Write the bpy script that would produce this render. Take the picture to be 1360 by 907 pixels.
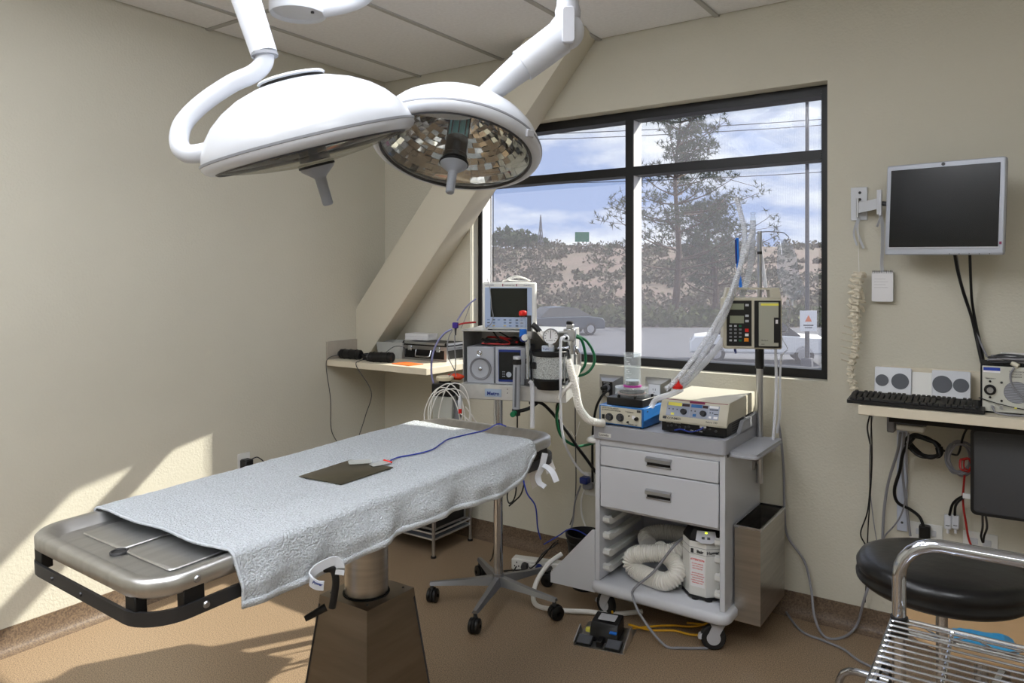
import bpy, math, random
from mathutils import Vector, Matrix, noise
R = math.radians
PI = math.pi
for o in list(bpy.data.objects):
    bpy.data.objects.remove(o)
SC = bpy.context.scene
COL = SC.collection
# ------------------------------------------------------------------ camera
YAW = math.atan2(680, 990)
cam_d = bpy.data.cameras.new('camera')
cam = bpy.data.objects.new('camera', cam_d)
COL.objects.link(cam)
cam_d.sensor_width = 36
cam_d.lens = 36 * 990 / 1360
cam_d.shift_y = -85.5 / 1360
cam_d.clip_start = 0.05
cam_d.clip_end = 600
cam.location = (0, 0, 1.5)
cam.rotation_euler = (PI / 2, 0, YAW)
SC.camera = cam
# ------------------------------------------------------------------ sky, sun, exposure
SC.view_settings.view_transform = 'Standard'
SC.view_settings.look = 'None'
SC.view_settings.gamma = 1
SC.view_settings.exposure = 0.5
SUN_DIR = Vector((-0.555, -1.0, -0.84)).normalized()
sun_d = bpy.data.lights.new('sun', 'SUN')
sun_d.energy = 9.5
sun_d.angle = R(0.6)
sun_d.color = (1.0, 0.93, 0.82)
sun = bpy.data.objects.new('sun', sun_d)
COL.objects.link(sun)
sun.rotation_euler = SUN_DIR.to_track_quat('-Z', 'Y').to_euler()
W = bpy.data.worlds.new('sky')
SC.world = W
W.use_nodes = True
nt = W.node_tree
bg = nt.nodes['Background']
tc = nt.nodes.new('ShaderNodeTexCoord')
mp = nt.nodes.new('ShaderNodeMapping')
mp.inputs['Scale'].default_value = (1.0, 1.0, 3.2)
nz = nt.nodes.new('ShaderNodeTexNoise')
nz.inputs['Scale'].default_value = 4.2
nz.inputs['Detail'].default_value = 8
nz.inputs['Roughness'].default_value = 0.55
cr = nt.nodes.new('ShaderNodeValToRGB')
cr.color_ramp.elements[0].position = 0.40
cr.color_ramp.elements[0].color = (0.36, 0.46, 0.74, 1)
cr.color_ramp.elements[1].position = 0.60
cr.color_ramp.elements[1].color = (0.98, 0.98, 1.0, 1)
nt.links.new(tc.outputs['Generated'], mp.inputs['Vector'])
nt.links.new(mp.outputs['Vector'], nz.inputs['Vector'])
nt.links.new(nz.outputs['Fac'], cr.inputs['Fac'])
nt.links.new(cr.outputs['Color'], bg.inputs['Color'])
bg.inputs['Strength'].default_value = 1.0
TROFFER = 7.6      # radiance of the fluorescent ceiling panels

# ------------------------------------------------------------------ placement helpers (authoring: pixel of the 1360x907 photo on a plane of the room)
FW = Vector((-math.sin(YAW), math.cos(YAW), 0))
RT = Vector((math.cos(YAW), math.sin(YAW), 0))
EYE = Vector((0, 0, 1.5))
def ray(x, y): return FW + RT * ((x - 680) / 990) + Vector((0, 0, (368 - y) / 990))
def aY(x, y, v): d = ray(x, y); return EYE + d * (v / d.y)
def aX(x, y, v): d = ray(x, y); return EYE + d * (v / d.x)
def aZ(x, y, v): d = ray(x, y); return EYE + d * ((v - 1.5) / d.z)
def aD(x, y, d): return EYE + ray(x, y) * d

# ------------------------------------------------------------------ materials
def lin(c):
    if isinstance(c, str):
        c = [int(c[i:i + 2], 16) / 255 for i in (0, 2, 4)]
    return tuple((v / 12.92 if v <= 0.04045 else ((v + 0.055) / 1.055) ** 2.4) for v in c)
MATS = {}
def mat(name, col, rough=0.5, metal=0.0, var=0.0, vscale=20, bump=0.0, bscale=200, col2=None, bdist=0.002, emit=0, trans=0, ior=1.45, spec=None, stretch=None, coat=0):
    if name in MATS: return MATS[name]
    m = bpy.data.materials.new(name)
    m.use_nodes = True
    n = m.node_tree
    b = n.nodes['Principled BSDF']
    c = lin(col)
    b.inputs['Base Color'].default_value = (*c, 1)
    b.inputs['Roughness'].default_value = rough
    b.inputs['Metallic'].default_value = metal
    b.inputs['IOR'].default_value = ior
    if trans: b.inputs['Transmission Weight'].default_value = trans
    if coat: b.inputs['Coat Weight'].default_value = coat
    if spec is not None: b.inputs['Specular IOR Level'].default_value = spec
    if emit:
        b.inputs['Emission Color'].default_value = (*c, 1)
        b.inputs['Emission Strength'].default_value = emit
    if var or bump or col2:
        t = n.nodes.new('ShaderNodeTexCoord')
        vec = t.outputs['Object']
        if stretch:
            mm = n.nodes.new('ShaderNodeMapping')
            mm.inputs['Scale'].default_value = stretch
            n.links.new(vec, mm.inputs['Vector'])
            vec = mm.outputs['Vector']
    if var or col2:
        s = n.nodes.new('ShaderNodeTexNoise')
        s.inputs['Scale'].default_value = vscale
        s.inputs['Detail'].default_value = 5
        n.links.new(vec, s.inputs['Vector'])
        r = n.nodes.new('ShaderNodeValToRGB')
        r.color_ramp.elements[0].position = 0.35
        r.color_ramp.elements[1].position = 0.65
        if col2:
            r.color_ramp.elements[0].color = (*lin(col2), 1)
            r.color_ramp.elements[1].color = (*c, 1)
        else:
            r.color_ramp.elements[0].color = (*[v * (1 - var) for v in c], 1)
            r.color_ramp.elements[1].color = (*[min(1, v * (1 + var)) for v in c], 1)
        n.links.new(s.outputs['Fac'], r.inputs['Fac'])
        n.links.new(r.outputs['Color'], b.inputs['Base Color'])
    if bump:
        s = n.nodes.new('ShaderNodeTexNoise')
        s.inputs['Scale'].default_value = bscale
        s.inputs['Detail'].default_value = 4
        n.links.new(vec, s.inputs['Vector'])
        bp = n.nodes.new('ShaderNodeBump')
        bp.inputs['Strength'].default_value = bump
        bp.inputs['Distance'].default_value = bdist
        n.links.new(s.outputs['Fac'], bp.inputs['Height'])
        n.links.new(bp.outputs['Normal'], b.inputs['Normal'])
    MATS[name] = m
    return m
def glassy(name, tint, gloss=0.06, veil=0.0, veilcol='ffffff', rough=0.03):
    """thin clear stuff: straight-through transparency, a little gloss by fresnel and an optional milky veil"""
    if name in MATS: return MATS[name]
    m = bpy.data.materials.new(name)
    m.use_nodes = True
    n = m.node_tree
    n.nodes.remove(n.nodes['Principled BSDF'])
    out = n.nodes['Material Output']
    tr = n.nodes.new('ShaderNodeBsdfTransparent'); tr.inputs['Color'].default_value = (*lin(tint), 1)
    gl = n.nodes.new('ShaderNodeBsdfGlossy'); gl.inputs['Roughness'].default_value = rough
    lw_ = n.nodes.new('ShaderNodeLayerWeight'); lw_.inputs['Blend'].default_value = 0.3
    pw = n.nodes.new('ShaderNodeMath'); pw.operation = 'POWER'; pw.inputs[1].default_value = 2.5
    n.links.new(lw_.outputs['Facing'], pw.inputs[0])
    fr = n.nodes.new('ShaderNodeMath'); fr.operation = 'MULTIPLY_ADD'; fr.inputs[1].default_value = 0.45; fr.inputs[2].default_value = gloss * .6
    n.links.new(pw.outputs[0], fr.inputs[0])
    mx = n.nodes.new('ShaderNodeMixShader')
    n.links.new(fr.outputs[0], mx.inputs[0]); n.links.new(tr.outputs[0], mx.inputs[1]); n.links.new(gl.outputs[0], mx.inputs[2])
    last = mx
    if veil:
        df = n.nodes.new('ShaderNodeBsdfDiffuse'); df.inputs['Color'].default_value = (*lin(veilcol), 1)
        m2 = n.nodes.new('ShaderNodeMixShader'); m2.inputs[0].default_value = veil
        n.links.new(mx.outputs[0], m2.inputs[1]); n.links.new(df.outputs[0], m2.inputs[2]); last = m2
    n.links.new(last.outputs[0], out.inputs['Surface'])
    MATS[name] = m
    return m

M_wall = mat('wall_paint', 'c9c5b6', 0.75, bump=0.55, bscale=95, bdist=0.0035, var=0.02, vscale=2)
M_brace = mat('brace_paint', 'cdc7b6', 0.7, bump=0.2, bscale=90, bdist=0.002)
M_tile = mat('ceiling_tile', 'e8e8e9', 0.9, bump=0.3, bscale=300, bdist=0.001, var=0.03, vscale=60)
M_tbar = mat('ceiling_grid', 'b0afab', 0.6)
M_floor = mat('floor_vinyl', 'ab947a', 0.42, col2='66543f', vscale=240, bump=0.02, bscale=300, bdist=0.001)
M_base = mat('cove_base', '7a6753', 0.5, col2='54453a', vscale=150)
M_lam = mat('cream_laminate', 'd6cdb9', 0.45, var=0.03, vscale=8)
M_grey_lam = mat('grey_laminate', 'a9a195', 0.5, var=0.04, vscale=14)
M_black = mat('black_plastic', '0d0d0f', 0.42)
M_blackmat = mat('black_matte', '0c0c0d', 0.75)
M_rubber = mat('black_rubber', '151517', 0.6, bump=0.1, bscale=60)
M_frame = mat('window_frame_black', '0b0b0e', 0.45)
M_alu = mat('frame_aluminium', 'e4e4e6', 0.5, metal=0.0)
M_white = mat('lamp_white', 'cbced4', 0.28, coat=0.25)
M_offwhite = mat('offwhite_enamel', 'dcdcd8', 0.4)
M_gasket = mat('gasket_grey', '8b8d92', 0.4)
M_dark = mat('dark_grey', '3a3b3e', 0.45)
M_mid = mat('mid_grey', '7d7e84', 0.45)
M_lgrey = mat('light_grey_plastic', 'b9bac0', 0.42)
M_cart = mat('cart_enamel', 'c8cad0', 0.38)
M_cartgrey = mat('cart_grey_top', 'a3a5ac', 0.45)
M_steel = mat('brushed_steel', 'b0aca6', 0.3, metal=1, var=0.10, vscale=3, bump=0.05, bscale=40, stretch=(1, 1, 18), bdist=0.001)
M_steelh = mat('brushed_steel_flat', 'cbcac8', 0.36, metal=1, var=0.08, vscale=4, stretch=(10, 1, 1), bump=0.04, bscale=30, bdist=0.001)
M_basesteel = mat('pedestal_steel', '8f8477', 0.38, metal=1, var=0.12, vscale=3, stretch=(1, 1, 8))
M_chrome = mat('chrome', 'c6cad2', 0.10, metal=1)
M_satin = mat('satin_metal', 'b9babd', 0.3, metal=1)
M_alucast = mat('cast_aluminium', '8f9094', 0.42, metal=0.85)
M_rail = mat('rail_dark', '4a4a4c', 0.42, metal=0.75)
M_mirror = mat('reflector_mirror', 'dcdfe6', 0.04, metal=1)
M_screen = mat('screen_black', '0b0d0d', 0.22, var=0.1)
M_screen2 = mat('screen_greenish', '10150f', 0.3)
M_red = mat('red_plastic', 'd8211a', 0.4)
M_redcable = mat('red_cable', 'a8201c', 0.45)
M_orange = mat('orange_paper', 'e8702a', 0.6)
M_orangeb = mat('orange_bag', 'd9431c', 0.5)
M_blue = mat('blue_enamel', '2868ab', 0.35)
M_bluec = mat('blue_cable', '2b3fa0', 0.45)
M_blueclear = mat('blue_plastic', '1f6fd0', 0.3)
M_navy = mat('navy_plastic', '1b2f78', 0.35)
M_lav = mat('lavender_cable', '8283ab', 0.45)
M_purple = mat('purple_clip', '3f2a86', 0.4)
M_green = mat('green_hose', '0d5a38', 0.35)
M_dgreen = mat('green_knob', '0f6b45', 0.35)
M_yellow = mat('yellow_cable', 'd8a41c', 0.45)
M_ylw = mat('yellow_label', 'e8e060', 0.5)
M_whitec = mat('white_cable', 'e3e2de', 0.45)
M_greyc = mat('grey_cable', '85858a', 0.5)
M_ivory = mat('ivory_plastic', 'd3c8aa', 0.5)
M_beige = mat('beige_case', 'c4bfae', 0.45)
M_paper = mat('paper', 'e8e8ea', 0.7)
M_bone = mat('bone', 'd8d0bd', 0.6, var=0.08, vscale=60)
M_leather = mat('black_vinyl', '0d0d0f', 0.3, bump=0.25, bscale=30, bdist=0.003)
M_wood = mat('tan_top', 'c9a67c', 0.5, var=0.06, vscale=6)
M_hose = mat('white_hose', 'e6e3dc', 0.45)
M_maroon = mat('maroon_stripe', '7a1846', 0.4)
M_magenta = mat('magenta_base', 'a8258c', 0.35)
M_monblue = mat('monitor_blue', 'a3b3cf', 0.45)
M_plate = mat('dull_plate', '6a6455', 0.34, metal=0.8, var=0.15, vscale=9)
M_brown = mat('copper_plate', '8d5b48', 0.4)
M_lcd = mat('lcd_olive', '8b907c', 0.4)
M_silver = mat('silver_plastic', 'a9adb6', 0.38, metal=0.25)
M_speckle = mat('granule_canister', 'dddcd6', 0.6, col2='7d7c76', vscale=260, bump=0.5, bscale=220, bdist=0.003)
M_clear = glassy('clear_plastic', 'f4f8fb', 0.08, veil=0.10)
M_clear2 = glassy('clear_tube', 'f6f8fb', 0.06, veil=0.55, veilcol='f2f4fa')
M_frost = glassy('frosted_plastic', 'e6e8e8', 0.05, veil=0.45, veilcol='dfe0dc')
M_bag = glassy('iv_bag_film', 'f4f7fb', 0.10, veil=0.12, veilcol='f2f5fb', rough=0.12)
M_pane = glassy('window_glass', 'f6f8f8', 0.02)
M_lens = glassy('lamp_lens', 'ecebe4', 0.10, veil=0.04)
M_cyan = glassy('cyan_filter', 'a0e4ec', 0.1, veil=0.65, veilcol='8fe0ee')
M_lever = mat('matte_black_lever', '101012', 0.5)
M_slatgrey = mat('ribbed_grey', '55585f', 0.6)
M_bluebag = mat('blue_plastic_bag', '3f9fd6', 0.35)
# towel
M_towel = mat('terry_towel', 'd0d5da', 0.95, bump=1.0, bscale=210, bdist=0.012, var=0.13, vscale=180, spec=0.1)
M_hem = mat('towel_hem', 'c9ced4', 0.95, bump=0.8, bscale=260, bdist=0.005)

# sun screen: woven mesh, part open
def make_mesh_screen():
    m = bpy.data.materials.new('woven_sun_screen')
    m.use_nodes = True
    n = m.node_tree
    n.nodes.remove(n.nodes['Principled BSDF'])
    out = n.nodes['Material Output']
    t = n.nodes.new('ShaderNodeTexCoord')
    w1 = n.nodes.new('ShaderNodeTexWave'); w1.bands_direction = 'X'; w1.inputs['Scale'].default_value = 62; w1.inputs['Distortion'].default_value = 0.6; w1.inputs['Detail Scale'].default_value = 3
    w2 = n.nodes.new('ShaderNodeTexWave'); w2.bands_direction = 'Z'; w2.inputs['Scale'].default_value = 71; w2.inputs['Distortion'].default_value = 0.6; w2.inputs['Detail Scale'].default_value = 3
    for w in (w1, w2): n.links.new(t.outputs['Object'], w.inputs['Vector'])
    mx = n.nodes.new('ShaderNodeMath'); mx.operation = 'MAXIMUM'
    n.links.new(w1.outputs['Fac'], mx.inputs[0]); n.links.new(w2.outputs['Fac'], mx.inputs[1])
    mr = n.nodes.new('ShaderNodeMapRange'); mr.inputs['From Min'].default_value = 0.2; mr.inputs['From Max'].default_value = 1.0
    mr.inputs['To Min'].default_value = 0.10; mr.inputs['To Max'].default_value = 0.34
    n.links.new(mx.outputs[0], mr.inputs['Value'])
    tr = n.nodes.new('ShaderNodeBsdfTransparent')
    df = n.nodes.new('ShaderNodeBsdfDiffuse'); df.inputs['Color'].default_value = (0.17, 0.17, 0.20, 1)
    tl = n.nodes.new('ShaderNodeBsdfTranslucent'); tl.inputs['Color'].default_value = (0.17, 0.17, 0.20, 1)
    ad = n.nodes.new('ShaderNodeAddShader')
    n.links.new(df.outputs[0], ad.inputs[0]); n.links.new(tl.outputs[0], ad.inputs[1])
    ms = n.nodes.new('ShaderNodeMixShader')
    n.links.new(mr.outputs[0], ms.inputs[0]); n.links.new(tr.outputs[0], ms.inputs[1]); n.links.new(ad.outputs[0], ms.inputs[2])
    n.links.new(ms.outputs[0], out.inputs['Surface'])
    return m
M_meshscreen = make_mesh_screen()

# ------------------------------------------------------------------ mesh building
def frame_of(ax):
    z = Vector(ax).normalized()
    a = Vector((0, 0, 1)) if abs(z.z) < 0.9 else Vector((1, 0, 0))
    x = a.cross(z).normalized()
    return x, z.cross(x), z
def catmull(pts, n=6):
    P = [Vector(p) for p in pts]
    if len(P) < 3: return P
    Q = [2 * P[0] - P[1]] + P + [2 * P[-1] - P[-2]]
    out = []
    for i in range(1, len(Q) - 2):
        for k in range(n):
            t = k / n
            a, b, c, d = Q[i - 1], Q[i], Q[i + 1], Q[i + 2]
            out.append(0.5 * ((2 * b) + (c - a) * t + (2 * a - 5 * b + 4 * c - d) * t * t + (3 * b - a - 3 * c + d) * t ** 3))
    out.append(P[-1])
    return out
def rr(x0, x1, y0, y1, r, n=5):
    pts = []
    for cx, cy, a0 in ((x1 - r, y1 - r, 0), (x0 + r, y1 - r, 90), (x0 + r, y0 + r, 180), (x1 - r, y0 + r, 270)):
        for k in range(n + 1):
            a = R(a0 + 90 * k / n)
            pts.append((cx + r * math.cos(a), cy + r * math.sin(a)))
    return pts
class G:
    def __init__(s): s.v = []; s.f = []; s.M = None
    def add(s, vs, fs):
        b = len(s.v)
        if s.M is not None: vs = [s.M @ Vector(v) for v in vs]
        s.v += [tuple(v) for v in vs]
        s.f += [tuple(i + b for i in f) for f in fs]
        return s
    def box(s, x0, x1, y0, y1, z0, z1, b=0.0):
        if x0 > x1: x0, x1 = x1, x0
        if y0 > y1: y0, y1 = y1, y0
        if z0 > z1: z0, z1 = z1, z0
        if b <= 0:
            vs = [(x, y, z) for x in (x0, x1) for y in (y0, y1) for z in (z0, z1)]
            return s.add(vs, [(0, 1, 3, 2), (4, 6, 7, 5), (0, 4, 5, 1), (2, 3, 7, 6), (0, 2, 6, 4), (1, 5, 7, 3)])
        b = min(b, (x1 - x0) * .49, (y1 - y0) * .49, (z1 - z0) * .49)
        lo, hi = (x0, y0, z0), (x1, y1, z1)
        vs = []; idx = {}
        for c in range(8):
            sg = ((c >> 2) & 1, (c >> 1) & 1, c & 1)
            for ax in range(3):
                p = []
                for k in range(3):
                    e = hi[k] if sg[k] else lo[k]
                    if k != ax: e += -b if sg[k] else b
                    p.append(e)
                idx[(sg, ax)] = len(vs); vs.append(tuple(p))
        fs = []
        cen = Vector(((x0 + x1) / 2, (y0 + y1) / 2, (z0 + z1) / 2))
        def face(ids):
            P = [Vector(vs[i]) for i in ids]
            nn = (P[1] - P[0]).cross(P[2] - P[0])
            m = sum(P, Vector()) / len(P)
            fs.append(tuple(ids) if nn.dot(m - cen) > 0 else tuple(reversed(ids)))
        for ax in range(3):
            o = [k for k in range(3) if k != ax]
            for sd in (0, 1):
                q = []
                for a_, b_ in ((0, 0), (1, 0), (1, 1), (0, 1)):
                    sg = [0, 0, 0]; sg[ax] = sd; sg[o[0]] = a_; sg[o[1]] = b_
                    q.append(idx[(tuple(sg), ax)])
                face(q)
            for a_ in (0, 1):
                for b_ in (0, 1):
                    s0 = [0, 0, 0]; s0[o[0]] = a_; s0[o[1]] = b_; s1 = list(s0); s1[ax] = 1
                    s0, s1 = tuple(s0), tuple(s1)
                    face([idx[(s0, o[0])], idx[(s1, o[0])], idx[(s1, o[1])], idx[(s0, o[1])]])
        for c in range(8):
            sg = ((c >> 2) & 1, (c >> 1) & 1, c & 1)
            face([idx[(sg, 0)], idx[(sg, 1)], idx[(sg, 2)]])
        return s.add(vs, fs)
    def cbox(s, c, d, b=0.0):
        return s.box(c[0] - d[0] / 2, c[0] + d[0] / 2, c[1] - d[1] / 2, c[1] + d[1] / 2, c[2] - d[2] / 2, c[2] + d[2] / 2, b)
    def loft(s, rings, caps=True, closed=True):
        n = len(rings[0]); vs = [p for r in rings for p in r]; fs = []
        for i in range(len(rings) - 1):
            for j in range(n if closed else n - 1):
                k = (j + 1) % n
                fs.append((i * n + j, i * n + k, (i + 1) * n + k, (i + 1) * n + j))
        if caps and closed:
            fs.append(tuple(reversed(range(n)))); fs.append(tuple(range((len(rings) - 1) * n, len(rings) * n)))
        return s.add(vs, fs)
    def prism(s, pts, a0, a1, plane='xy', ch=0.0):
        f = {'xy': lambda p, a: (p[0], p[1], a), 'xz': lambda p, a: (p[0], a, p[1]), 'yz': lambda p, a: (a, p[0], p[1])}[plane]
        if plane == 'xz': a0, a1 = a1, a0
        if ch:
            cx = sum(p[0] for p in pts) / len(pts); cy = sum(p[1] for p in pts) / len(pts)
            w = max(p[0] for p in pts) - min(p[0] for p in pts); h = max(p[1] for p in pts) - min(p[1] for p in pts)
            ins = [(cx + (p[0] - cx) * (1 - 2 * ch / w), cy + (p[1] - cy) * (1 - 2 * ch / h)) for p in pts]
            sg = ch if a1 > a0 else -ch
            return s.loft([[f(p, a0) for p in ins], [f(p, a0 + sg) for p in pts], [f(p, a1 - sg) for p in pts], [f(p, a1) for p in ins]])
        return s.loft([[f(p, a0) for p in pts], [f(p, a1) for p in pts]])
    def ring(s, outer, inner, a0, a1, plane='xy'):
        f = {'xy': lambda p, a: (p[0], p[1], a), 'xz': lambda p, a: (p[0], a, p[1]), 'yz': lambda p, a: (a, p[0], p[1])}[plane]
        r = [[f(p, a0) for p in inner], [f(p, a0) for p in outer], [f(p, a1) for p in outer], [f(p, a1) for p in inner]]
        return s.loft(r + [r[0]], caps=False)
    def cyl(s, p0, p1, r0, r1=None, seg=20, ch=0.0):
        r1 = r0 if r1 is None else r1
        p0, p1 = Vector(p0), Vector(p1)
        x, y, z = frame_of(p1 - p0)
        def rg(c, r): return [c + x * r * math.cos(2 * PI * k / seg) + y * r * math.sin(2 * PI * k / seg) for k in range(seg)]
        if ch: return s.loft([rg(p0, r0 - ch), rg(p0 + z * ch, r0), rg(p1 - z * ch, r1), rg(p1, r1 - ch)])
        return s.loft([rg(p0, r0), rg(p1, r1)])
    def lathe(s, prof, o=(0, 0, 0), ax=(0, 0, 1), seg=32):
        o = Vector(o); x, y, z = frame_of(ax)
        rings = [[o + z * h + x * max(r, 1e-5) * math.cos(2 * PI * k / seg) + y * max(r, 1e-5) * math.sin(2 * PI * k / seg) for k in range(seg)] for r, h in prof]
        return s.loft(rings, caps=False)
    def tube(s, pts, r=0.004, seg=8, n=6, smooth=True):
        P = catmull(pts, n) if smooth else [Vector(p) for p in pts]
        Q = [P[0]]
        for p in P[1:]:
            if (p - Q[-1]).length > 1e-5: Q.append(p)
        P = Q; N = len(P)
        T = [((P[min(i + 1, N - 1)] - P[max(i - 1, 0)]).normalized()) for i in range(N)]
        x, y, _ = frame_of(T[0]); rings = []
        for i in range(N):
            x = (x - T[i] * x.dot(T[i])).normalized(); y = T[i].cross(x)
            rad = r if not isinstance(r, (list, tuple)) else r[0] + (r[1] - r[0]) * i / (N - 1)
            if callable(rad): rad = rad(i)
            rings.append([P[i] + x * rad * math.cos(2 * PI * k / seg) + y * rad * math.sin(2 * PI * k / seg) for k in range(seg)])
        return s.loft(rings)
    def ribbed(s, pts, r, amp=0.12, pitch=0.01, seg=14):
        P = catmull(pts, 16); L = [0]
        for a, b in zip(P, P[1:]): L.append(L[-1] + (b - a).length)
        n = int(L[-1] / pitch) * 4; out = []; j = 0
        for i in range(n + 1):
            t = L[-1] * i / n
            while j < len(L) - 2 and L[j + 1] < t: j += 1
            u = (t - L[j]) / max(L[j + 1] - L[j], 1e-9); out.append(P[j].lerp(P[j + 1], u))
        T = [(out[min(i + 1, n)] - out[max(i - 1, 0)]).normalized() for i in range(n + 1)]
        x, y, _ = frame_of(T[0]); rings = []
        for i in range(n + 1):
            x = (x - T[i] * x.dot(T[i])).normalized(); y = T[i].cross(x)
            rad = r * (1 + amp * (1 if i % 4 in (0, 1) else -1) * .5)
            rings.append([out[i] + x * rad * math.cos(2 * PI * k / seg) + y * rad * math.sin(2 * PI * k / seg) for k in range(seg)])
        return s.loft(rings)
    def ball(s, c, r, seg=16, sc=(1, 1, 1)):
        c = Vector(c); rings = []
        m = seg // 2
        for i in range(m + 1):
            a = -PI / 2 + PI * i / m; q = max(math.cos(a), 1e-4)
            rings.append([(c.x + r * sc[0] * q * math.cos(2 * PI * k / seg), c.y + r * sc[1] * q * math.sin(2 * PI * k / seg), c.z + r * sc[2] * math.sin(a)) for k in range(seg)])
        return s.loft(rings)
    def torus(s, c, ax, R0, r, seg=32, sg=10, a0=0, a1=360):
        c = Vector(c); x, y, z = frame_of(ax); rings = []
        full = abs(a1 - a0) >= 359.9
        for i in range(seg + 1):
            a = R(a0 + (a1 - a0) * i / seg); d = x * math.cos(a) + y * math.sin(a)
            rings.append([c + d * (R0 + r * math.cos(2 * PI * k / sg)) + z * r * math.sin(2 * PI * k / sg) for k in range(sg)])
        return s.loft(rings, caps=not full)
    def obj(s, name, m, parent=None, label=None, smooth=True, ang=38, kind=None):
        me = bpy.data.meshes.new(name)
        me.from_pydata(s.v, [], s.f)
        me.materials.append(m)
        if smooth:
            me.polygons.foreach_set('use_smooth', [True] * len(me.polygons))
            me.set_sharp_from_angle(angle=R(ang))
        me.update()
        o = bpy.data.objects.new(name, me)
        COL.objects.link(o)
        if parent is not None: o.parent = parent
        if label: o['label'] = label
        if kind: o['kind'] = kind
        return o
def thing(name, label, cat, loc=(0, 0, 0), rz=0.0, group=None, mtx=None):
    o = bpy.data.objects.new(name, None)
    o.empty_display_size = 0.05
    COL.objects.link(o)
    if mtx is not None: o.matrix_world = mtx
    else:
        o.location = loc; o.rotation_euler = (0, 0, rz)
    o['label'] = label; o['category'] = cat
    if group: o['group'] = group
    return o
def tag(o, label, cat, group=None, kind=None):
    o['label'] = label; o['category'] = cat
    if group: o['group'] = group
    if kind: o['kind'] = kind
    return o
def loc_of(loc, rz):
    """function world point -> local point of a thing at loc turned by rz"""
    m = (Matrix.Translation(Vector(loc)) @ Matrix.Rotation(rz, 4, 'Z')).inverted()
    return lambda p: m @ Vector(p)
def text(s, size, m, mtx, parent=None, name='lettering', bold=0.0, align='LEFT', depth=0.0004, label=None):
    cu = bpy.data.curves.new(name, 'FONT')
    cu.body = s; cu.size = size; cu.extrude = depth; cu.offset = bold; cu.align_x = align; cu.resolution_u = 2
    t = bpy.data.objects.new(name, cu)
    COL.objects.link(t)
    dg = bpy.context.evaluated_depsgraph_get()
    me = bpy.data.meshes.new_from_object(t.evaluated_get(dg))
    bpy.data.objects.remove(t)
    me.materials.clear(); me.materials.append(m)
    me.transform(mtx)
    o = bpy.data.objects.new(name, me); COL.objects.link(o)
    if parent is not None: o.parent = parent
    if label: o['label'] = label
    return o
def face_front(x, y, z, tilt=0.0):
    """text plane facing -Y (local), tilt tips it back"""
    return Matrix.Translation((x, y, z)) @ Matrix.Rotation(PI / 2 - tilt, 4, 'X')
def cable(label, pts, r, m, group=None, name='cable', cat='cable', seg=8, n=6):
    o = G().tube(pts, r, seg, n).obj(name, m)
    tag(o, label, cat, group)
    return o
rnd = random.Random(7)

# ------------------------------------------------------------------ room
XL, XR, YB, YF, H = -3.35, 1.6, 3.45, -1.9, 2.73
WX0, WX1, WZ0, WZ1 = -2.665, -0.705, 1.045, 2.357
WT = 0.20                     # wall thickness at the window
def struct(g, name, m, parent=None, **k):
    o = g.obj(name, m, parent, **k)
    if parent is None: o['kind'] = 'structure'
    return o
struct(G().box(XL - .2, XR + .2, YF - .2, YB + WT, -0.1, 0), 'floor', M_floor)
struct(G().box(XL - .2, XL, YF - .2, YB + WT, 0, H + .15), 'wall_left', M_wall)
struct(G().box(XR, XR + .2, YF - .2, YB + WT, 0, H + .15), 'wall_right', M_wall)
struct(G().box(XL, XR, YF - .2, YF, 0, H + .15), 'wall_front', M_wall)
g = G()
g.box(XL, WX0, YB, YB + WT, 0, H + .15); g.box(WX1, XR, YB, YB + WT, 0, H + .15)
g.box(WX0, WX1, YB, YB + WT, 0, WZ0); g.box(WX0, WX1, YB, YB + WT, WZ1, H + .15)
wb = struct(g, 'wall_back', M_wall)
# ceiling: slab above, grid bars and tiles
ceil = struct(G().box(XL, XR, YF, YB, H + .05, H + .15), 'ceiling', M_tile)
bx = [-3.055, -2.435, -1.815, -1.195, -0.575, 0.045, 0.665, 1.285]
by = [2.20 - 1.22 * k for k in range(4)]
for x in bx: G().box(x - .012, x + .012, YF, YB, H - .004, H + .03, .001).obj('grid_bar', M_tbar, ceil)
xe = [XL] + bx + [XR]
ye = [YF] + sorted(by) + [YB]
trof = {(2, 2), (4, 2), (6, 2), (3, 1), (5, 0), (3, 3)}
for i in range(len(xe) - 1):
    for j in range(len(ye) - 1):
        if j < len(ye) - 2: G().box(xe[i], xe[i + 1], ye[j + 1] - .012, ye[j + 1] + .012, H - .0035, H + .03).obj('grid_bar', M_tbar, ceil)
        if (i, j) in trof: continue
        G().box(xe[i] + .010, xe[i + 1] - .010, ye[j] + .010, ye[j + 1] - .010, H + .003 + rnd.uniform(0, .001), H + .02, .002).obj('ceiling_tile', M_tile, ceil)
M_em = mat('fluorescent_diffuser', 'f6f9ff', 0.5, emit=TROFFER)
for i, j in sorted(trof):
    t = thing('ceiling_light', 'fluorescent ceiling fixture ' + {(3, 3): 'directly above the operating table', (2, 2): 'to the left of the near end of the table', (4, 2): 'between the camera and the table', (6, 2): 'to the right of the camera', (3, 1): 'behind the camera on the left', (5, 0): 'behind the camera on the right'}[(i, j)], 'light', ((xe[i] + xe[i + 1]) / 2, (ye[j] + ye[j + 1]) / 2, H), 0, 'ceiling panels')
    w, l = xe[i + 1] - xe[i] - .03, ye[j + 1] - ye[j] - .03
    G().ring([(-w / 2, -l / 2), (w / 2, -l / 2), (w / 2, l / 2), (-w / 2, l / 2)], [(-w / 2 + .03, -l / 2 + .03), (w / 2 - .03, -l / 2 + .03), (w / 2 - .03, l / 2 - .03), (-w / 2 + .03, l / 2 - .03)], -.006, .02).obj('frame', M_offwhite, t)
    G().box(-w / 2 + .04, w / 2 - .04, -l / 2 + .04, l / 2 - .04, -.055, .012, .03).obj('diffuser', M_em, t)
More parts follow.
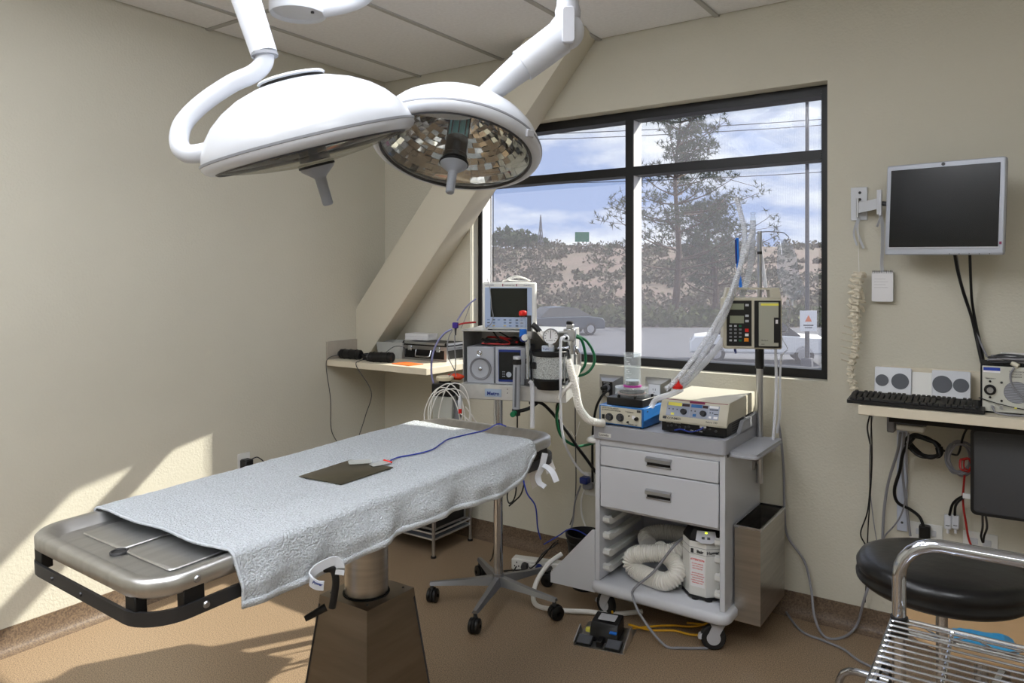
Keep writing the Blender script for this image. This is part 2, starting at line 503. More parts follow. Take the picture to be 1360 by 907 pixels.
# coved base: profile swept along the walls
def cove(p0, p1, nrm):
    p0, p1, nrm = Vector(p0), Vector(p1), Vector(nrm)
    prof = [(0, .10), (.006, .10), (.007, .05), (.012, .022), (.024, .008), (.045, .001), (.045, 0), (0, 0)]
    return G().loft([[p + nrm * a + Vector((0, 0, b)) for a, b in prof] for p in (p0, p1)])
struct(cove((XL, YB, 0), (XL, YF, 0), (1, 0, 0)), 'baseboard_left', M_base)
struct(cove((XR, YB, 0), (XL, YB, 0), (0, -1, 0)), 'baseboard_back', M_base)
struct(cove((XR, YF, 0), (XR, YB, 0), (-1, 0, 0)), 'baseboard_right', M_base)
# diagonal brace boxed in with plaster, standing off the back wall
def up(x): return 1.15 * x + 5.17
def dn(x): return 1.15 * x + 4.77
zt = H
xs_u = (zt - 5.17) / 1.15; xs_d = (zt - 4.77) / 1.15
def brace_ring(y, dd, uu):
    pts = [((1.022 - 4.77) / 1.15 - dd, 1.022), (XL + .001, 1.022), (XL + .001, up(XL) + uu), ((zt - 5.17) / 1.15 - uu / 1.15, zt), (xs_d - dd, zt)]
    return [(p[0], y, p[1]) for p in pts]
struct(G().loft([brace_ring(3.45, .07, 0), brace_ring(3.225, 0.0, 0), brace_ring(3.207, -.0, 0.0), brace_ring(3.2, 0.018, -.02)]), 'trim_1', M_brace)
# ------------------------------------------------------------------ window
win = G(); YG = 3.53
fx = [WX0, -2.64, -1.707, -1.664, -0.745, WX1]
fz = [WZ0, 1.085, 2.025, 2.07, 2.312, WZ1]
def bars(g, y0, y1, e=0.0):
    for a, b in ((fx[0], fx[1] - e), (fx[2] + e, fx[3] - e), (fx[4] + e, fx[5])): g.box(a, b, y0, y1, WZ0, WZ1)
    return g
win0 = bars(G(), YG - .004, YG + .006).obj('window_1', M_frame); win0['kind'] = 'structure'
g = G()
for a, b in ((fz[0], fz[1]), (fz[2], fz[3]), (fz[4], fz[5])):
    for c, d in ((fx[1], fx[2]), (fx[3], fx[4])): g.box(c, d, YG - .004, YG + .095, a, b)
g.obj('window_bar', M_frame, win0)
g = bars(G(), YG + .006, YG + .10); g.obj('window_frame', M_alu, win0, 'pale aluminium sides of the frame, lit by the sun')
for a, b in ((fz[1], fz[2]), (fz[3], fz[4])):
    for c, d in ((fx[1], fx[2]), (fx[3], fx[4])):
        G().box(c, d, YG + .068, YG + .072, a, b).obj('window_pane', M_pane, win0)
        G().add([(c, YG + .055, a), (d, YG + .055, a), (d, YG + .055, b), (c, YG + .055, b)], [(0, 1, 2, 3)]).obj('sun_screen', M_meshscreen, win0, 'fine woven sun screen')
# thin tracks at the left jamb, beaded chain at right
g = G()
for px in (652, 655): 
    p = aY(px, 300, YG + .04); g.box(p.x - .002, p.x + .002, YG + .038, YG + .042, WZ0 + .04, 2.02)
g.obj('screen_track', M_frame, win0)
ch = G()
z = 1.12
while z < 2.33:
    ch.ball((-0.742, YG - .02, z), .0028, 6); z += .0105
tag(ch.obj('blind_chain', M_dark), 'thin dark beaded blind chain hanging at the right edge of the window', 'chain')
for k in range(9):
    pass
# ------------------------------------------------------------------ outdoors
GZ = -1.5
M_asph = mat('asphalt', '4d4f58', 0.85, var=0.08, vscale=1.5)
M_hill = mat('dry_hill', '6d5c57', 0.95, col2='5e544b', vscale=0.25)
M_scrub = mat('scrub_green', '5a5c45', 0.9, col2='706455', vscale=0.6)
M_pineleaf = mat('pine_needles', '36432e', 0.8, col2='525c40', vscale=1.5)
M_bark = mat('pine_bark', '5a4a40', 0.9)
M_treed = mat('dark_foliage', '39482f', 0.9, col2='4a5a3a', vscale=0.8)
def FD(r, d, z): return EYE + FW * d + RT * r + Vector((0, 0, z - 1.5))
def hz(r, d):
    if d < 46: return GZ
    t = min((d - 46) / 70, 1.0)
    z = GZ + (6.6 + 1.0 * math.sin(r * .03 + .5)) * (t * t * (3 - 2 * t)) ** .8
    return z + noise.noise(Vector((r * .11, d * .11, 0))) * .5 * min(1, (d - 46) / 8)
g = G()
rs = [-60 + 4 * k for k in range(45)]; ds = [3.9 + 0.0, 46] + [46 + 4 * k for k in range(1, 23)]
wv = []
for d in ds: wv.append([FD(r, d, hz(r, d)) for r in rs])
n = len(rs); vs = [p for r_ in wv for p in r_]; fs = []
for i in range(len(ds) - 1):
    for j in range(n - 1): fs.append((i * n + j, i * n + j + 1, (i + 1) * n + j + 1, (i + 1) * n + j))
g.add(vs, fs); hill = g.obj('hillside', M_hill, ang=80); hill['kind'] = 'structure'
# near ground is a flat apron: keep it clear of the room
lot = G()
lot.add([FD(-55, 9, GZ + .02), FD(60, 9, GZ + .02), FD(60, 44, GZ + .02), FD(-55, 44, GZ + .02)], [(0, 1, 2, 3)])
lot = lot.obj('parking_lot', M_asph); lot['kind'] = 'structure'
# scrub over the hill: loose leafy clumps, too many to count
def clump(g, c, r, h, n, leaf):
    for k in range(n):
        a = rnd.uniform(0, 2 * PI); q = r * math.sqrt(rnd.random()); zz = rnd.uniform(.0, 1) * h * (1 - (q / r) ** 2 * .6)
        p = c + Vector((q * math.cos(a), q * math.sin(a), zz))
        u = Vector((rnd.gauss(0, 1), rnd.gauss(0, 1), rnd.gauss(0, 1))).normalized(); w = u.orthogonal().normalized()
        s = leaf * rnd.uniform(.6, 1.4)
        g.add([p - u * s, p + w * s * .5, p + u * s, p - w * s * .5], [(0, 1, 2, 3)])
g = G()
for k in range(420):
    d = rnd.uniform(48, 112); r = rnd.uniform(-.08, .46) * d
    s = rnd.uniform(.5, 1.5) * (1.2 if d < 70 else 1)
    clump(g, FD(r, d, hz(r, d)), s, s * .9, 64, .20)
tag(g.obj('scrub', M_scrub, smooth=False), 'low grey-green scrub scattered over the dry hillside beyond the car park', 'scrub', kind='stuff')
g = G()
for k in range(90):
    r = -6 + 26 * k / 90 + rnd.uniform(-.2, .2)
    clump(g, FD(r, 45.5 + rnd.uniform(-.5, .8), GZ), .8, 1.3, 60, .22)
tag(g.obj('hedge', mat('hedge_leaf', '555e38', .9, col2='6c6c45', vscale=1), smooth=False), 'olive green hedge along the far edge of the car park', 'hedge', kind='stuff')
# pine
def pine(base, Ht, lean, seed, label, spread=4.6, tufts=5, group=None, leaf=.34):
    rg = random.Random(seed)
    t = thing('pine_tree', label, 'tree', base, group=group)
    tr = G(); top = Vector((lean, 0, Ht))
    tp = [Vector((0, 0, 0)), Vector((lean * .3 + .15, .1, Ht * .35)), Vector((lean * .6 - .2, 0, Ht * .7)), top]
    tr.tube(tp, [.26, .05], 8, 6)
    cp = catmull(tp, 8); nd = G()
    for k in range(50):
        f = .24 + .76 * (k / 50) ** .9
        p = cp[min(int(f * (len(cp) - 1)), len(cp) - 1)]
        a = rg.uniform(0, 2 * PI); L = spread * (1.05 - .62 * f) * rg.uniform(.45, 1.15)
        e = p + Vector((math.cos(a) * L, math.sin(a) * L, L * rg.uniform(.15, .55)))
        m = p.lerp(e, .5) + Vector((0, 0, -L * .06))
        tr.tube([p, m, e], [.06, .015], 5, 4)
        ends = [(e, 1.0), (m.lerp(e, .5), .8)]
        for q in range(5):
            s0 = p.lerp(e, rg.uniform(.45, .95)); s1 = s0 + Vector((rg.gauss(0, 1), rg.gauss(0, 1), rg.gauss(.3, .6))) * L * .17
            tr.tube([s0, s1], [.02, .01], 4, 2); ends.append((s1, .9))
        for c, sc in ends:
            for q in range(tufts):
                cc = c + Vector((rg.gauss(0, .28), rg.gauss(0, .28), rg.gauss(0, .2)))
                for w in range(9):
                    u = Vector((rg.gauss(0, 1), rg.gauss(0, 1), rg.gauss(.35, .8))).normalized(); v = u.orthogonal().normalized() * .026
                    s = leaf * rg.uniform(.6, 1.2)
                    nd.add([cc - v, cc + v, cc + u * s], [(0, 1, 2)])
    tr.obj('trunk', M_bark, t)
    nd.obj('needles', M_pineleaf, t, smooth=False, kind='stuff')
    return t
pine(FD(10.2, 47, GZ), 13.2, .5, 3, 'tall airy pine tree standing behind the car park, right half of the window', 6.6, 5)
pine(FD(13.6, 50, GZ), 8.0, -.4, 5, 'shorter pine leaning to the right of the tall one', 3.4, 4)
# dark trees on the skyline
for k, (px, dd, hh, lb) in enumerate(((672, 108, 3.2, 'dark round tree on the skyline, left end of the window'), (692, 110, 2.7, 'dark tree on the skyline, middle of the three at the left end of the window'), (708, 111, 1.7, 'small dark tree on the skyline, nearest the transmission mast'))):
    r = (px - 680) / 990 * dd
    t = thing('skyline_tree', lb, 'tree', FD(r, dd, hz(r, dd)))
    G().tube([(0, 0, 0), (0, 0, hh * .5)], .15, 6, 2).obj('trunk', M_bark, t)
    c = G(); clump(c, Vector((0, 0, hh * .25)), 2.4, hh * .85, 420, .4); c.obj('foliage', M_treed, t, smooth=False, kind='stuff')
# mast on the skyline
b = FD((718 - 680) / 990 * 108, 108, hz(4, 108))
g = G()
for sx, sy in ((-1, -1), (1, -1), (1, 1), (-1, 1)): g.tube([b + Vector((sx * .35, sy * .35, -.5)), b + Vector((0, 0, 4.8))], .07, 4, 2)
for k in range(6):
    w = .33 * (1 - k / 6.5)
    for a_, b_ in (((-1, -1), (1, -1)), ((1, -1), (1, 1)), ((1, 1), (-1, 1)), ((-1, 1), (-1, -1))):
        g.tube([b + Vector((a_[0] * w, a_[1] * w, k * .75)), b + Vector((b_[0] * w * .9, b_[1] * w * .9, k * .75 + .7))], .04, 4, 2)
tag(g.obj('transmission_mast', M_mid), 'thin grey lattice mast on the skyline', 'mast')
# green road sign
t = thing('road_sign', 'small blank green road sign on the hill, seen through the left pane', 'sign', FD((773 - 680) / 990 * 100, 100, hz(9, 100)))
m = Matrix.Rotation(YAW, 4, 'Z')
g = G(); g.M = m; g.box(-.95, .95, -.06, 0, 1.0 + (0), 2.3); g.obj('sign_panel', mat('sign_green', '137a5a', .5), t)
for sx in (-.6, .6):
    g = G(); g.M = m; g.cyl((sx, .06, -1.2), (sx, .06, 2.1), .06, seg=6); g.obj('post', M_mid, t)
t.location.z = 1.5 + (368 - 321) / 990 * 100 - 1.0
# utility pole and wires
pp = FD((1072 - 680) / 990 * 24, 24, GZ)
t = thing('light_pole', 'tall thin dark pole in the car park behind the right pane', 'pole', pp)
G().cyl((0, 0, 0), (0, 0, 9.0), .075, .055, 12).obj('shaft', M_dark, t)
G().box(-.16, .16, -.16, .16, 0, .4, .03).obj('footing', M_asph, t)
G().tube([(0, 0, 8.9), (-.5, -.3, 9.2), (-1.2, -.7, 9.25)], .04, 8, 4).obj('lamp_arm', M_dark, t)
t2 = thing('warning_notice', 'white square notice with an orange mark on the pole behind the right pane', 'sign', pp + Vector((0, 0, 1.5 - 58 / 990 * 24 - GZ)) - FW * .09, YAW)
G().box(-.27, .27, -.012, 0, -.33, .33, .004).obj('board', M_paper, t2)
G().prism([(-.11, -.02), (.11, -.02), (0, .19)], -.018, -.012, 'xz').obj('triangle', M_orange, t2)
G().box(-.16, .16, -.016, -.012, -.16, -.12).obj('text_line', M_dark, t2); G().box(-.12, .12, -.016, -.012, -.23, -.2).obj('text_line', M_dark, t2)
for k, (y0, y1) in enumerate(((176, 150), (183, 158), (240, 222))):
    a = aD(560, y0 + 4, 62); b_ = aD(1250, y1 - 6, 62)
    mid = (a + b_) / 2 - Vector((0, 0, .5))
    tag(G().tube([a, a.lerp(mid, .5) - Vector((0, 0, .15)), mid, mid.lerp(b_, .5) - Vector((0, 0, .15)), b_], .035, 5, 6).obj('overhead_wire', M_dark), 'thin dark overhead wire crossing the sky, %s of the three' % ('highest', 'middle', 'lowest')[k], 'wire', 'overhead wires')
# cars
def car(px, d, L, colr, label, yaw, h=1.45):
    t = thing('car', label, 'car', FD((px - 680) / 990 * d, d, GZ + .02), YAW + yaw)
    W2 = .88; body = []
    prof = [(-L / 2, .35), (-L / 2, .78), (-L * .46, .92), (-L * .2, .98), (L * .30, .98), (L * .47, .88), (L / 2, .7), (L / 2, .32)]
    G().prism(prof, -W2, W2, 'xz', ch=.06).obj('body', colr, t)
    cab = [(-L * .30, .97), (-L * .18, h - .03), (L * .02, h), (L * .18, h - .06), (L * .34, .97)]
    G().loft([[(x, -W2 + .05, z) for x, z in cab[:1]] + [(x * .96, -W2 + .22, z) for x, z in cab[1:4]] + [(cab[4][0], -W2 + .05, cab[4][1])],
              [(x, W2 - .05, z) for x, z in cab[:1]] + [(x * .96, W2 - .22, z) for x, z in cab[1:4]] + [(cab[4][0], W2 - .05, cab[4][1])]]).obj('cabin_glass', M_dark, t)
    G().prism([(-L * .17, h - .02), (L * .02, h + .012), (L * .17, h - .05)], -W2 + .24, W2 - .24, 'xz').obj('roof', colr, t)
    for sx in (-.32, .31):
        for sy in (-1, 1):
            w = G().lathe([(.12, -.1), (.31, -.1), (.33, -.06), (.33, .06), (.31, .1), (.12, .1)], (L * sx, sy * (W2 - .1), .33), (0, 1, 0), 18).obj('wheel', M_rubber, t)
            G().cyl((L * sx, sy * (W2 + .0), .33), (L * sx, sy * (W2 + .012), .33), .2, seg=14).obj('hubcap', M_satin, w)
    for sy in (-.6, .6):
        G().box(L / 2 - .03, L / 2 + .01, sy - .15, sy + .15, .6, .72, .01).obj('headlight', M_paper, t)
        G().box(-L / 2 - .01, -L / 2 + .03, sy - .15, sy + .15, .62, .75, .01).obj('tail_light', M_red, t)
car(742, 38.5, 4.5, mat('car_slate', '4c5560', .25, metal=.3), 'dark grey car parked beyond the patient monitor', .35)
car(1005, 26.5, 4.6, mat('car_white', 'e9e9ea', .25), 'white car parked behind the infusion pump, right pane', PI - .25)
# tree outside to the right whose fronds break up the sunlight
t = thing('palm_tree', 'feathery palm just outside to the right of the window', 'tree', (2.95, 6.55, GZ))
G().tube([(0, 0, 0), (.05, 0, 3), (0, 0, 5.6)], .13, 10, 4).obj('trunk', M_bark, t)
rg = random.Random(11)
for k in range(13):
    a = 2 * PI * k / 13 + rg.uniform(-.15, .15); L = rg.uniform(1.5, 1.9); q = rg.uniform(.2, .7)
    pts = [Vector((math.cos(a) * L * f, math.sin(a) * L * f, 5.6 + q * math.sin(f * PI * .8) * 1.0 - f * f * 1.0)) for f in (0, .25, .5, .75, 1)]
    P = catmull(pts, 7); fr = G().tube(pts, [.018, .005], 5, 4)
    for i in range(3, len(P) - 1):
        T = (P[i + 1] - P[i]).normalized(); S = T.cross(Vector((0, 0, 1))).normalized()
        for sg in (-1, 1):
            ll = .5 * math.sin(PI * min(.97, .15 + i / len(P) * .85)) + .08
            e = P[i] + S * sg * ll + T * ll * .45 - Vector((0, 0, ll * .25)); w = T * .014
            fr.add([P[i] - w, P[i] + w, e], [(0, 1, 2)])
    fr.obj('frond', M_pineleaf, t, smooth=False)
# ------------------------------------------------------------------ surgical lights
def cam_vec(r, u, f): return (RT * r + Vector((0, 0, u)) + FW * f).normalized()
def surgical_head(t, c, n, Rr, spin=0.0):
    """c centre of the rim, n axis pointing down out of the lamp"""
    x, y, z = frame_of(-n)
    M = Matrix(((x.x, y.x, z.x, c.x), (x.y, y.y, z.y, c.y), (x.z, y.z, z.z, c.z), (0, 0, 0, 1)))
    s = Rr / .29
    g = G(); g.M = M
    prof = [(.272, -.002), (.288, .0), (.289, .008), (.282, .030), (.266, .060), (.240, .091), (.205, .119), (.162, .143), (.11, .161), (.055, .171), (0.0, .173)]
    g.lathe([(r * s, h * s) for r, h in prof], seg=64)
    dome = g.obj('dome', M_white, t, ang=60)
    g = G(); g.M = M
    g.lathe([(.0, .170 * s), (.07 * s, .171 * s), (.086 * s, .172 * s), (.092 * s, .177 * s), (.088 * s, .182 * s), (.04 * s, .190 * s), (0, .192 * s)], seg=40)
    g.obj('dome_cap', M_white, t)
    g = G(); g.M = M
    g.lathe([(.087 * s, .166 * s), (.087 * s, .1745 * s)], seg=40); g.obj('cap_gap', M_black, t)
    g = G(); g.M = M
    R2 = [(.292, .002), (.2945, .004), (.2945, -.002), (.292, -.004), (.292, .002)]
    g.lathe([(r * s, h * s) for r, h in R2], seg=64); g.obj('seam', M_gasket, t)
    g = G(); g.M = M
    R3 = [(.293, -.002), (.292, -.010), (.287, -.019), (.276, -.026), (.262, -.027), (.258, -.022), (.260, -.016), (.270, -.004), (.293, -.002)]
    g.lathe([(r * s, h * s) for r, h in R3], seg=64); g.obj('rim', M_white, t, ang=60)
    g = G(); g.M = M
    g.lathe([(r * s, h * s) for r, h in [(.262, -.027), (.257, -.031), (.252, -.028), (.254, -.020), (.262, -.027)]], seg=64); g.obj('lens_gasket', M_dark, t)
    # mirror facets
    g = G(); g.M = M
    def bowl(r): return (.140 * (1 - (r / .262) ** 2.2) - .012)
    nr = 13; rg = random.Random(5)
    for i in range(nr):
        r0 = .035 + (.258 - .035) * i / nr; r1 = .035 + (.258 - .035) * (i + 1) / nr
        ns = max(12, int(2 * PI * r1 / .030)); off = rg.random()
        for k in range(ns):
            a0 = 2 * PI * (k + off) / ns; a1 = 2 * PI * (k + 1 + off) / ns
            j = [rg.uniform(-.0022, .0022) for _ in range(2)]
            q = []
            for rr_, aa, jj in ((r0, a0, j[0] + j[1]), (r1, a0, -j[0] + j[1]), (r1, a1, -j[0] - j[1]), (r0, a1, j[0] - j[1])):
                q.append((rr_ * s * math.cos(aa), rr_ * s * math.sin(aa), (bowl(rr_) + jj) * s))
            g.add(q, [(0, 1, 2, 3)])
    g.obj('reflector', M_mirror, t, 'faceted mirror reflector', smooth=False)
    lens = G(); lens.M = M
    prof = [(.254, -.026), (.21, -.038), (.14, -.050), (.075, -.057), (.045, -.059)]
    lens.loft([[Vector((r * s * math.cos(2 * PI * k / 56), r * s * math.sin(2 * PI * k / 56), h * s)) for k in range(56)] for r, h in prof], caps=False)
    lens.obj('lens', M_lens, t, 'clear domed lens cover')
    g = G(); g.M = M
    for k in range(9):
        a = 2 * PI * k / 9
        g.box(-.001, .001, -.001, .001, .02, .12)
        g.v[-8:] = [tuple(M @ Vector((.036 * s * math.cos(a) + (i_ & 4) * .0008, .036 * s * math.sin(a) + (i_ & 2) * .0016, (.035 if i_ & 1 else .135) * s))) for i_ in range(8)]
    g.obj('filter_bar', M_dark, t)
    g = G(); g.M = M; g.cyl((0, 0, .03 * s), (0, 0, .135 * s), .034 * s, seg=28); g.obj('bulb_filter', M_cyan, t, 'cyan glass filter round the bulb')
    g = G(); g.M = M
    g.lathe([(r * s, h * s) for r, h in [(.0, .034), (.036, .034), (.038, .028), (.038, -.03), (.042, -.034), (.042, -.048), (.0, -.05)]], seg=32); g.obj('bulb_socket', M_black, t)
    g = G(); g.M = M
    g.lathe([(r * s, h * s) for r, h in [(0, -.066), (.047, -.067), (.045, -.073), (.018, -.095), (.0155, -.10), (.0145, -.172), (.011, -.176), (0, -.177)]], seg=28)
    g.obj('handle', mat('handle_grey', '9498a0', .4), t, 'grey sterile handle')
    g = G(); g.M = M; g.lathe([(.0, -.060 * s), (.050 * s, -.060 * s), (.050 * s, -.066 * s), (.0, -.067 * s)], seg=32); g.obj('handle_ring', M_black, t)
    return M, s
cA = aD(412, 190, 2.05); nA = cam_vec(.245, -.965, .175)
tA = thing('surgical_light', 'large white domed surgical light, nearer and left of the two, seen edge on', 'surgical light', (cA.x, cA.y, H), group='ceiling surgical lights')
hub_c = aD(396, 20, 2.6)
def rel(o, P): return [Vector(p) - o.location for p in P]
class LG(G):
    """G whose points are given in world space but stored local to an unrotated thing"""
    def __init__(s, t): G.__init__(s); s.M = Matrix.Translation(-t.location)
# build heads with the thing's translation taken out
def head(t, c, n, Rr):
    M, s = surgical_head(t, c - t.location, n, Rr)
    return M, s
head(tA, cA, nA, .29)
g = LG(tA)
yoke = [aD(352, 68, 2.12), aD(350, 84, 2.12), aD(336, 98, 2.12), aD(306, 112, 2.12), aD(268, 138, 2.10), aD(243, 165, 2.08), aD(238, 190, 2.06), aD(247, 203, 2.05), aD(262, 204, 2.05), aD(284, 199, 2.05)]
g.tube(yoke, .026, 16, 6); g.obj('yoke', M_white, tA)
g = LG(tA); topA = aD(312, -45, 2.14)
g.tube([aD(351, 72, 2.12), topA], [.037, .043], 24, smooth=False); g.obj('drop_tube', M_white, tA)
g = LG(tA); g.cyl(aD(351, 71, 2.12), aD(351.5, 75, 2.12), .0375, seg=24); g.obj('collar', M_gasket, tA)
ph = Vector((hub_c.x, hub_c.y, 2.62))
g = LG(tA); g.tube([topA, topA + Vector((0, 0, .06)), ph - Vector((0, 0, .0))], .035, 16, 6); g.obj('ceiling_arm', M_white, tA)
g = LG(tA)
for q in (.30, -.45):
    pass
# right, farther head
cB = aD(606, 195, 2.5); nB = cam_vec(-.10, -.93, -.33)
tB = thing('surgical_light', 'white domed surgical light farther back, its mirrored underside and lens facing the camera', 'surgical light', (cB.x, cB.y, H), group='ceiling surgical lights')
head(tB, cB, nB, .285)
d2 = 2.42
g = LG(tB); elb = aD(752, 42, d2)
g.tube([aD(744, 50, d2), aD(693, 88, d2)], [.0555, .053], 28, smooth=False); g.obj('spring_arm_sleeve', M_white, tB)
g = LG(tB); g.tube([aD(694, 87, d2), aD(622, 146, d2)], [.047, .028], 28, smooth=False); g.obj('spring_arm', M_white, tB)
g = LG(tB); g.tube([aD(633, 137, d2), aD(621, 146, d2), aD(600, 147, d2 - .01), aD(565, 142, d2 - .02), aD(533, 141, d2), aD(505, 150, d2 + .04), aD(494, 168, d2 + .08)], .029, 18, 6); g.obj('yoke', M_white, tB)
g = LG(tB); g.ball(elb, .059, 28); g.obj('elbow', M_white, tB)
g = LG(tB)
el2 = elb - FW * .045
g.M = Matrix.Translation(-tB.location) @ Matrix.Translation(el2) @ Matrix.Rotation(YAW, 4, 'Z')
g.prism(rr(-.018, .024, -.055, .06, .012), -.022, .0, 'xz', ch=.003); g.obj('elbow_cover', M_lgrey, tB, 'light grey joint cover')
g = LG(tB); pB = elb + Vector((0.0, 0, .04))
g.lathe([(.0, -.02), (.040, .0), (.042, .03), (.036, .05), (.036, .32)], elb + Vector((.006, 0, .035)), (0, 0, 1), 28); g.obj('drop_tube', M_lgrey, tB)
g = LG(tB); g.tube([elb + Vector((0, 0, .34)), elb + Vector((-.05, .0, .40)), elb.lerp(hub_c, .5) + Vector((0, 0, .5 - (elb.z - 2.22) * .5)), aD(500, -18, 2.55), aD(470, 2, 2.58), aD(430, 12, 2.6)][3:], .03, 14, 6); g.obj('ceiling_arm', M_white, tB)
g = LG(tB); a_ = aD(500, -18, 2.55); g.tube([a_, Vector((elb.x - .1, elb.y, 2.62)), Vector((elb.x, elb.y, 2.60))], .03, 14, 6); g.obj('ceiling_arm', M_white, tB)
g = LG(tB); g.M = Matrix.Translation(-tB.location) @ Matrix.Translation(cB + (lambda v: (v - nB * v.dot(nB)).normalized())(cam_vec(.86, -.1, -.62)) * .288 + nB * .014) @ Matrix.Rotation(YAW + .9, 4, 'Z')
g.box(-.018, .018, -.006, .004, -.012, .012, .003); g.obj('switch_plate', M_lgrey, tB)
th = thing('ceiling_hub', 'white cylindrical ceiling hub that carries the two surgical lights', 'ceiling mount', (hub_c.x, hub_c.y, H))
g = LG(th)
zb = hub_c.z
g.lathe([(0, zb + .012), (.085, zb + .012), (.088, zb + .004), (.094, zb), (.098, zb + .006), (.098, 2.66), (.14, 2.68), (.14, 2.73), (0, 2.73)], (hub_c.x, hub_c.y, 0), seg=48); g.obj('housing', M_white, th)
g = LG(th); g.cyl(hub_c + RT * .05 - FW * .0 + Vector((0, 0, .006)), hub_c + RT * .05 + Vector((0, 0, .014)), .006, seg=10); g.obj('screw', M_dark, th)

# ------------------------------------------------------------------ operating table
TC = Vector((-1.617, 1.486, .938)); ty, tt, trl = -.043, .039, .010
ex = Vector((math.cos(ty), math.sin(ty), trl)).normalized()
ey = Vector((-math.sin(ty) * math.cos(tt), math.cos(ty) * math.cos(tt), math.sin(tt))); ey = (ey - ex * ey.dot(ex)).normalized()
ez = ex.cross(ey)
TM = Matrix(((ex.x, ey.x, ez.x, TC.x), (ex.y, ey.y, ez.y, TC.y), (ex.z, ey.z, ez.z, TC.z), (0, 0, 0, 1)))
TMi = TM.inverted()
def at_table(px, py, h=0.0):
    d = ray(px, py); n_ = ez; o = TC + ez * h
    t = (o - EYE).dot(n_) / d.dot(n_)
    return TMi @ (EYE + d * t)
HW, HL = .286, .712
tab = thing('operating_table', 'stainless steel operating table with a shallow tray top on a tapered pedestal', 'operating table', (-1.63, 1.60, 0))
TT = Matrix.Translation(-tab.location) @ TM
def TG():
    g = G(); g.M = TT; return g
out = rr(-HW, HW, -HL, HL, .085, 8); out2 = rr(-HW + .006, HW - .006, -HL + .006, HL - .006, .08, 8)
in1 = rr(-HW + .028, HW - .028, -HL + .028, HL - .028, .06, 8); in2 = rr(-HW + .046, HW - .046, -HL + .046, HL - .046, .045, 8)
def z3(P, z): return [(p[0], p[1], z) for p in P]
g = TG(); g.loft([z3(in2, -.030), z3(out2, -.036), z3(out, -.030), z3(out, -.006), z3(out2, 0), z3(in1, 0), z3(in2, -.020), z3(rr(-HW + .05, HW - .05, -HL + .05, HL - .05, .04, 8), -.021)], caps=True)
g.obj('tray_top', M_steelh, tab, ang=50)
# raised panels pressed in the tray floor
g = TG()
for y0, y1 in ((-HL + .095, -.02), (.02, HL - .075)):
    for x0, x1 in ((-HW + .085, -.008), (.008, HW - .085)):
        g.prism(rr(x0, x1, y0, y1, .012, 3), -.0215, -.0165, 'xy', ch=.002)
g.obj('raised_panel', M_steelh, tab)
g = TG(); g.torus((.0, -HL + .088, -.019), (0, 0, 1), .017, .003, 24, 8); g.cyl((0, -HL + .088, -.022), (0, -HL + .088, -.0195), .016, seg=20); g.obj('drain', M_rail, tab)
# accessory rail loop
ro = rr(-HW - .004, HW + .004, -HL - .002, HL + .002, .09, 8); ri = rr(-HW + .003, HW - .003, -HL + .005, HL - .005, .084, 8)
g = TG(); g.ring(ro, ri, -.088, -.060); g.obj('accessory_rail', M_rail, tab)
g = TG()
for sx, sy in ((-1, -.55), (-1, .0), (-1, .6), (1, -.86), (1, -.3), (1, .3), (1, .86)):
    g = TG(); g.box(sx * (HW - .03), sx * (HW - .002), sy * HL - .022, sy * HL + .022, -.074, -.030, .002); g.obj('rail_spacer', M_black, tab)
for sx in (-.75, .75): g = TG(); g.box(sx * HW - .02, sx * HW + .02, -HL + .006, -HL + .03, -.074, -.030, .002); g.obj('rail_spacer', M_black, tab)
for x, y, z, ax in ((HW + .0005, -HL + .105, -.018, 1), (HW + .0045, -HL + .12, -.074, 1)):
    g = TG(); g.cyl((x, y, z), (x + .004, y, z), .0075, .0055, 14); s_ = g.obj('screw', M_satin, tab)
for x in (-.12, .02):
    g = TG(); g.cyl((x, -HL - .002, -.074), (x, -HL - .006, -.074), .005, .004, 12); g.obj('screw', M_rail, tab)
g = TG(); g.box(-.16, .16, -.30, .42, -.062, -.037, .006); g.obj('underframe', M_black, tab)
T0 = Matrix.Translation(-tab.location)
cx_, cy_ = -1.625, 1.595
g = G(); g.M = T0; g.cyl((cx_, cy_, .55), (cx_, cy_, .885), .064, seg=40); g.obj('column', M_steel, tab)
g = G(); g.M = T0; g.torus((cx_, cy_, .5585), (0, 0, 1), .0665, .0035, 40, 8); g.obj('column_seal', M_blackmat, tab)
g = G(); g.M = T0; cx_, cy_ = -1.63, 1.604
def sq(h, z): return [(cx_ + sx * h, cy_ + sy * h, z) for sx, sy in ((-1, -1), (1, -1), (1, 1), (-1, 1))]
g.loft([sq(.16, .012), sq(.098, .535)]); g.obj('pedestal', M_basesteel, tab)
g = G(); g.M = T0; g.loft([sq(.101, .528), sq(.0985, .555), sq(.094, .557)]); g.obj('pedestal_cap', M_basesteel, tab)
g = G(); g.M = T0; g.loft([sq(.20, 0), sq(.20, .010), sq(.19, .014)]); g.obj('floor_plate', M_basesteel, tab)
g = G(); g.M = T0
for sx, sy in ((-.8, -.8), (.8, -.8), (.8, .8), (-.8, .8)): g = G(); g.M = T0; g.ball((cx_ + sx * .094, cy_ + sy * .094, .557), .004, 8); g.obj('cap_screw', M_dark, tab)
# corner trims of the pedestal
for sx, sy in ((1, 1), (-1, -1)):
    g = G(); g.M = T0; g.tube([(cx_ + sx * .159, cy_ + sy * .159, .014), (cx_ + sx * .0985, cy_ + sy * .0985, .53)], .0035, 6, smooth=False); g.obj('corner_trim', M_dark, tab)
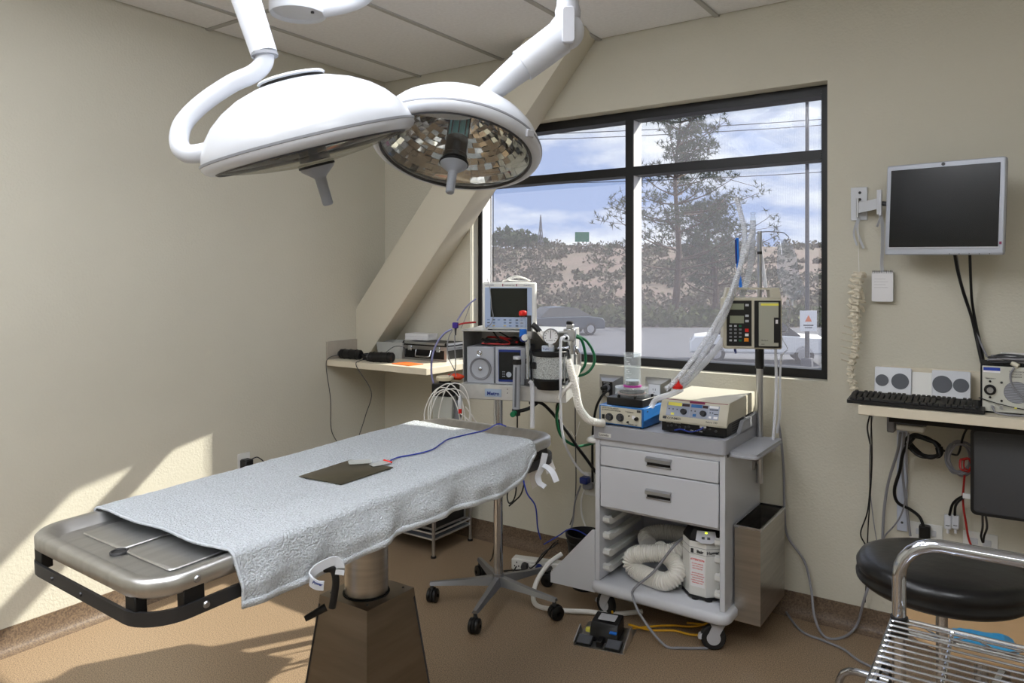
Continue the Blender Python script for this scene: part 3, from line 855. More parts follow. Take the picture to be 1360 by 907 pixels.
# height lever clamps under the right-hand long side
def wl(px, py, d): return aD(px, py, d) - tab.location
g = G()
g.tube([wl(424, 757, 1.72), wl(441, 756, 1.73), wl(446, 770, 1.73), wl(444, 790, 1.73), wl(441, 807, 1.73)], .0085, 12, 6); g.obj('tilt_lever', M_lever, tab, 'black curved lever')
g = G(); g.tube([wl(433, 806, 1.86), wl(405, 822, 1.84)], [.010, .007], 10, smooth=False); g.obj('foot_lever', M_lever, tab, 'short black lever')
g = G(); g.tube([wl(385, 768, 1.66), wl(399, 765, 1.67)], .008, 10, smooth=False); g.obj('lock_knob', M_lever, tab)
def strap(pts, w, up_, m, name, t, th_=.002, label=None):
    P = catmull(pts, 5); rings = []
    N = len(P)
    for i, p in enumerate(P):
        T_ = (P[min(i + 1, N - 1)] - P[max(i - 1, 0)]).normalized(); U = (up_ - T_ * T_.dot(up_)).normalized(); Nn = T_.cross(U)
        rings.append([p + U * w / 2 + Nn * th_, p - U * w / 2 + Nn * th_, p - U * w / 2 - Nn * th_, p + U * w / 2 - Nn * th_])
    return G().loft(rings).obj(name, m, t, label)
tc_ = thing('tie_cleat', 'white hooked tie cleat with blue lettering clipped on the rail above the black lever', 'cleat', (-1.32, 1.20, .84))
def wq(px, py, d): return aD(px, py, d) - tc_.location
strap([wq(451, 763, 1.69), wq(452, 752, 1.69), wq(446, 745, 1.69), wq(434, 748, 1.68), wq(420, 756, 1.67), wq(413, 765, 1.66), wq(414, 772, 1.65), wq(421, 777, 1.65), wq(430, 778, 1.65)], .020, Vector((0, 0, 1)), M_white, 'hook_band', tc_)
mt = Matrix.Translation(wq(414.5, 774.5, 1.641)) @ Matrix.Rotation(YAW + .1, 4, 'Z') @ Matrix.Rotation(PI / 2, 4, 'X') @ Matrix.Rotation(-.35, 4, 'Z')
text('Power', .0085, M_navy, mt, tc_, bold=.0004)
# far-right cleat and cards
tc2 = thing('tie_cleat', 'white two-pronged tie cleat hanging at the far right corner of the table', 'cleat', (-1.27, 2.06, .86))
def wq2(px, py, d): return aD(px, py, d) - tc2.location
strap([wq2(724, 602, 2.42), wq2(722, 610, 2.42), wq2(719, 622, 2.42), wq2(714, 632, 2.42), wq2(716, 641, 2.41), wq2(724, 647, 2.40)], .020, FW * .3 + RT, M_white, 'prong', tc2)
strap([wq2(721, 618, 2.415), wq2(727, 621, 2.41), wq2(734, 628, 2.40), wq2(739, 640, 2.39)], .020, FW * .3 + RT, M_white, 'prong', tc2)
def card(P, label, z=.001):
    P = [Vector(p) for p in P]; n_ = (P[1] - P[0]).cross(P[2] - P[0]).normalized() * z
    return tag(G().loft([[p + n_ for p in P], [p - n_ for p in P]]).obj('paper_card', M_paper), label, 'card')
card([aD(700, 622, 2.47), aD(716, 616, 2.47), aD(720, 640, 2.47), aD(707, 650, 2.47)], 'white card hanging under the far right corner, left of the cleat')
card([aD(722, 613, 2.50), aD(733, 610, 2.50), aD(738, 623, 2.50), aD(726, 630, 2.50)], 'small white card tucked behind the cleat at the far right corner')

# ------------------------------------------------------------------ towel
nl = at_table(121, 674, .004); nr_ = at_table(301, 735, .004)
fl = at_table(590, 566, .004); fr_ = at_table(716, 588, .004)
def towel_surface(hem=False):
    nu, nv = 90, 150
    rows = []
    for j in range(nv + 1):
        fv = j / nv
        row = []
        drop = .102 * (1 - max(0, (fv - .80) / .2) ** 2 * .72) + .008 * math.sin(fv * 9)
        S0 = -.30; S1 = HW + .004 + drop
        for i in range(nu + 1):
            fu = i / nu; s = S0 + (S1 - S0) * fu
            v0 = nl.y + (nr_.y - nl.y) * min(1.15, max(0, (s + .28) / .56))
            v1 = fl.y + (fr_.y - fl.y) * min(1.1, max(0, (s + .28) / .56))
            v = v0 + (v1 - v0) * fv
            v += .004 * math.sin(s * 25 + 1)
            nzv = noise.noise(Vector((s * 7, v * 5, 3)))
            r_ = .018; e = HW + .003 - r_; top = .0065
            if s < -HW + .006: u = -HW - .002; z = top - (-HW + .006 - s) * .9 
            elif s <= e: 
                u = s; z = top + .0035 * max(0, nzv + .25)
                mid = 1 - min(1, abs(s) / (HW - .05)); z -= .004 * max(0, mid) ** .5 * 0
            elif s <= e + r_ * PI / 2:
                a = (s - e) / r_; u = e + r_ * math.sin(a); z = top - r_ + r_ * math.cos(a)
            else:
                h = s - e - r_ * PI / 2; k = min(1, h / .05)
                u = e + r_ + k * (.007 * math.sin(v * 21 + 1.7 * math.sin(v * 7)) * (.4 + k) + .003 * math.sin(v * 55 + h * 30) + .020)
                z = top - r_ - h * (1 + .02 * math.sin(v * 13)); v += k * .006 * math.sin(v * 31)
            z += .0012 * noise.noise(Vector((s * 60, v * 60, 0)))
            row.append((u, v, z))
        rows.append(row)
    return rows
rows = towel_surface()
tw = thing('towel', 'pale grey-white terry towel spread over the operating table, hanging over its near long side', 'towel', (-1.6, 1.5, .95))
TW = Matrix.Translation(-tw.location) @ TM
def sheet(rows, th_, name, m, parent, label=None):
    nv, nu = len(rows), len(rows[0]); g = G(); g.M = TW
    vs = [p for r_ in rows for p in r_]
    fs = [(j * nu + i, j * nu + i + 1, (j + 1) * nu + i + 1, (j + 1) * nu + i) for j in range(nv - 1) for i in range(nu - 1)]
    g.add(vs, fs); o = g.obj(name, m, parent, label, ang=180)
    md = o.modifiers.new('thickness', 'SOLIDIFY'); md.thickness = th_; md.offset = 0
    return o
sheet(rows, .004, 'cloth', M_towel, tw)
# hems: woven bands along the near end and the long hanging edge
off = [[(p[0] + .0012, p[1], p[2] + .0006) for p in r_] for r_ in rows]
sheet([r_[-3:] for r_ in off], .0052, 'hem', M_hem, tw)
sheet([r_ for r_ in rows[:2]], .005, 'hem', M_hem, tw)
# grounding plate on the towel
def on_towel(px, py, h=.012): return TM @ at_table(px, py, h)
cor = [on_towel(397, 633), on_towel(453, 644), on_towel(522, 621), on_towel(466, 611)]
cx0 = sum(cor, Vector()) / 4
g = G(); g.loft([[cx0 + (p - cx0) * .985 for p in cor], cor, [p + ez * .0015 for p in cor], [cx0 + (p - cx0) * .985 + ez * .0022 for p in cor]])
tag(g.obj('ground_plate', M_plate), 'dull olive-grey metal plate lying on the towel', 'plate')
cable('thin blue lead running from the metal plate across the towel', [on_towel(517, 612, .016), on_towel(530, 607, .013), on_towel(552, 603, .013), on_towel(574, 597, .014), on_towel(586, 589, .014), on_towel(596, 583, .014), on_towel(620, 577, .012), on_towel(645, 571, .012), on_towel(661, 563, .016), aD(672, 566, 2.62)], .0022, M_bluec)
t = thing('adhesive_tape', 'crumpled pale tape strips holding the blue lead to the plate', 'tape', on_towel(500, 614))
for k, (a, b_, c, d_) in enumerate((((462, 612), (492, 610), (494, 615), (464, 617)), ((490, 617), (517, 610), (519, 615), (496, 620)))):
    P = [on_towel(*p, .0165) - t.location for p in (a, b_, c, d_)]
    G().loft([P, [p + ez * .001 for p in P]]).obj('tape_strip', M_frost, t)
G().tube([on_towel(510, 611, .018) - t.location, on_towel(520, 614, .017) - t.location], .003, 8, smooth=False).obj('red_connector', M_red, t)
# ------------------------------------------------------------------ white drawer cart
CX0, CX1, CY0, CY1 = -1.556, -.976, 2.912, 3.385
t = thing('drawer_cart', 'white two-drawer rolling cart with an open lower bay, beneath the window', 'cart', (-1.266, 3.15, 0))
o_ = t.location.copy()
def CG():
    g = G(); g.M = Matrix.Translation(-o_); return g
g = CG()
g.box(CX0, CX0 + .022, CY0, CY1, .17, .80, .002); g.obj('side_panel', M_cart, t)
g = CG(); g.box(CX1 - .022, CX1, CY0, CY1, .17, .80, .002); g.obj('side_panel', M_cart, t)
g = CG(); g.box(CX0 + .022, CX1 - .022, CY1 - .012, CY1, .17, .80); g.obj('back_panel', M_cart, t)
g = CG(); g.box(CX0 + .022, CX1 - .022, CY0 + .004, CY0 + .02, .765, .80, .001); g.obj('top_rail', M_cart, t)
for nm, z0, z1 in (('drawer', .677, .763), ('drawer', .497, .673)):
    g = CG(); g.box(CX0 + .026, CX1 - .026, CY0 - .002, CY0 + .018, z0, z1, .003); g.box(CX0 + .035, CX1 - .035, CY0 + .02, CY1 - .03, z0 + .008, z1 - .015)
    d_ = g.obj(nm, M_cart, t)
    zc = (z0 + z1) / 2 + .006; xm = (CX0 + CX1) / 2 + .01
    g = CG(); g.box(xm - .052, xm + .052, CY0 - .006, CY0 - .0021, zc - .016, zc + .014, .0015); g.obj('handle_backplate', M_black, d_)
    g = CG()
    g.loft([[(xm + sx * .056, CY0 - .002, zc + .020), (xm + sx * .056, CY0 - .018, zc + .014), (xm + sx * .056, CY0 - .020, zc + .002), (xm + sx * .056, CY0 - .014, zc - .002), (xm + sx * .056, CY0 - .010, zc + .008), (xm + sx * .056, CY0 - .002, zc + .012)] for sx in (-1, 1)])
    g.obj('handle', M_satin, d_)
    g = CG(); g.box(xm - .056, xm + .056, CY0 - .008, CY0 - .002, zc - .022, zc - .015, .002); g.obj('handle_lip', M_satin, d_)
# moulded top with raised lip, step up on the right, label
g = CG(); g.prism(rr(CX0 - .006, CX1 + .004, CY0 - .012, CY1 + .002, .02, 4), .80, .8465, 'xy'); g.obj('top_tray', M_cartgrey, t)
g = CG()
oo = rr(CX0 - .008, CX1 + .006, CY0 - .014, CY1 + .004, .022, 4); ii = rr(CX0 + .012, CX1 - .014, CY0 + .006, CY1 - .016, .012, 4)
g.ring(oo, ii, .796, .853); g.obj('tray_lip', M_cartgrey, t)
g = CG()
g.prism([(CY0 + .17, .850), (CY0 + .22, .895), (CY1 + .002, .905), (CY1 + .002, .850)], CX1 - .010, CX1 + .006, 'yz'); g.obj('raised_side', M_cartgrey, t)
g = CG(); g.box(CX0 + .025, CX0 + .085, CY0 - .0155, CY0 - .0145, .805, .822, .0004); lb = g.obj('label_plate', M_offwhite, t)
text('Lionville', .014, M_dark, Matrix.Translation(-o_) @ face_front(CX0 + .028, CY0 - .0158, .809), lb)
# base with rounded bumper
g = CG(); bo = rr(CX0 - .018, CX1 + .022, CY0 - .03, CY1 + .01, .045, 6)
bi = rr(CX0 - .008, CX1 + .012, CY0 - .02, CY1, .038, 6)
g.loft([z3(bi, .122), z3(bo, .132), z3(bo, .158), z3(bi, .168)]); g.obj('base_bumper', M_cart, t, ang=60)
# slide brackets inside
for side, x in ((1, CX0 + .022), (-1, CX1 - .022)):
    for k, z in enumerate((.205, .272, .345, .415)):
        g = CG(); yf = CY0 + .03
        g.prism([(yf, z + .024), (yf + .02, z + .028), (yf + .035, z + .016), (yf + .33, z + .020), (yf + .33, z), (yf + .03, z - .006), (yf + .012, z - .004), (yf, z + .008)], x, x + side * .032, 'yz')
        g.obj('slide_bracket', M_offwhite, t)
g = CG(); g.box(CX0 + .03, CX1 - .03, CY0 + .02, CY1 - .013, .484, .492); g.obj('bay_ceiling', M_cart, t)
g = CG(); g.cyl((CX1, CY0 + .03, .785), (CX1 + .003, CY0 + .03, .785), .006, seg=12); g.obj('lock', M_dark, t)
# left wing and push handle, right wing shelf
g = CG(); g.prism([(-1.785, .105), (-1.785, .150), (CX0 - .015, .385), (CX0, .385), (CX0, .112)], CY0 - .004, CY0 + .012, 'xz', ch=.002); g.obj('side_wing', M_cart, t)
g = CG(); g.tube([(CX0, CY0 + .02, .775), (CX0 - .035, CY0 + .02, .775), (CX0 - .045, CY0 + .06, .775), (CX0 - .045, CY0 + .32, .775), (CX0 - .035, CY0 + .36, .775), (CX0, CY0 + .36, .775)], .012, 12, 5); g.obj('push_handle', M_offwhite, t)
g = CG()
g.prism(rr(CX1 + .001, CX1 + .115, CY0 + .035, CY0 + .40, .014, 4), .792, .803, 'xy')
g.obj('side_shelf', M_cartgrey, t)
g = CG(); g.prism(rr(CX1 + .002, CX1 + .118, CY0 + .03, CY0 + .405, .018, 4), .781, .793, 'xy', ch=.003); g.obj('side_shelf_rim', M_cartgrey, t)
# casters
def caster(parent, x, y, M_, r=.05, yaw=0.0, m1=M_rubber, m2=M_lgrey, z_top=.122, w=.03):
    mm = M_ @ Matrix.Translation((x, y, 0)) @ Matrix.Rotation(yaw, 4, 'Z')
    g = G(); g.M = mm; g.lathe([(.015, -w / 2), (r * .9, -w / 2), (r, -w / 2 + .006), (r, w / 2 - .006), (r * .9, w / 2), (.015, w / 2)], (0.02, 0, r + .0005), (0, 1, 0), 26); wh = g.obj('caster_wheel', m1, parent)
    g = G(); g.M = mm; g.cyl((.02, -w / 2 - .002, r), (.02, w / 2 + .002, r), r * .55, seg=20); g.obj('wheel_hub', m2, wh)
    g = G(); g.M = mm
    for sy in (-1, 1):
        g.prism([(-.022, z_top - .02), (.026, z_top - .02), (.04, r + .02), (.034, r - .012), (.012, r - .012)], sy * (w / 2 + .003), sy * (w / 2 + .006), 'xz')
    g.box(-.024, .03, -w / 2 - .006, w / 2 + .006, z_top - .024, z_top - .016, .002); g.cyl((0, 0, z_top - .018), (0, 0, z_top), .014, seg=12)
    g.obj('caster_fork', m2, wh)
    g = G(); g.M = mm; g.prism([(.05, .075), (.075, .06), (.08, .045), (.07, .042), (.045, .062)], -.012, .012, 'xz'); g.obj('brake_pedal', m2, wh)
MT = Matrix.Translation(-o_)
caster(t, CX1 - .04, CY0 + .035, MT, .05, PI + .5); caster(t, CX0 + .045, CY0 + .05, MT, .05, PI - .3)
caster(t, CX1 - .04, CY1 - .05, MT, .05, 0.2); caster(t, CX0 + .05, CY1 - .05, MT, .05, 2.0)
# steel waste bin hooked to the cart
t = thing('waste_bin', 'tall open stainless steel bin hooked on the right side of the white cart', 'bin', (-.915, 3.18, .11))
g = G(); w, d, h = .052, .180, .385
def rc(e, z): return [(-w - e, -d - e, z), (w + e, -d - e, z), (w + e, d + e, z), (-w - e, d + e, z)]
g.loft([rc(0, 0), rc(.0, h), rc(-.003, h), rc(-.003, .006)]); g.obj('bin_body', M_steel, t)
g = G(); g.ring([p[:2] for p in rc(.003, 0)], [p[:2] for p in rc(-.004, 0)], h - .006, h + .003); g.obj('rolled_rim', M_chrome, t)
g = G(); g.box(-w - .0035, -w - .0005, -.05, .05, h - .05, h - .005); g.obj('hook', M_satin, t)
# function generator
def knob(parent, x, y, z, r, d, m, M_=None, ax=(0, -1, 0), skirt=None):
    g = G(); g.M = M_
    a = Vector((x, y, z)); v = Vector(ax)
    if skirt: g.cyl(a, a + v * .002, skirt, seg=20)
    g.cyl(a, a + v * d, r, r * .85, 16); return g.obj('knob', m, parent)
t = thing('signal_generator', 'small instrument box with blue case and cream front panel, on the cart left corner', 'instrument', (-1.447, 3.05, .847), -.03)
t.scale = (1, 1, .9)
g = G(); g.box(-.108, .108, -.10, .10, .006, .098, .003); g.obj('case', M_blue, t)
g = G(); g.box(-.100, .100, -.1025, -.10, .012, .092, .001); g.obj('front_panel', M_beige, t)
for sx in (-.09, .09):
    for sy in (-.08, .08): G().cyl((sx, sy, 0), (sx, sy, .007), .008, seg=10).obj('foot', M_black, t)
knob(t, -.055, -.1025, .042, .014, .016, M_dark, skirt=.019); knob(t, -.002, -.1025, .045, .014, .016, M_dark, skirt=.019); knob(t, .078, -.1025, .048, .009, .012, M_black)
knob(t, .036, -.1025, .028, .005, .008, M_black); knob(t, .042, -.1025, .058, .003, .008, M_black)
G().box(-.092, -.078, -.105, -.102, .030, .052, .001).obj('rocker_switch', M_black, t)
G().box(.078, .096, -.1035, -.102, .078, .090, .0005).obj('badge', M_dark, t)
G().box(.055, .070, -.103, -.102, .045, .062).obj('socket_label', M_paper, t)
text('GRASS INSTRUMENTS', .0085, M_dark, face_front(-.093, -.103, .082), t)
text('QUANTITATIVE SENSOR', .0085, M_dark, face_front(-.093, -.103, .072), t)
text('Transducer', .009, M_dark, face_front(.022, -.103, .074), t); text('MODEL S48', .009, M_dark, face_front(.035, -.103, .015), t)
for sy in (.02,):
    for k in range(1): G().cyl((.108, -.06, .08), (.1095, -.06, .08), .004, seg=8).obj('side_screw', M_dark, t)
t = thing('stirrer_base', 'flat black square plate stand lying on the blue instrument', 'stand', (-1.440, 3.05, .9357), -.03)
G().prism(rr(-.088, .088, -.088, .088, .01, 3), 0, .034, 'xy', ch=.002).obj('base', M_black, t)
for sx, sy in ((-.03, -.075), (.05, -.075), (.08, .03)): G().cyl((sx, sy, .034), (sx, sy, .046), .006, seg=10).obj('post', M_blackmat, t)
t = thing('round_chamber', 'low round clear dish with copper disc on the black stand', 'dish', (-1.445, 3.05, .9707))
G().lathe([(.0, 0.0), (.072, .0), (.074, .004), (.074, .010), (.0, .010)], seg=36).obj('bottom_disc', M_clear, t)
G().lathe([(.0, .0105), (.062, .0105), (.063, .014), (.0, .0145)], seg=36).obj('copper_disc', M_brown, t)
G().lathe([(.0, .0150), (.055, .0150), (.055, .021), (.0, .0215)], seg=36).obj('dark_ring', M_blackmat, t)
G().lathe([(.066, .011), (.0735, .011), (.0735, .034), (.0725, .034), (.0725, .013), (.066, .012)], seg=36).obj('dish_wall', M_clear, t)
G().lathe([(.0, .0345), (.075, .0345), (.076, .037), (.075, .040), (.0, .040)], seg=36).obj('lid', M_clear, t)
t = thing('measuring_cylinder', 'wide clear graduated measuring cylinder with magenta base on the round dish', 'cylinder', (-1.442, 3.05, 1.0112))
t.scale = (1, 1, .88)
G().lathe([(0, 0), (.040, 0), (.041, .004), (.040, .009), (0, .009)], seg=32).obj('base', M_magenta, t)
G().lathe([(.0355, .009), (.0375, .009), (.0375, .165), (.0395, .168), (.0385, .170), (.0355, .168), (.0355, .009)], seg=32).obj('glass_wall', M_clear, t)
G().lathe([(0, .0095), (.028, .0095), (.028, .028), (0, .028)], seg=24).obj('black_insert', M_blackmat, t)
G().lathe([(0, .0285), (.031, .0285), (.031, .0335), (0, .034)], seg=24).obj('white_cap', M_white, t)
for k, z in enumerate((.05, .07, .09, .11, .13, .15)):
    G().box(-.012, .012 if k % 2 else .002, -.0382, -.0377, z, z + .0012).obj('scale_mark', M_paper, t)
text('100', .008, M_paper, face_front(-.004, -.0384, .116), t); text('50', .008, M_paper, face_front(-.004, -.0384, .077), t)

# electrosurgical unit
EX, EY = -1.115, 3.13
t = thing('electrosurgical_unit', 'beige and black electrosurgical generator with a slanted control panel, on the cart right half', 'instrument', (EX, EY, .847), 0)
t.scale = (1, 1, .93)
g = G(); g.box(-.150, .128, -.17, .19, .006, .066, .003); g.obj('lower_body', M_black, t)
g = G()
prof = [(-.186, .058), (-.150, .150), (-.145, .153), (.19, .160), (.195, .155), (.195, .068), (-.160, .064), (-.183, .050)]
g.prism(prof, -.156, .134, 'yz', ch=.002); g.obj('upper_case', M_beige, t)
for sx in (-.12, .1):
    for sy in (-.14, .15): G().cyl((sx, sy, 0), (sx, sy, .008), .01, seg=10).obj('foot', M_black, t)
tl = math.atan2(.036, .092)
PM = Matrix.Translation((-.011, -.186, .058)) @ Matrix.Rotation(-tl, 4, 'X')     # panel frame: x right, z up along the slope, -y out
def PG():
    g = G(); g.M = PM; return g
LL = .0985
g = PG(); g.box(-.117, .108, -.0015, .001, .022, .084, .0005); cp_ = g.obj('control_panel', mat('panel_bluegrey', '9aa2b4', .45), t)
def pbox(x0, x1, z0, z1, m, nm, par, d=.0022):
    g = PG(); g.box(x0, x1, -d, -.001, z0, z1); return g.obj(nm, m, par)
pbox(-.112, -.052, .068, .083, M_ylw, 'yellow_strip', cp_); pbox(-.050, -.018, .069, .081, mat('led_dark', '2a0d10', .3), 'display', cp_)
pbox(-.011, .036, .068, .082, M_blue, 'blue_strip', cp_); pbox(.038, .060, .069, .081, MATS['led_dark'], 'display', cp_)
pbox(.066, .104, .073, .083, M_paper, 'white_strip', cp_); pbox(.068, .104, .064, .068, M_black, 'indicator', cp_)
pbox(-.095, -.081, .026, .036, M_ylw, 'yellow_key', cp_); pbox(.0, .014, .028, .040, M_blue, 'blue_key', cp_)
pbox(.068, .078, .028, .037, M_paper, 'white_key', cp_); pbox(.088, .104, .028, .037, M_paper, 'white_key', cp_); pbox(.088, .106, .046, .049, M_black, 'indicator', cp_)
pbox(-.0155, -.0145, .022, .084, M_lgrey, 'divider', cp_, .002); pbox(.0625, .0635, .022, .084, M_lgrey, 'divider', cp_, .002)
for x in (-.105, -.088, -.070, -.008, .008, .072, .082):
    pbox(x - .0025, x + .0025, .050, .055, M_dark, 'symbol', cp_)
for x in (-.040, .044): 
    g = PG(); g.cyl((x, -.001, .045), (x, -.015, .045), .0135, .0115, 20); g.obj('knob', M_black, t)
g = PG(); g.box(-.145, .140, -.0008, .0005, .0945, .097); g.obj('maroon_stripe', M_maroon, t)
g = PG(); g.box(-.020, .045, -.0012, .0005, .086, .097); g.obj('maroon_tab', M_maroon, t)
text('CONMED', .014, M_dark, PM @ face_front(-.108, -.0008, .006), t, bold=.0002)
g = PG(); g.box(-.128, -.112, -.0012, .0005, .006, .018); g.obj('logo_block', M_dark, t)
text('Sabre 180', .012, M_dark, PM @ face_front(.058, -.0008, .007), t)
for k, x in enumerate((-.12, -.105, -.085, -.07, -.045, -.03, .02, .035, .06, .085)):
    G().cyl((x, -.17, .030 + .003 * (k % 3)), (x, -.1735, .030 + .003 * (k % 3)), .0045 + .001 * (k % 2), seg=10).obj('socket', M_dark, t)
text('BIPOLAR     MONOPOLAR', .0055, M_offwhite, face_front(-.128, -.1705, .044), t); text('V        15A  40A  500', .009, M_offwhite, face_front(-.05, -.1705, .018), t)
G().box(.018, .045, -.1735, -.17, .038, .052, .001).obj('white_plug', M_paper, t)
G().tube([(.035, -.176, .043), (.02, -.185, .030), (-.02, -.180, .016), (-.06, -.178, .022), (-.09, -.176, .014)], .0028, 6, 5).obj('blue_patch_lead', M_bluec, t)
for z in (.02, .03, .04, .05): G().box(.128, .1285, -.10, .08, z, z + .003).obj('vent_slot', M_blackmat, t)
# IV pole with pump
PX, PY = -.953, 3.30
t = thing('drip_pole', 'chrome drip pole with two hooks rising behind the right side of the cart', 'drip pole', (PX, PY, .60))
o_ = t.location.copy()
G().cyl((0, 0, 0), (0, 0, .56), .0145, seg=20, ch=.001).obj('lower_tube', M_satin, t)
G().cyl((0, 0, .50), (0, 0, .62), .019, seg=20, ch=.003).obj('collar', M_black, t)
G().cyl((0, 0, .60), (0, 0, 1.10), .010, seg=16).obj('upper_tube', M_satin, t)
G().cyl((0, 0, 1.0), (0, 0, 1.012), .0115, seg=16).obj('joint_ring', M_black, t)
hk = G().tube([(0, 0, 1.095), (.03, .004, 1.098), (.09, .02, 1.093), (.105, .02, 1.085), (.118, .02, 1.07), (.112, .02, 1.058), (.10, .02, 1.066)], .0022, 6, 5).obj('hook', M_chrome, t)
G().tube([(0, 0, 1.095), (-.03, -.004, 1.09), (-.06, -.01, 1.08), (-.075, -.01, 1.062), (-.066, -.01, 1.05), (-.055, -.01, 1.06)], .0022, 6, 5).obj('hook', M_chrome, t)
G().box(-.03, -.012, -.03, .02, .06, .10, .003).obj('clamp', M_satin, t); G().box(-.03, -.012, -.03, .02, .16, .20, .003).obj('clamp', M_satin, t)
# pump
pc = aD(998, 430, 3.13)
prz = R(27)
t = thing('infusion_pump', 'beige infusion pump with keypad and carrying handle clamped on the drip pole', 'pump', (pc.x, pc.y, pc.z), prz)
k_ = 3.13 / 990
def px2(x, y): return ((x - 998) * k_, (430 - y) * k_)
def pr(g, x0, y0, x1, y1, a, b, bev=0.0):
    p, q = px2(x0, y0), px2(x1, y1); return g.box(p[0], q[0], a, b, q[1], p[1], bev)
pr(G(), 961, 395, 1036, 463, -.02, .075, .006).obj('case', M_beige, t)
pr(G(), 965, 399, 997, 459, -.0225, -.0195, .001).obj('keypad_panel', M_black, t)
pr(G(), 1000.5, 399, 1034, 461, -.0225, -.0195, .001).obj('door_frame', M_black, t)
dr = pr(G(), 1006, 401, 1031, 459, -.026, -.022, .001).obj('door', mat('pump_door', 'a6a698', .45), t)
pr(G(), 1025, 421, 1033, 454, -.028, -.0255, .0005).obj('door_latch', M_black, dr)
pr(G(), 1027, 424, 1030, 429, -.0295, -.0275).obj('latch_key', M_paper, dr)
pr(G(), 1008.5, 402.5, 1031, 405.5, -.0268, -.0258).obj('yellow_strip', M_ylw, dr)
pr(G(), 969, 403, 987, 411, -.024, -.022).obj('display', M_lcd, t); pr(G(), 969, 419, 987, 429, -.024, -.022).obj('display', M_lcd, t)
for yy, row in ((405, (991,)), (419, (991,)), (426, (991,))):
    for xx in row: pr(G(), xx - 2.2, yy - 1.5, xx + 2.2, yy + 1.5, -.0245, -.022).obj('key', M_lgrey, t)
for j in range(5):
    for i in range(3):
        pr(G(), 970 + i * 6.2 - 1.6, 432.5 + j * 4.8 - 1.2, 970 + i * 6.2 + 1.6, 432.5 + j * 4.8 + 1.2, -.0245, -.022).obj('key', M_dgreen if (i == 2 and j in (0, 4)) else M_lgrey if j in (0, 4) else M_mid, t)
pr(G(), 988.5, 436, 993, 440.5, -.0245, -.022).obj('stop_key', M_red, t); pr(G(), 988.5, 442.5, 993, 446, -.0245, -.022).obj('key', M_paper, t)
pr(G(), 987.5, 448.5, 993, 453, -.0245, -.022).obj('orange_key', mat('key_orange', 'e2871f', .4), t)
text('Flo-Gard', .0075, M_dark, face_front(*[px2(1009, 452)[0]], -.0265, px2(1009, 452)[1]), dr); text('6201', .007, M_dark, face_front(px2(1009, 457)[0], -.0265, px2(1009, 457)[1]), dr)
g = G(); a, b_ = px2(963, 395), px2(1036, 382)
g.prism([(a[0], a[1]), (a[0] + .012, b_[1]), (a[0] + .052, b_[1]), (a[0] + .045, a[1])], .0, .06, 'xz'); g.prism([(b_[0], a[1]), (b_[0] - .008, b_[1]), (b_[0] - .048, b_[1]), (b_[0] - .044, a[1])], .0, .06, 'xz')
g.box(a[0] + .05, b_[0] - .046, .0, .06, b_[1] - .008, b_[1]); g.obj('carry_handle', M_beige, t)
G().cyl((.012, .075, .0), (.012, .098, .0), .02, seg=14).obj('pole_clamp', M_black, t)
G().cyl((.035, .01, px2(0, 463)[1] - .012), (.035, .01, px2(0, 463)[1]), .007, seg=10).obj('knob', M_black, t)
g = G(); p = px2(978, 466); g.torus((p[0], .02, p[1]), (1, 0, .2), .012, .0035, 16, 6); g.obj('blue_clip', M_navy, t)
# drip bag
t = thing('drip_bag', 'clear fluid bag hanging from the right hook of the drip pole', 'drip bag', aD(1036, 318, 3.22))
o_ = t.location.copy(); rings = []
for f, w, th_ in ((0, .012, .003), (.06, .020, .004), (.13, .034, .009), (.30, .043, .016), (.55, .048, .024), (.78, .050, .026), (.93, .042, .018), (1, .018, .005)):
    z = -.262 * f; xo = .012 + .050 * f
    rings.append([(xo + w * math.cos(2 * PI * k / 20) + .006 * math.sin(f * 9), th_ * math.sin(2 * PI * k / 20), z + .05 * 0) for k in range(20)])
g = G(); g.M = Matrix.Rotation(YAW, 4, 'Z'); g.loft(rings); g.obj('bag', M_bag, t, ang=80)
g = G(); g.M = Matrix.Rotation(YAW, 4, 'Z')
for k in range(9): g.box(.030 + .0058 * k * .6 - .014, .030 + .0058 * k * .6, -.0225 - .001 * k * .4, -.0215 - .001 * k * .4, -.06 - .019 * k, -.058 - .019 * k)
g.obj('volume_scale', M_dark, t, kind='stuff')
for a, b_ in ((1046, 398), (1053, 398)):
    G().cyl(aD(a, b_, 3.22) - o_, aD(a, b_ + 8, 3.22) - o_, .006, .0045, 10).obj('port', M_clear2, t)
cable('thin clear drip line looping from the bag down past the pump side', [aD(1048, 404, 3.2), aD(1047, 418, 3.18), aD(1048, 430, 3.17), aD(1045, 440, 3.16), aD(1037, 441, 3.15), aD(1040, 452, 3.16), aD(1046, 463, 3.17), aD(1040, 470, 3.17), aD(1036, 480, 3.18)], .0022, M_clear2, name='drip_line')
t = thing('drip_chamber', 'small clear drip chamber hanging under the fluid bag', 'drip chamber', aD(1048, 415, 3.19))
G().lathe([(0, -.03), (.003, -.03), (.009, -.022), (.009, .012), (.004, .018), (0, .018)], seg=14).obj('chamber', M_clear2, t)
G().lathe([(.0, .016), (.013, .016), (.013, .021), (0, .021)], seg=14).obj('cap', M_white, t)
cable('long clear tube hanging straight down beside the pole below the pump', [aD(1030, 463, 3.2), aD(1031, 500, 3.2), aD(1030, 540, 3.2), aD(1027, 580, 3.2), aD(1026, 590, 3.2)], .0065, M_clear2, name='drip_line')
cable('second clear tube hanging behind the pump down to the side shelf', [aD(1038, 470, 3.24), aD(1036, 500, 3.24), aD(1036, 545, 3.24), aD(1032, 575, 3.24)], .005, M_clear2, name='drip_line')
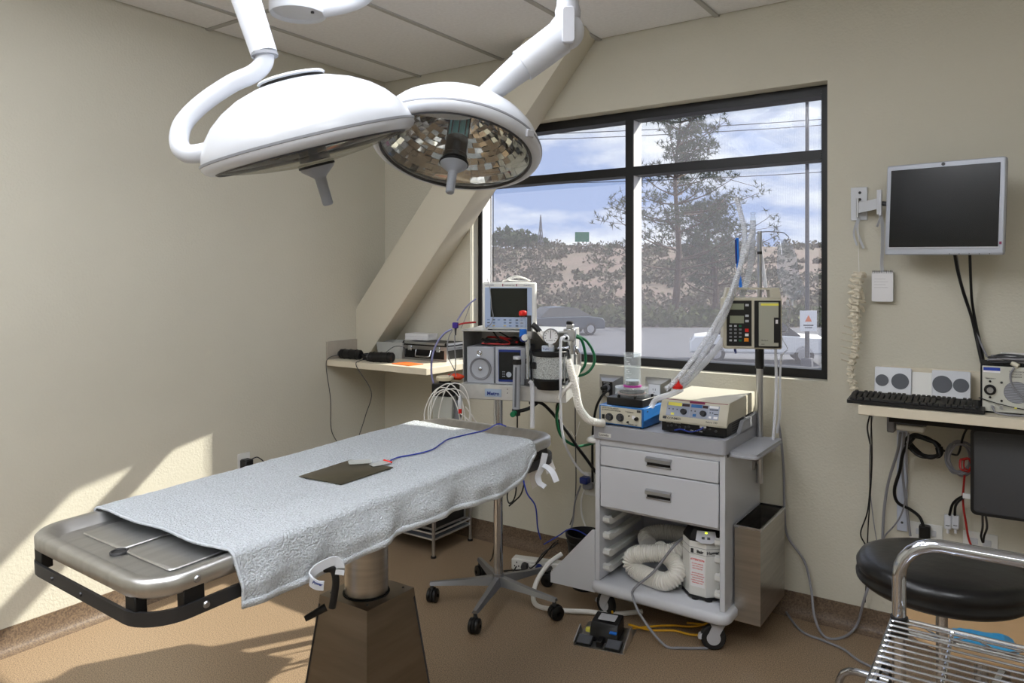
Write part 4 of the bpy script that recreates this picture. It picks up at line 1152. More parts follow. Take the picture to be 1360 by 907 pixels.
tag(G().box(*[v for p in ((aD(1021, 0, 3.2).x, aD(1030, 0, 3.2).x), (aD(1025, 0, 3.2).y - .012, aD(1025, 0, 3.2).y + .012), (.75, .80)) for v in p], .003).obj('line_clamp', M_clear2), 'small pale clamp at the end of the clear tube beside the side shelf', 'clamp')
# breathing hoses on the pole
def hose(label, pts, r, m=M_clear2, amp=.18, pitch=.008, cat='hose'):
    return tag(G().ribbed(pts, r, amp, pitch, 12).obj('breathing_hose', m), label, cat, 'white breathing hoses over the cart')
hose('ribbed clear hose whose tip rises highest above the drip pole', [aD(978, 262, 3.16), aD(984, 285, 3.16), aD(989, 310, 3.16), aD(985, 345, 3.15), aD(975, 385, 3.13), aD(962, 420, 3.10), aD(940, 462, 3.06), aD(912, 500, 3.02), aD(896, 515, 3.0)], .0105)
hose('ribbed clear hose running lowest and nearest the pump toward the cart', [aD(1000, 293, 3.18), aD(999, 320, 3.18), aD(997, 350, 3.18), aD(990, 380, 3.19), aD(968, 438, 3.19), aD(948, 468, 3.12), aD(925, 493, 3.06), aD(905, 513, 3.02)], .0125)
hose('ribbed clear hose lying between the other two over the cart', [aD(1000, 306, 3.14), aD(992, 330, 3.13), aD(982, 358, 3.12), aD(966, 400, 3.10), aD(950, 430, 3.07), aD(928, 466, 3.04), aD(898, 505, 2.99), aD(884, 517, 2.98)], .010)
tag(G().tube([aD(1006, 312, 3.26), aD(1012, 345, 3.26), aD(1017, 384, 3.27)], .008, 10, 5).obj('clear_tube', M_clear2), 'short clear tube behind the pump handle', 'tube')
t = thing('hose_tip', 'clear flared connector on top of the second hose', 'connector', aD(1000, 293, 3.18))
G().lathe([(0, 0), (.012, 0), (.012, .012), (.0095, .014), (.0095, .026), (.012, .028), (.011, .034), (0, .034)], seg=16).obj('connector', M_clear, t)
t = thing('blue_probe', 'long blue plastic stick hooked on the left arm of the drip pole', 'stick', aD(979, 316, 3.24))
o_ = t.location.copy()
G().tube([(0, 0, 0), aD(980, 350, 3.24) - o_, aD(984, 383, 3.24) - o_], .0075, 8, 3).obj('shaft', M_blueclear, t)
G().tube([aD(977, 318, 3.235) - o_, aD(978, 350, 3.235) - o_], .004, 8, smooth=False).obj('tip_cover', M_navy, t)
t = thing('red_cap', 'red conical cap stopper at the end of the white hoses on the cart', 'cap', aD(900, 516, 2.99))
G().lathe([(0, 0), (.021, 0), (.021, .010), (.016, .014), (.009, .020), (.006, .038), (.003, .040), (0, .040)], seg=20).obj('stopper', M_red, t)
cable('clear hose curving behind the blue instrument onto the cart', [aD(905, 517, 3.05), aD(890, 524, 3.1), aD(872, 530, 3.18), aD(865, 540, 3.2)], .012, M_clear2, name='hose', cat='hose')

# warm air unit and hose in the cart bay
wx, wy = -1.105, 3.055
t = thing('warming_unit', 'white octagonal warm-air blower with black top standing in the cart bay', 'blower', (wx, wy, .168), R(-2.5))
def octo(r, z, a0=22.5): return [(r * math.cos(R(a0 + 45 * k)), r * math.sin(R(a0 + 45 * k)), z) for k in range(8)]
g = G(); g.loft([octo(.093, .016), octo(.096, .022), octo(.096, .235), octo(.094, .24)]); g.obj('housing', M_offwhite, t)
g = G(); g.loft([octo(.094, .24), octo(.094, .252), octo(.070, .290), octo(.06, .292)]); g.obj('top', M_black, t)
g = G(); g.loft([octo(.098, .008), octo(.098, .018)]); g.obj('skirt', M_black, t)
for a in (-100, -60, 0, 60, 120, 180): G().cyl((.08 * math.cos(R(a)), .08 * math.sin(R(a)), 0), (.08 * math.cos(R(a)), .08 * math.sin(R(a)), .010), .015, seg=12).obj('foot', M_rubber, t)
kp = Matrix.Rotation(R(22.5), 4, 'Z') @ Matrix.Translation((0, -.0975, .254)) @ Matrix.Rotation(R(-32), 4, 'X')
g = G(); g.M = kp; g.prism([(-.042, -.002), (-.02, -.014), (.02, -.014), (.042, -.002), (.036, .036), (-.036, .036)], -.006, -.001, 'xz'); g.obj('keypad', M_lgrey, t)
for x in (-.012, .010):
    g = G(); g.M = kp; g.box(x - .006, x + .006, -.0075, -.0055, .002, .012); g.obj('key', M_dark, t)
g = G(); g.M = kp; g.box(-.004, .004, -.0085, -.0055, .026, .031); g.obj('status_lamp', mat('lamp_yellowgreen', 'd8f02a', .4, emit=2), t)
ra = .096 * math.cos(R(22.5)) + .0005
text('Bair', .018, M_dark, face_front(-.004, -ra - .0008, .195), t, bold=.0007)
text('Hugger', .018, M_dark, Matrix.Rotation(R(45), 4, 'Z') @ face_front(-.035, -ra - .0008, .195), t, bold=.0007)
G().box(-.030, -.018, -ra - .001, -ra, .192, .210).obj('logo_block', M_dark, t)
for z in (.188, .215):
    g = G(); g.loft([octo(.0964, z), octo(.0964, z + .0015)]); g.obj('pinstripe', M_mid, t)
fm = Matrix.Identity(4)
g = G(); g.M = fm; g.box(-.031, .031, -ra - .0012, -ra, .055, .178, .0004); ns = g.obj('notice', M_paper, t)
text('ATTENTION:', .0105, M_red, fm @ face_front(0, -ra - .0016, .163), ns, align='CENTER', bold=.0002)
for k, s_ in enumerate(('DO NOT OPERATE', 'UNIT WITH HOSE', 'DISCONNECTED', '', 'ALWAYS USE WITH', 'THE PROPER BLANKET', 'SERVICE MUST BE', 'DONE BY QUALIFIED', 'PERSONNEL ONLY')):
    if s_: text(s_, .0058, M_red, fm @ face_front(0, -ra - .0016, .148 - .0098 * k), ns, align='CENTER')
def wb_(x, y, z): return Vector((x, y, z))
tag(G().ribbed([(-1.20, 3.20, .36), (-1.30, 3.24, .345), (-1.40, 3.20, .34), (-1.41, 3.14, .31), (-1.33, 3.08, .30), (-1.24, 3.03, .28), (-1.21, 2.99, .245), (-1.25, 2.97, .212), (-1.32, 2.985, .207), (-1.39, 3.00, .213), (-1.425, 3.005, .235), (-1.42, 3.01, .27), (-1.37, 3.015, .292), (-1.31, 3.03, .300), (-1.25, 3.06, .31), (-1.2, 3.11, .33)][4:], .036, .16, .0095, 18).obj('warm_air_hose', M_hose), 'fat cream corrugated hose coiled on the lower shelf of the white cart', 'hose')
tag(G().ribbed([(-1.22, 3.22, .33), (-1.30, 3.24, .325), (-1.38, 3.22, .325), (-1.43, 3.17, .31), (-1.40, 3.13, .29)], .034, .16, .0095, 18).obj('warm_air_hose', M_hose), 'far bend of cream corrugated hose at the back of the cart bay', 'hose')
cable('grey power cable running from the cart bay over the bumper to the floor', [(-1.21, 3.06, .38), (-1.23, 2.985, .35), (-1.29, 2.935, .255), (-1.36, 2.895, .182), (-1.352, 2.868, .150), (-1.30, 2.845, .09), (-1.20, 2.835, .012), (-1.14, 2.86, .006), (-1.05, 2.92, .006)], .0055, M_greyc)
# foot pedal
t = thing('foot_pedal', 'black double foot switch in a folded steel tray on the floor before the cart', 'foot pedal', (-1.43, 2.755, 0), R(12))
lp = loc_of(t.location, R(12))
g = G(); g.box(-.105, .105, -.09, .13, .0005, .004); g.obj('tray', M_steelh, t)
g = G(); g.prism([(-.09, .004), (.03, .004), (.0, .05), (-.09, .018)], -.105, -.101, 'yz'); g.obj('tray_side', M_steelh, t)
g = G(); g.prism([(-.09, .004), (.06, .004), (.03, .055), (-.09, .018)], .101, .105, 'yz'); g.obj('tray_side', M_steelh, t)
g = G(); g.prism([(-.03, .004), (-.02, .05), (.0, .07), (.09, .075), (.10, .004)], -.055, .06, 'yz', ch=.003); g.obj('switch_body', M_black, t)
G().box(-.032, .040, .015, .075, .0752, .0765, .0005).obj('rating_label', M_lgrey, t)
for x in (-.065, .055):
    g = G(); g.prism([(-.085, .012), (-.035, .026), (-.035, .014), (-.085, .006)], x - .032, x + .032, 'yz'); p_ = g.obj('pedal', M_blackmat, t)
    g = G(); g.prism([(-.084, .0135), (-.038, .0262), (-.038, .0275), (-.084, .0148)], x - .028, x + .028, 'yz'); g.obj('pedal_pad', M_slatgrey, p_)
G().box(-.012, .010, -.08, -.03, .004, .028, .002).obj('divider', M_black, t)
G().box(.03, .06, -.036, -.020, .045, .053, .002).obj('blue_tab', M_blueclear, t); G().box(-.075, -.055, -.02, 0, .03, .045, .002).obj('yellow_tab', M_ylw, t)
for k, (pts, lb_) in enumerate((([(-1.37, 2.86, .04), (-1.30, 2.93, .008), (-1.22, 2.98, .008), (-1.14, 2.99, .008), (-1.08, 3.04, .01), (-1.12, 3.10, .01), (-1.2, 3.08, .008)], 'yellow cable snaking under the cart, nearest the foot switch'),
        ([(-1.36, 2.88, .02), (-1.25, 3.0, .014), (-1.16, 3.05, .014), (-1.10, 3.09, .04), (-1.09, 3.12, .1), (-1.095, 3.13, .118)], 'yellow cable rising to the cart underside by the right caster'),
        ([(-1.45, 2.87, .012), (-1.48, 2.93, .03), (-1.52, 2.99, .05), (-1.515, 3.01, .10), (-1.51, 3.01, .118)], 'yellow cable rising to the cart underside by the left caster'))):
    cable(lb_, pts, .0045, M_yellow, 'yellow cables under the cart')
# bucket
t = thing('bucket', 'black plastic bucket with blue wire inside, on the floor left of the cart', 'bucket', (-1.752, 3.175, 0))
G().lathe([(0, 0), (.062, 0), (.065, .004), (.088, .245), (.094, .246), (.095, .262), (.088, .264), (.084, .25), (.060, .008), (0, .008)], seg=36).obj('pail', M_black, t)
G().torus((0, 0, .225), (0, 0, 1), .0875, .0035, 36, 6).obj('rib', M_black, t)
cable('blue wire looping over the black bucket rim', [(-1.94, 3.10, .19), (-1.87, 3.13, .24), (-1.83, 3.15, .27), (-1.79, 3.18, .262), (-1.74, 3.20, .235), (-1.72, 3.17, .24), (-1.70, 3.14, .27), (-1.675, 3.12, .295)], .003, M_bluec)
# ------------------------------------------------------------------ anaesthesia stand
def plane_fn(loc, rz):
    """pixel of the photo -> local point on the thing's vertical plane y = yl"""
    m = (Matrix.Translation(Vector(loc)) @ Matrix.Rotation(rz, 4, 'Z')).inverted()
    e = m @ EYE; m3 = m.to_3x3()
    def f(px, py, yl=0.0):
        d = m3 @ ray(px, py)
        return e + d * ((yl - e.y) / d.y)
    return f
AZ = R(20); AL = Vector((-2.0, 2.80, 0))
t = thing('equipment_stand', 'chrome pole stand on a five-legged wheeled base with two steel shelves', 'stand', AL, AZ)
A = plane_fn(AL, AZ)
for k in range(5):
    a = R(-73 + 72 * k) - AZ
    c, s_ = math.cos(a), math.sin(a)
    M_ = Matrix.Rotation(a, 4, 'Z')
    g = G(); g.M = M_
    g.loft([[(x, -w, z0), (x, w, z0), (x, w * .55, z1), (x, -w * .55, z1)] for x, w, z0, z1 in ((.0, .024, .085, .125), (.05, .022, .085, .122), (.16, .019, .085, .108), (.29, .015, .082, .098), (.315, .013, .082, .095))])
    leg = g.obj('base_leg', M_alucast, t)
    g = G(); g.M = M_; g.cyl((.305, 0, .06), (.305, 0, .085), .009, seg=10); g.obj('caster_stem', M_dark, leg)
    g = G(); g.M = M_ @ Matrix.Translation((.305, 0, 0)) @ Matrix.Rotation(1.1 * k, 4, 'Z')
    for sy in (-1, 1): g.lathe([(.008, .006), (.028, .006), (.031, .009), (.031, .020), (.024, .024), (.008, .025)] if sy > 0 else [(.008, -.025), (.024, -.024), (.031, -.020), (.031, -.009), (.028, -.006), (.008, -.006)], (.008, 0, .0315), (0, 1, 0), 22)
    g.obj('caster_wheels', M_black, leg)
    g = G(); g.M = M_ @ Matrix.Translation((.305, 0, 0)) @ Matrix.Rotation(1.1 * k, 4, 'Z'); g.cyl((.008, -.006, .034), (.008, .006, .034), .033, seg=18); g.obj('caster_hood', M_blackmat, leg)
G().cyl((0, 0, .085), (0, 0, .135), .032, .025, 20).obj('hub', M_alucast, t)
G().cyl((0, 0, .12), (0, 0, .985), .0215, seg=24).obj('pole', M_chrome, t)
M_shelf = mat('shelf_steel', 'c9c9c7', .4, metal=.55, var=.06, vscale=30)
# lower shelf box, side plates, top shelf
xl = A(610, 500, -.17).x; xr = A(752, 500, -.17).x
zf0, zf1 = A(650, 531, -.17).z, A(650, 511, -.17).z
g = G(); g.box(xl, xr, -.17, .17, zf0, zf1, .003); g.obj('lower_shelf', M_shelf, t)
zt0 = A(660, 438.5, -.13).z
g = G(); g.box(xl, xr, -.15, .17, zt0 - .006, zt0, .002); g.obj('top_shelf', M_shelf, t)
g = G(); g.box(xl, xl + .003, -.12, .17, zf1, zt0 - .006); g.obj('shelf_side', M_shelf, t)
g = G(); g.box(xr - .003, xr, -.06, .17, zf1, zt0 - .006); g.obj('shelf_side', M_shelf, t)
g = G(); g.box(xl + .003, xr - .003, .166, .17, zf1, zt0 - .006); g.obj('shelf_back', M_shelf, t)
a, b_ = A(644, 526.5, -.1705), A(666, 517, -.1705)
g = G(); g.box(a.x, b_.x, -.172, -.17, a.z, b_.z, .0005); lbl = g.obj('name_plate', mat('plate_paleblue', '9fb0c6', .4), t)
text('Metro', .022, M_navy, face_front(a.x + .010, -.1724, a.z + .0075), lbl, bold=.0007)
for y in (517, 522):
    p = A(674, y, -.171); G().cyl((p.x, -.170, p.z), (p.x, -.1715, p.z), .0022, seg=8).obj('screw_hole', M_black, t)
# monitor
m0 = A(676, 436.5, -.13)
t = thing('patient_monitor', 'cream patient monitor with blue-grey bezel and blank screen on the top shelf', 'monitor', Matrix.Translation(AL) @ Matrix.Rotation(AZ, 4, 'Z') @ Vector((m0.x, -.13, zt0 + .0005)), R(24))
mw = .118; mh = .212
G().box(-mw * 1.02, mw * 1.02, 0, .03, .004, mh, .006).obj('front_housing', M_offwhite, t)
G().loft([[(sx * mw * .97, .03, z) for sx, z in ((-1, .01), (1, .01), (1, mh - .004), (-1, mh - .004))], [(sx * mw * .80, .14, z) for sx, z in ((-1, .01), (1, .01), (1, mh - .03), (-1, mh - .03))]]).obj('rear_housing', M_offwhite, t)
for sx in (-.09, .09): G().cyl((sx, .02, 0), (sx, .02, .006), .01, seg=10).obj('foot', M_black, t)
G().box(-.109, .103, -.002, .001, .012, .190, .001).obj('bezel', M_monblue, t)
G().box(-.083, .082, -.004, -.001, .058, .186, .002).obj('screen', M_screen2, t)
for j in range(3):
    for i, x in enumerate((-.092, -.068, -.045, -.018, .006, .036, .058)):
        if j and i in (2,): continue
        G().box(x - .006, x + .006, -.004, -.0015, .046 - j * .013 - .0022, .046 - j * .013 + .0022, .001).obj('button', mat('button_amber', 'c9b46a', .5) if (j, i) in ((2, 1), (2, 3)) else M_slatgrey if (i + j) % 2 else mat('button_blue', '6c80a8', .5), t)
G().box(-.030, -.026, -.001, .0, .194, .205).obj('red_mark', M_maroon, t); G().box(.032, .036, -.001, .0, .194, .205).obj('red_mark', M_maroon, t)
text('DATASCOPE', .007, M_navy, face_front(-.108, -.0008, .197), t); text('PASSPORT XG', .007, M_dark, face_front(-.020, -.0008, .196), t); text('Passport 2', .007, M_navy, face_front(.066, -.0008, .197), t)
ml = plane_fn(t.location, R(24))
mon_loc = t.location.copy()
def aw(px, py, yl): return Matrix.Translation(AL) @ Matrix.Rotation(AZ, 4, 'Z') @ A(px, py, yl)
cable('coiled white cable lying on top of the patient monitor', [Vector(mon_loc) + Vector((-.07, .05, mh + .004)), Vector(mon_loc) + Vector((-.03, .03, mh + .012)), Vector(mon_loc) + Vector((.02, .05, mh + .022)), Vector(mon_loc) + Vector((.05, .09, mh + .008)), Vector(mon_loc) + Vector((.0, .13, mh + .004)), Vector(mon_loc) + Vector((-.06, .10, mh + .008)), Vector(mon_loc) + Vector((-.04, .05, mh + .016)), Vector(mon_loc) + Vector((.01, .04, mh + .028)), Vector(mon_loc) + Vector((.04, .08, mh + .016))], .003, M_whitec)
cable('thin white wire drooping across the front of the patient monitor', [aw(647, 370, -.14), aw(650, 380, -.155), aw(652, 395, -.155), aw(653, 410, -.155), aw(655, 420, -.155), aw(652, 430, -.155), aw(645, 436, -.155)], .0018, M_greyc)
# speaker and stereo
def on_A(x, y, z): return Matrix.Translation(AL) @ Matrix.Rotation(AZ, 4, 'Z') @ Vector((x, y, z))
s0, s1 = A(620, 505, -.14), A(656.5, 461, -.14); w_ = s1.x - s0.x; h_ = s1.z - zf1
t = thing('speaker', 'small silver loudspeaker on the lower shelf of the equipment stand', 'speaker', on_A((s0.x + s1.x) / 2, -.14, zf1 + .0005), AZ)
G().box(-w_ / 2, w_ / 2, 0, .17, 0, h_, .003).obj('cabinet', M_silver, t)
G().lathe([(.012, .0), (.041, .0), (.044, .003), (.049, .0045), (.051, .002), (.051, -.001), (.012, -.001)], (0, 0, h_ * .40), (0, -1, 0), 36).obj('woofer_surround', M_mid, t)
G().lathe([(0, .002), (.010, .002), (.030, -.0005), (.040, .0022), (.040, -.001), (0, -.001)], (0, -.0015, h_ * .40), (0, -1, 0), 36).obj('woofer_cone', M_silver, t)
G().ball((0, -.004, h_ * .40), .010, 14, (1, .5, 1)).obj('dust_cap', M_chrome, t)
G().lathe([(0, .003), (.004, .004), (.009, .001), (.013, .003), (.014, 0), (0, 0)], (-.004, 0, h_ * .82), (0, -1, 0), 24).obj('tweeter', M_chrome, t)
s0, s1 = A(657.5, 506, -.145), A(698, 461.5, -.145); w_ = s1.x - s0.x; h_ = s1.z - zf1
t = thing('stereo', 'silver compact stereo with dark blue framed display beside the small speaker', 'stereo', on_A((s0.x + s1.x) / 2, -.145, zf1 + .0005), AZ)
G().box(-w_ / 2, w_ / 2, 0, .19, 0, h_, .003).obj('cabinet', M_silver, t)
G().box(-w_ / 2 + .016, w_ / 2 - .022, -.002, .001, .012, h_ - .012, .001).obj('face_frame', M_navy, t)
G().box(-w_ / 2 + .019, w_ / 2 - .025, -.0035, -.0015, .022, h_ - .022, .001).obj('display', M_screen, t)
G().cyl((-.004, -.003, .045), (-.004, -.009, .045), .013, .012, 20).obj('dial', M_chrome, t)
for dx in (-.032, -.025, .017, .024):
    for dz in (.036, .046, .056): G().cyl((dx, -.003, dz), (dx, -.005, dz), .0022, seg=8).obj('button', M_chrome, t)
t = thing('lead_bundle', 'tangle of dark red and black monitor leads on top of the speaker and stereo', 'cables', on_A((s0.x + s1.x) / 2 - .05, -.08, zf1 + h_ + .004), AZ)
rg = random.Random(4)
for k in range(9):
    pts = [(rg.uniform(-.10, .10), rg.uniform(-.045, .06), .006 + rg.uniform(0, .035) * (1 - abs(q - 3) / 4)) for q in range(7)]
    G().tube(pts, .0035, 6, 5).obj('lead', M_redcable if k % 4 == 1 else M_blackmat, t)
cable('black cable looping from under the monitor down behind the stereo leads', [aw(655, 440, -.1), aw(660, 447, -.12), aw(668, 452, -.12), aw(680, 455, -.1), aw(690, 449, -.1), aw(700, 447, -.06)], .0035, M_black)
cable('second black cable sagging under the top shelf', [aw(662, 440, -.05), aw(672, 446, -.08), aw(684, 452, -.08), aw(694, 458, -.06)], .003, M_black)
# flow meter, gauge, absorber block
t = thing('flowmeter', 'upright clear flow tube with white cap and green knob in front of the stand', 'flowmeter', aw(687, 545, -.21), AZ)
o_ = plane_fn(t.location, AZ); L_ = loc_of(t.location, AZ)
def lw(px, py, yl): return L_(aw(px, py, yl))
a, b_ = lw(685.5, 543, -.21), lw(686.5, 484, -.21)
G().cyl(a, b_, .0165, seg=20).obj('tube', mat('flow_tube_grey', 'a2a6ae', .25), t)
G().cyl(a + Vector((0, -.012, .01)), b_ + Vector((0, -.012, -.01)), .006, seg=10).obj('bore', M_slatgrey, t)
G().cyl(b_, b_ + Vector((0, 0, .022)), .019, seg=20).obj('top_band', M_black, t)
G().cyl(b_ + Vector((0, 0, .022)), b_ + Vector((0, 0, .036)), .017, seg=20, ch=.002).obj('cap', M_white, t)
G().cyl(a - Vector((0, 0, .028)), a, .018, seg=18).obj('base_block', M_blackmat, t)
G().cyl(a + Vector((-.004, -.015, -.016)), a + Vector((-.006, -.042, -.018)), .013, .012, 12, ch=.002).obj('green_knob', M_dgreen, t)
G().tube([a + Vector((.01, 0, -.01)), a + Vector((.05, .02, .0)), a + Vector((.08, .05, .02))], .008, 8, 4).obj('bracket', M_blackmat, t)
t = thing('gas_column', 'vertical chrome gas tube with red-capped clear fitting and blue port', 'gas fitting', aw(702, 505, -.19), AZ); L_ = loc_of(t.location, AZ)
G().cyl(lw(701, 508, -.19), lw(701, 438, -.19), .0115, seg=18).obj('tube', M_chrome, t)
G().cyl(lw(701, 511, -.19), lw(701, 503, -.19), .016, seg=14).obj('lower_clamp', M_dark, t)
G().cyl(lw(694.5, 437, -.20), lw(694.5, 423, -.20), .0155, seg=18).obj('clear_fitting', M_clear, t)
G().lathe([(0, 0), (.016, 0), (.018, .004), (.018, .014), (.014, .020), (0, .022)], lw(694.5, 419, -.20), (0, 0, 1), 14).obj('red_cap', M_red, t)
G().lathe([(0, 0), (.013, 0), (.016, .008), (0, .008)], lw(694.5, 423, -.20), (0, 0, 1), 14).obj('collar', M_clear, t)
G().cyl(lw(694.5, 447, -.20), lw(694.5, 437, -.20), .0155, seg=18).obj('blue_sleeve', M_blueclear, t)
G().cyl(lw(696, 449, -.195), lw(694, 450, -.235), .0165, .014, 18, ch=.002).obj('blue_port', M_navy, t)
G().cyl(lw(698, 447.5, -.20), lw(696.5, 448.5, -.238), .013, seg=16).obj('white_ring', M_offwhite, t)
G().cyl(lw(703, 440, -.2), lw(703, 419, -.2), .009, seg=12).obj('valve_stem', M_dark, t)
G().box(*[v for p in ((-.012, .012), (-.012, .012)) for v in (lw(704, 430, -.19)[0 if p is None else 0] + p[0], lw(704, 430, -.19)[0] + p[1])][:2], lw(704, 430, -.19).y - .012, lw(704, 430, -.19).y + .012, lw(704, 450, -.19).z, lw(704, 430, -.19).z, .003).obj('manifold', M_satin, t)
t = thing('absorber', 'clear soda-lime canister full of pale granules with black ends', 'canister', aw(730, 515, -.14), AZ); L_ = loc_of(t.location, AZ)
cb, ct = lw(731, 503, -.14), lw(731, 472, -.14)
G().cyl(cb, ct, .073, seg=44).obj('granules', M_speckle, t)
G().lathe([(.075, 0), (.077, 0), (.077, ct.z - cb.z), (.075, ct.z - cb.z)], cb, (0, 0, 1), 44).obj('canister_wall', M_clear, t)
G().cyl(lw(731, 516, -.14), cb, .06, .074, 40).obj('lower_bowl', M_black, t)
G().cyl(ct, lw(731, 465, -.14), .081, seg=40, ch=.003).obj('top_plate', M_black, t)
G().cyl(lw(731, 504, -.14), lw(731, 501, -.14), .08, seg=40).obj('lower_ring', M_blackmat, t)
for a in (-150, -30, 90): G().cyl(cb + Vector((.079 * math.cos(R(a)), .079 * math.sin(R(a)), -.01)), ct + Vector((.079 * math.cos(R(a)), .079 * math.sin(R(a)), .01)), .004, seg=8).obj('tie_rod', M_chrome, t)
a = lw(728, 464, -.185)
G().box(a.x - .026, a.x + .026, a.y - .012, a.y + .01, a.z - .010, a.z + .016, .002).obj('label_block', mat('label_pale', 'c5cfe0', .5), t)
text('Engler', .011, M_navy, face_front(a.x - .02, a.y - .0125, a.z), t)
G().box(lw(709, 0, -.14).x, lw(717, 0, -.14).x, a.y - .01, a.y + .03, lw(0, 466, -.14).z, lw(0, 459, -.14).z, .003).obj('latch', M_blackmat, t)
t = thing('support_bracket', 'folded steel bracket carrying the soda-lime canister on the stand', 'bracket', aw(735, 525, -.12), AZ); L_ = loc_of(t.location, AZ)
a, b_ = lw(694, 533, -.16), lw(752, 517, -.16)
G().box(a.x, b_.x, a.y, a.y + .012, a.z, b_.z, .002).obj('front_plate', M_steelh, t)
G().box(a.x, b_.x, a.y + .012, a.y + .1, a.z, a.z + .006, .002).obj('floor_plate', M_steelh, t)
G().cyl(lw(743, 527, -.161), lw(733, 528.2, -.161), .0035, seg=8).obj('slot_bolt', M_blackmat, t)
t = thing('pressure_gauge', 'round white pressure gauge with chrome bezel above the canister', 'gauge', aw(731.6, 447, -.23), AZ); L_ = loc_of(t.location, AZ)
G().lathe([(0, -.012), (.031, -.012), (.0345, -.006), (.0345, .003), (.031, .006), (.030, .002), (0, .002)], (0, 0, 0), (0, -1, 0), 36).obj('bezel', M_chrome, t)
G().cyl((0, -.001, 0), (0, -.0030, 0), .030, seg=36).obj('dial', M_paper, t)
for k in range(11):
    a = R(225 - 27 * k); g = G(); g.M = Matrix.Rotation(-a + PI / 2, 4, 'Y'); g.box(-.0008, .0008, -.0038, -.003, .021, .027); g.obj('tick', M_dark, t)
G().box(-.0012, .0012, -.005, -.004, -.008, .024).obj('needle', M_black, t)
text('cmH2O', .006, M_dark, face_front(0, -.0036, -.018), t, align='CENTER')
G().cyl((0, .0, -.045), (0, 0, -.030), .010, seg=12).obj('stem', M_white, t)
t = thing('breathing_valve', 'cluster of chrome valves with black top knob and white port right of the gauge', 'valve', aw(757, 450, -.12), AZ); L_ = loc_of(t.location, AZ)
def vb(n, m, x0, y0, x1, y1, ya, yb, bev=.003):
    p, q = lw(x0, y1, ya), lw(x1, y0, ya); G().box(p.x, q.x, p.y, p.y + (yb - ya), p.z, q.z, bev).obj(n, m, t)
vb('body_block', M_satin, 748, 437, 763, 452, -.14, -.09)
vb('top_block', M_satin, 752, 431, 761, 437, -.14, -.10)
vb('top_knob', M_blackmat, 752, 427, 760, 431, -.14, -.11)
G().cyl(lw(758, 470, -.12), lw(758, 452, -.12), .020, seg=18).obj('barrel', M_chrome, t)
G().cyl(lw(767, 484, -.10), lw(767, 468, -.10), .017, seg=18).obj('outlet', M_satin, t)
G().tube([lw(752, 465, -.12), lw(763, 464, -.11), lw(767, 470, -.10)], .016, 12, 4).obj('elbow', M_chrome, t)
G().lathe([(.006, .02), (.0145, .02), (.0165, .012), (.014, 0), (.006, 0)], lw(752, 449, -.145), (0, -1, 0), 20).obj('white_port', M_white, t)
G().cyl(lw(752, 449, -.17), lw(752, 449, -.145), .0065, seg=12).obj('bore', M_blackmat, t)
G().cyl(lw(741, 463, -.15), lw(756, 462, -.15), .009, seg=12).obj('side_tube', M_chrome, t)
G().cyl(lw(763, 458, -.13), lw(763, 440, -.13), .006, seg=10).obj('rod', M_chrome, t)
G().cyl(lw(747, 511, -.1), lw(747, 470, -.1), .025, seg=20).obj('chrome_reservoir', M_chrome, t)
cable('black corrugated hose end slanting from the chrome tube to the gauge', [aw(707, 431, -.2), aw(712, 435, -.2), aw(717, 441, -.2)], .0125, M_black, name='hose', cat='hose')
cable('short white hose sleeve between the black hose end and the gauge', [aw(716, 440, -.2), aw(721, 446, -.2), aw(726, 452, -.19)], .0125, M_hose, name='hose', cat='hose')
tag(G().ribbed([aw(754, 478, -.15), aw(758, 492, -.16), aw(764, 515, -.16), aw(769, 540, -.15), aw(780, 556, -.13), aw(792, 561, -.12), aw(800, 562, -.08)], .0165, .10, .006, 16).obj('breathing_hose', M_hose), 'fat white breathing hose curving down from the canister to the cart', 'hose')
cable('thin ivory hose crossing behind the fat white hose below the valves', [aw(769, 486, -.12), aw(766, 497, -.14), aw(758, 510, -.17), aw(748, 520, -.18), aw(742, 530, -.18)], .0095, M_hose, name='hose', cat='hose')
cable('slender clear tube dropping in front of the canister and away to the wall', [aw(750, 448, -.2), aw(745, 450, -.22), aw(744.5, 470, -.22), aw(744.5, 520, -.2), aw(745, 555, -.16), aw(749, 585, -.1), aw(760, 610, 0), aw(772, 626, .05), aw(780, 630, .1)], .0055, M_clear2, name='tube', cat='tube')
cable('clear vertical tube hanging between the flow tube and the canister', [aw(703, 506, -.2), aw(706.5, 512, -.2), aw(707, 540, -.2), aw(707, 568, -.2)], .010, M_clear2, name='tube', cat='tube')
for lb, pts in (('inner loop of green oxygen hose behind the valves', [(762, 447, -.1), (772, 451, -.08), (777, 468, -.06), (777, 484, -.05), (769, 495, -.05), (762, 498, -.05), (757, 490, -.05)]),
                ('outer loop of green oxygen hose behind the valves', [(763, 444, -.05), (778, 452, .0), (788, 468, .02), (789, 482, .02), (781, 494, .0), (768, 499, -.02), (758, 494, -.02)])):
    cable(lb, [aw(*p) for p in pts], .0065, M_green, 'green oxygen hoses', name='oxygen_hose', cat='hose')
cable('green hose sweeping from below the stand to the cart side', [aw(744, 535, -.02), aw(739, 552, .0), aw(742, 572, .02), aw(750, 584, .05), aw(765, 592, .1), aw(778, 591, .16), aw(800, 585, .3)], .0065, M_green, name='oxygen_hose', cat='hose')
cable('thick black cable running diagonally behind the stand to the cart', [aw(703, 535, .0), aw(718, 535, .0), aw(732, 547, .03), aw(752, 572, .06), aw(768, 595, .1), aw(782, 614, .18), aw(800, 640, .3)], .0075, M_black)
cable('black cable drooping from the stand behind the clear tube', [aw(753, 520, -.02), aw(741, 535, .05), aw(740, 552, .05), aw(746, 580, .1)], .006, M_black)
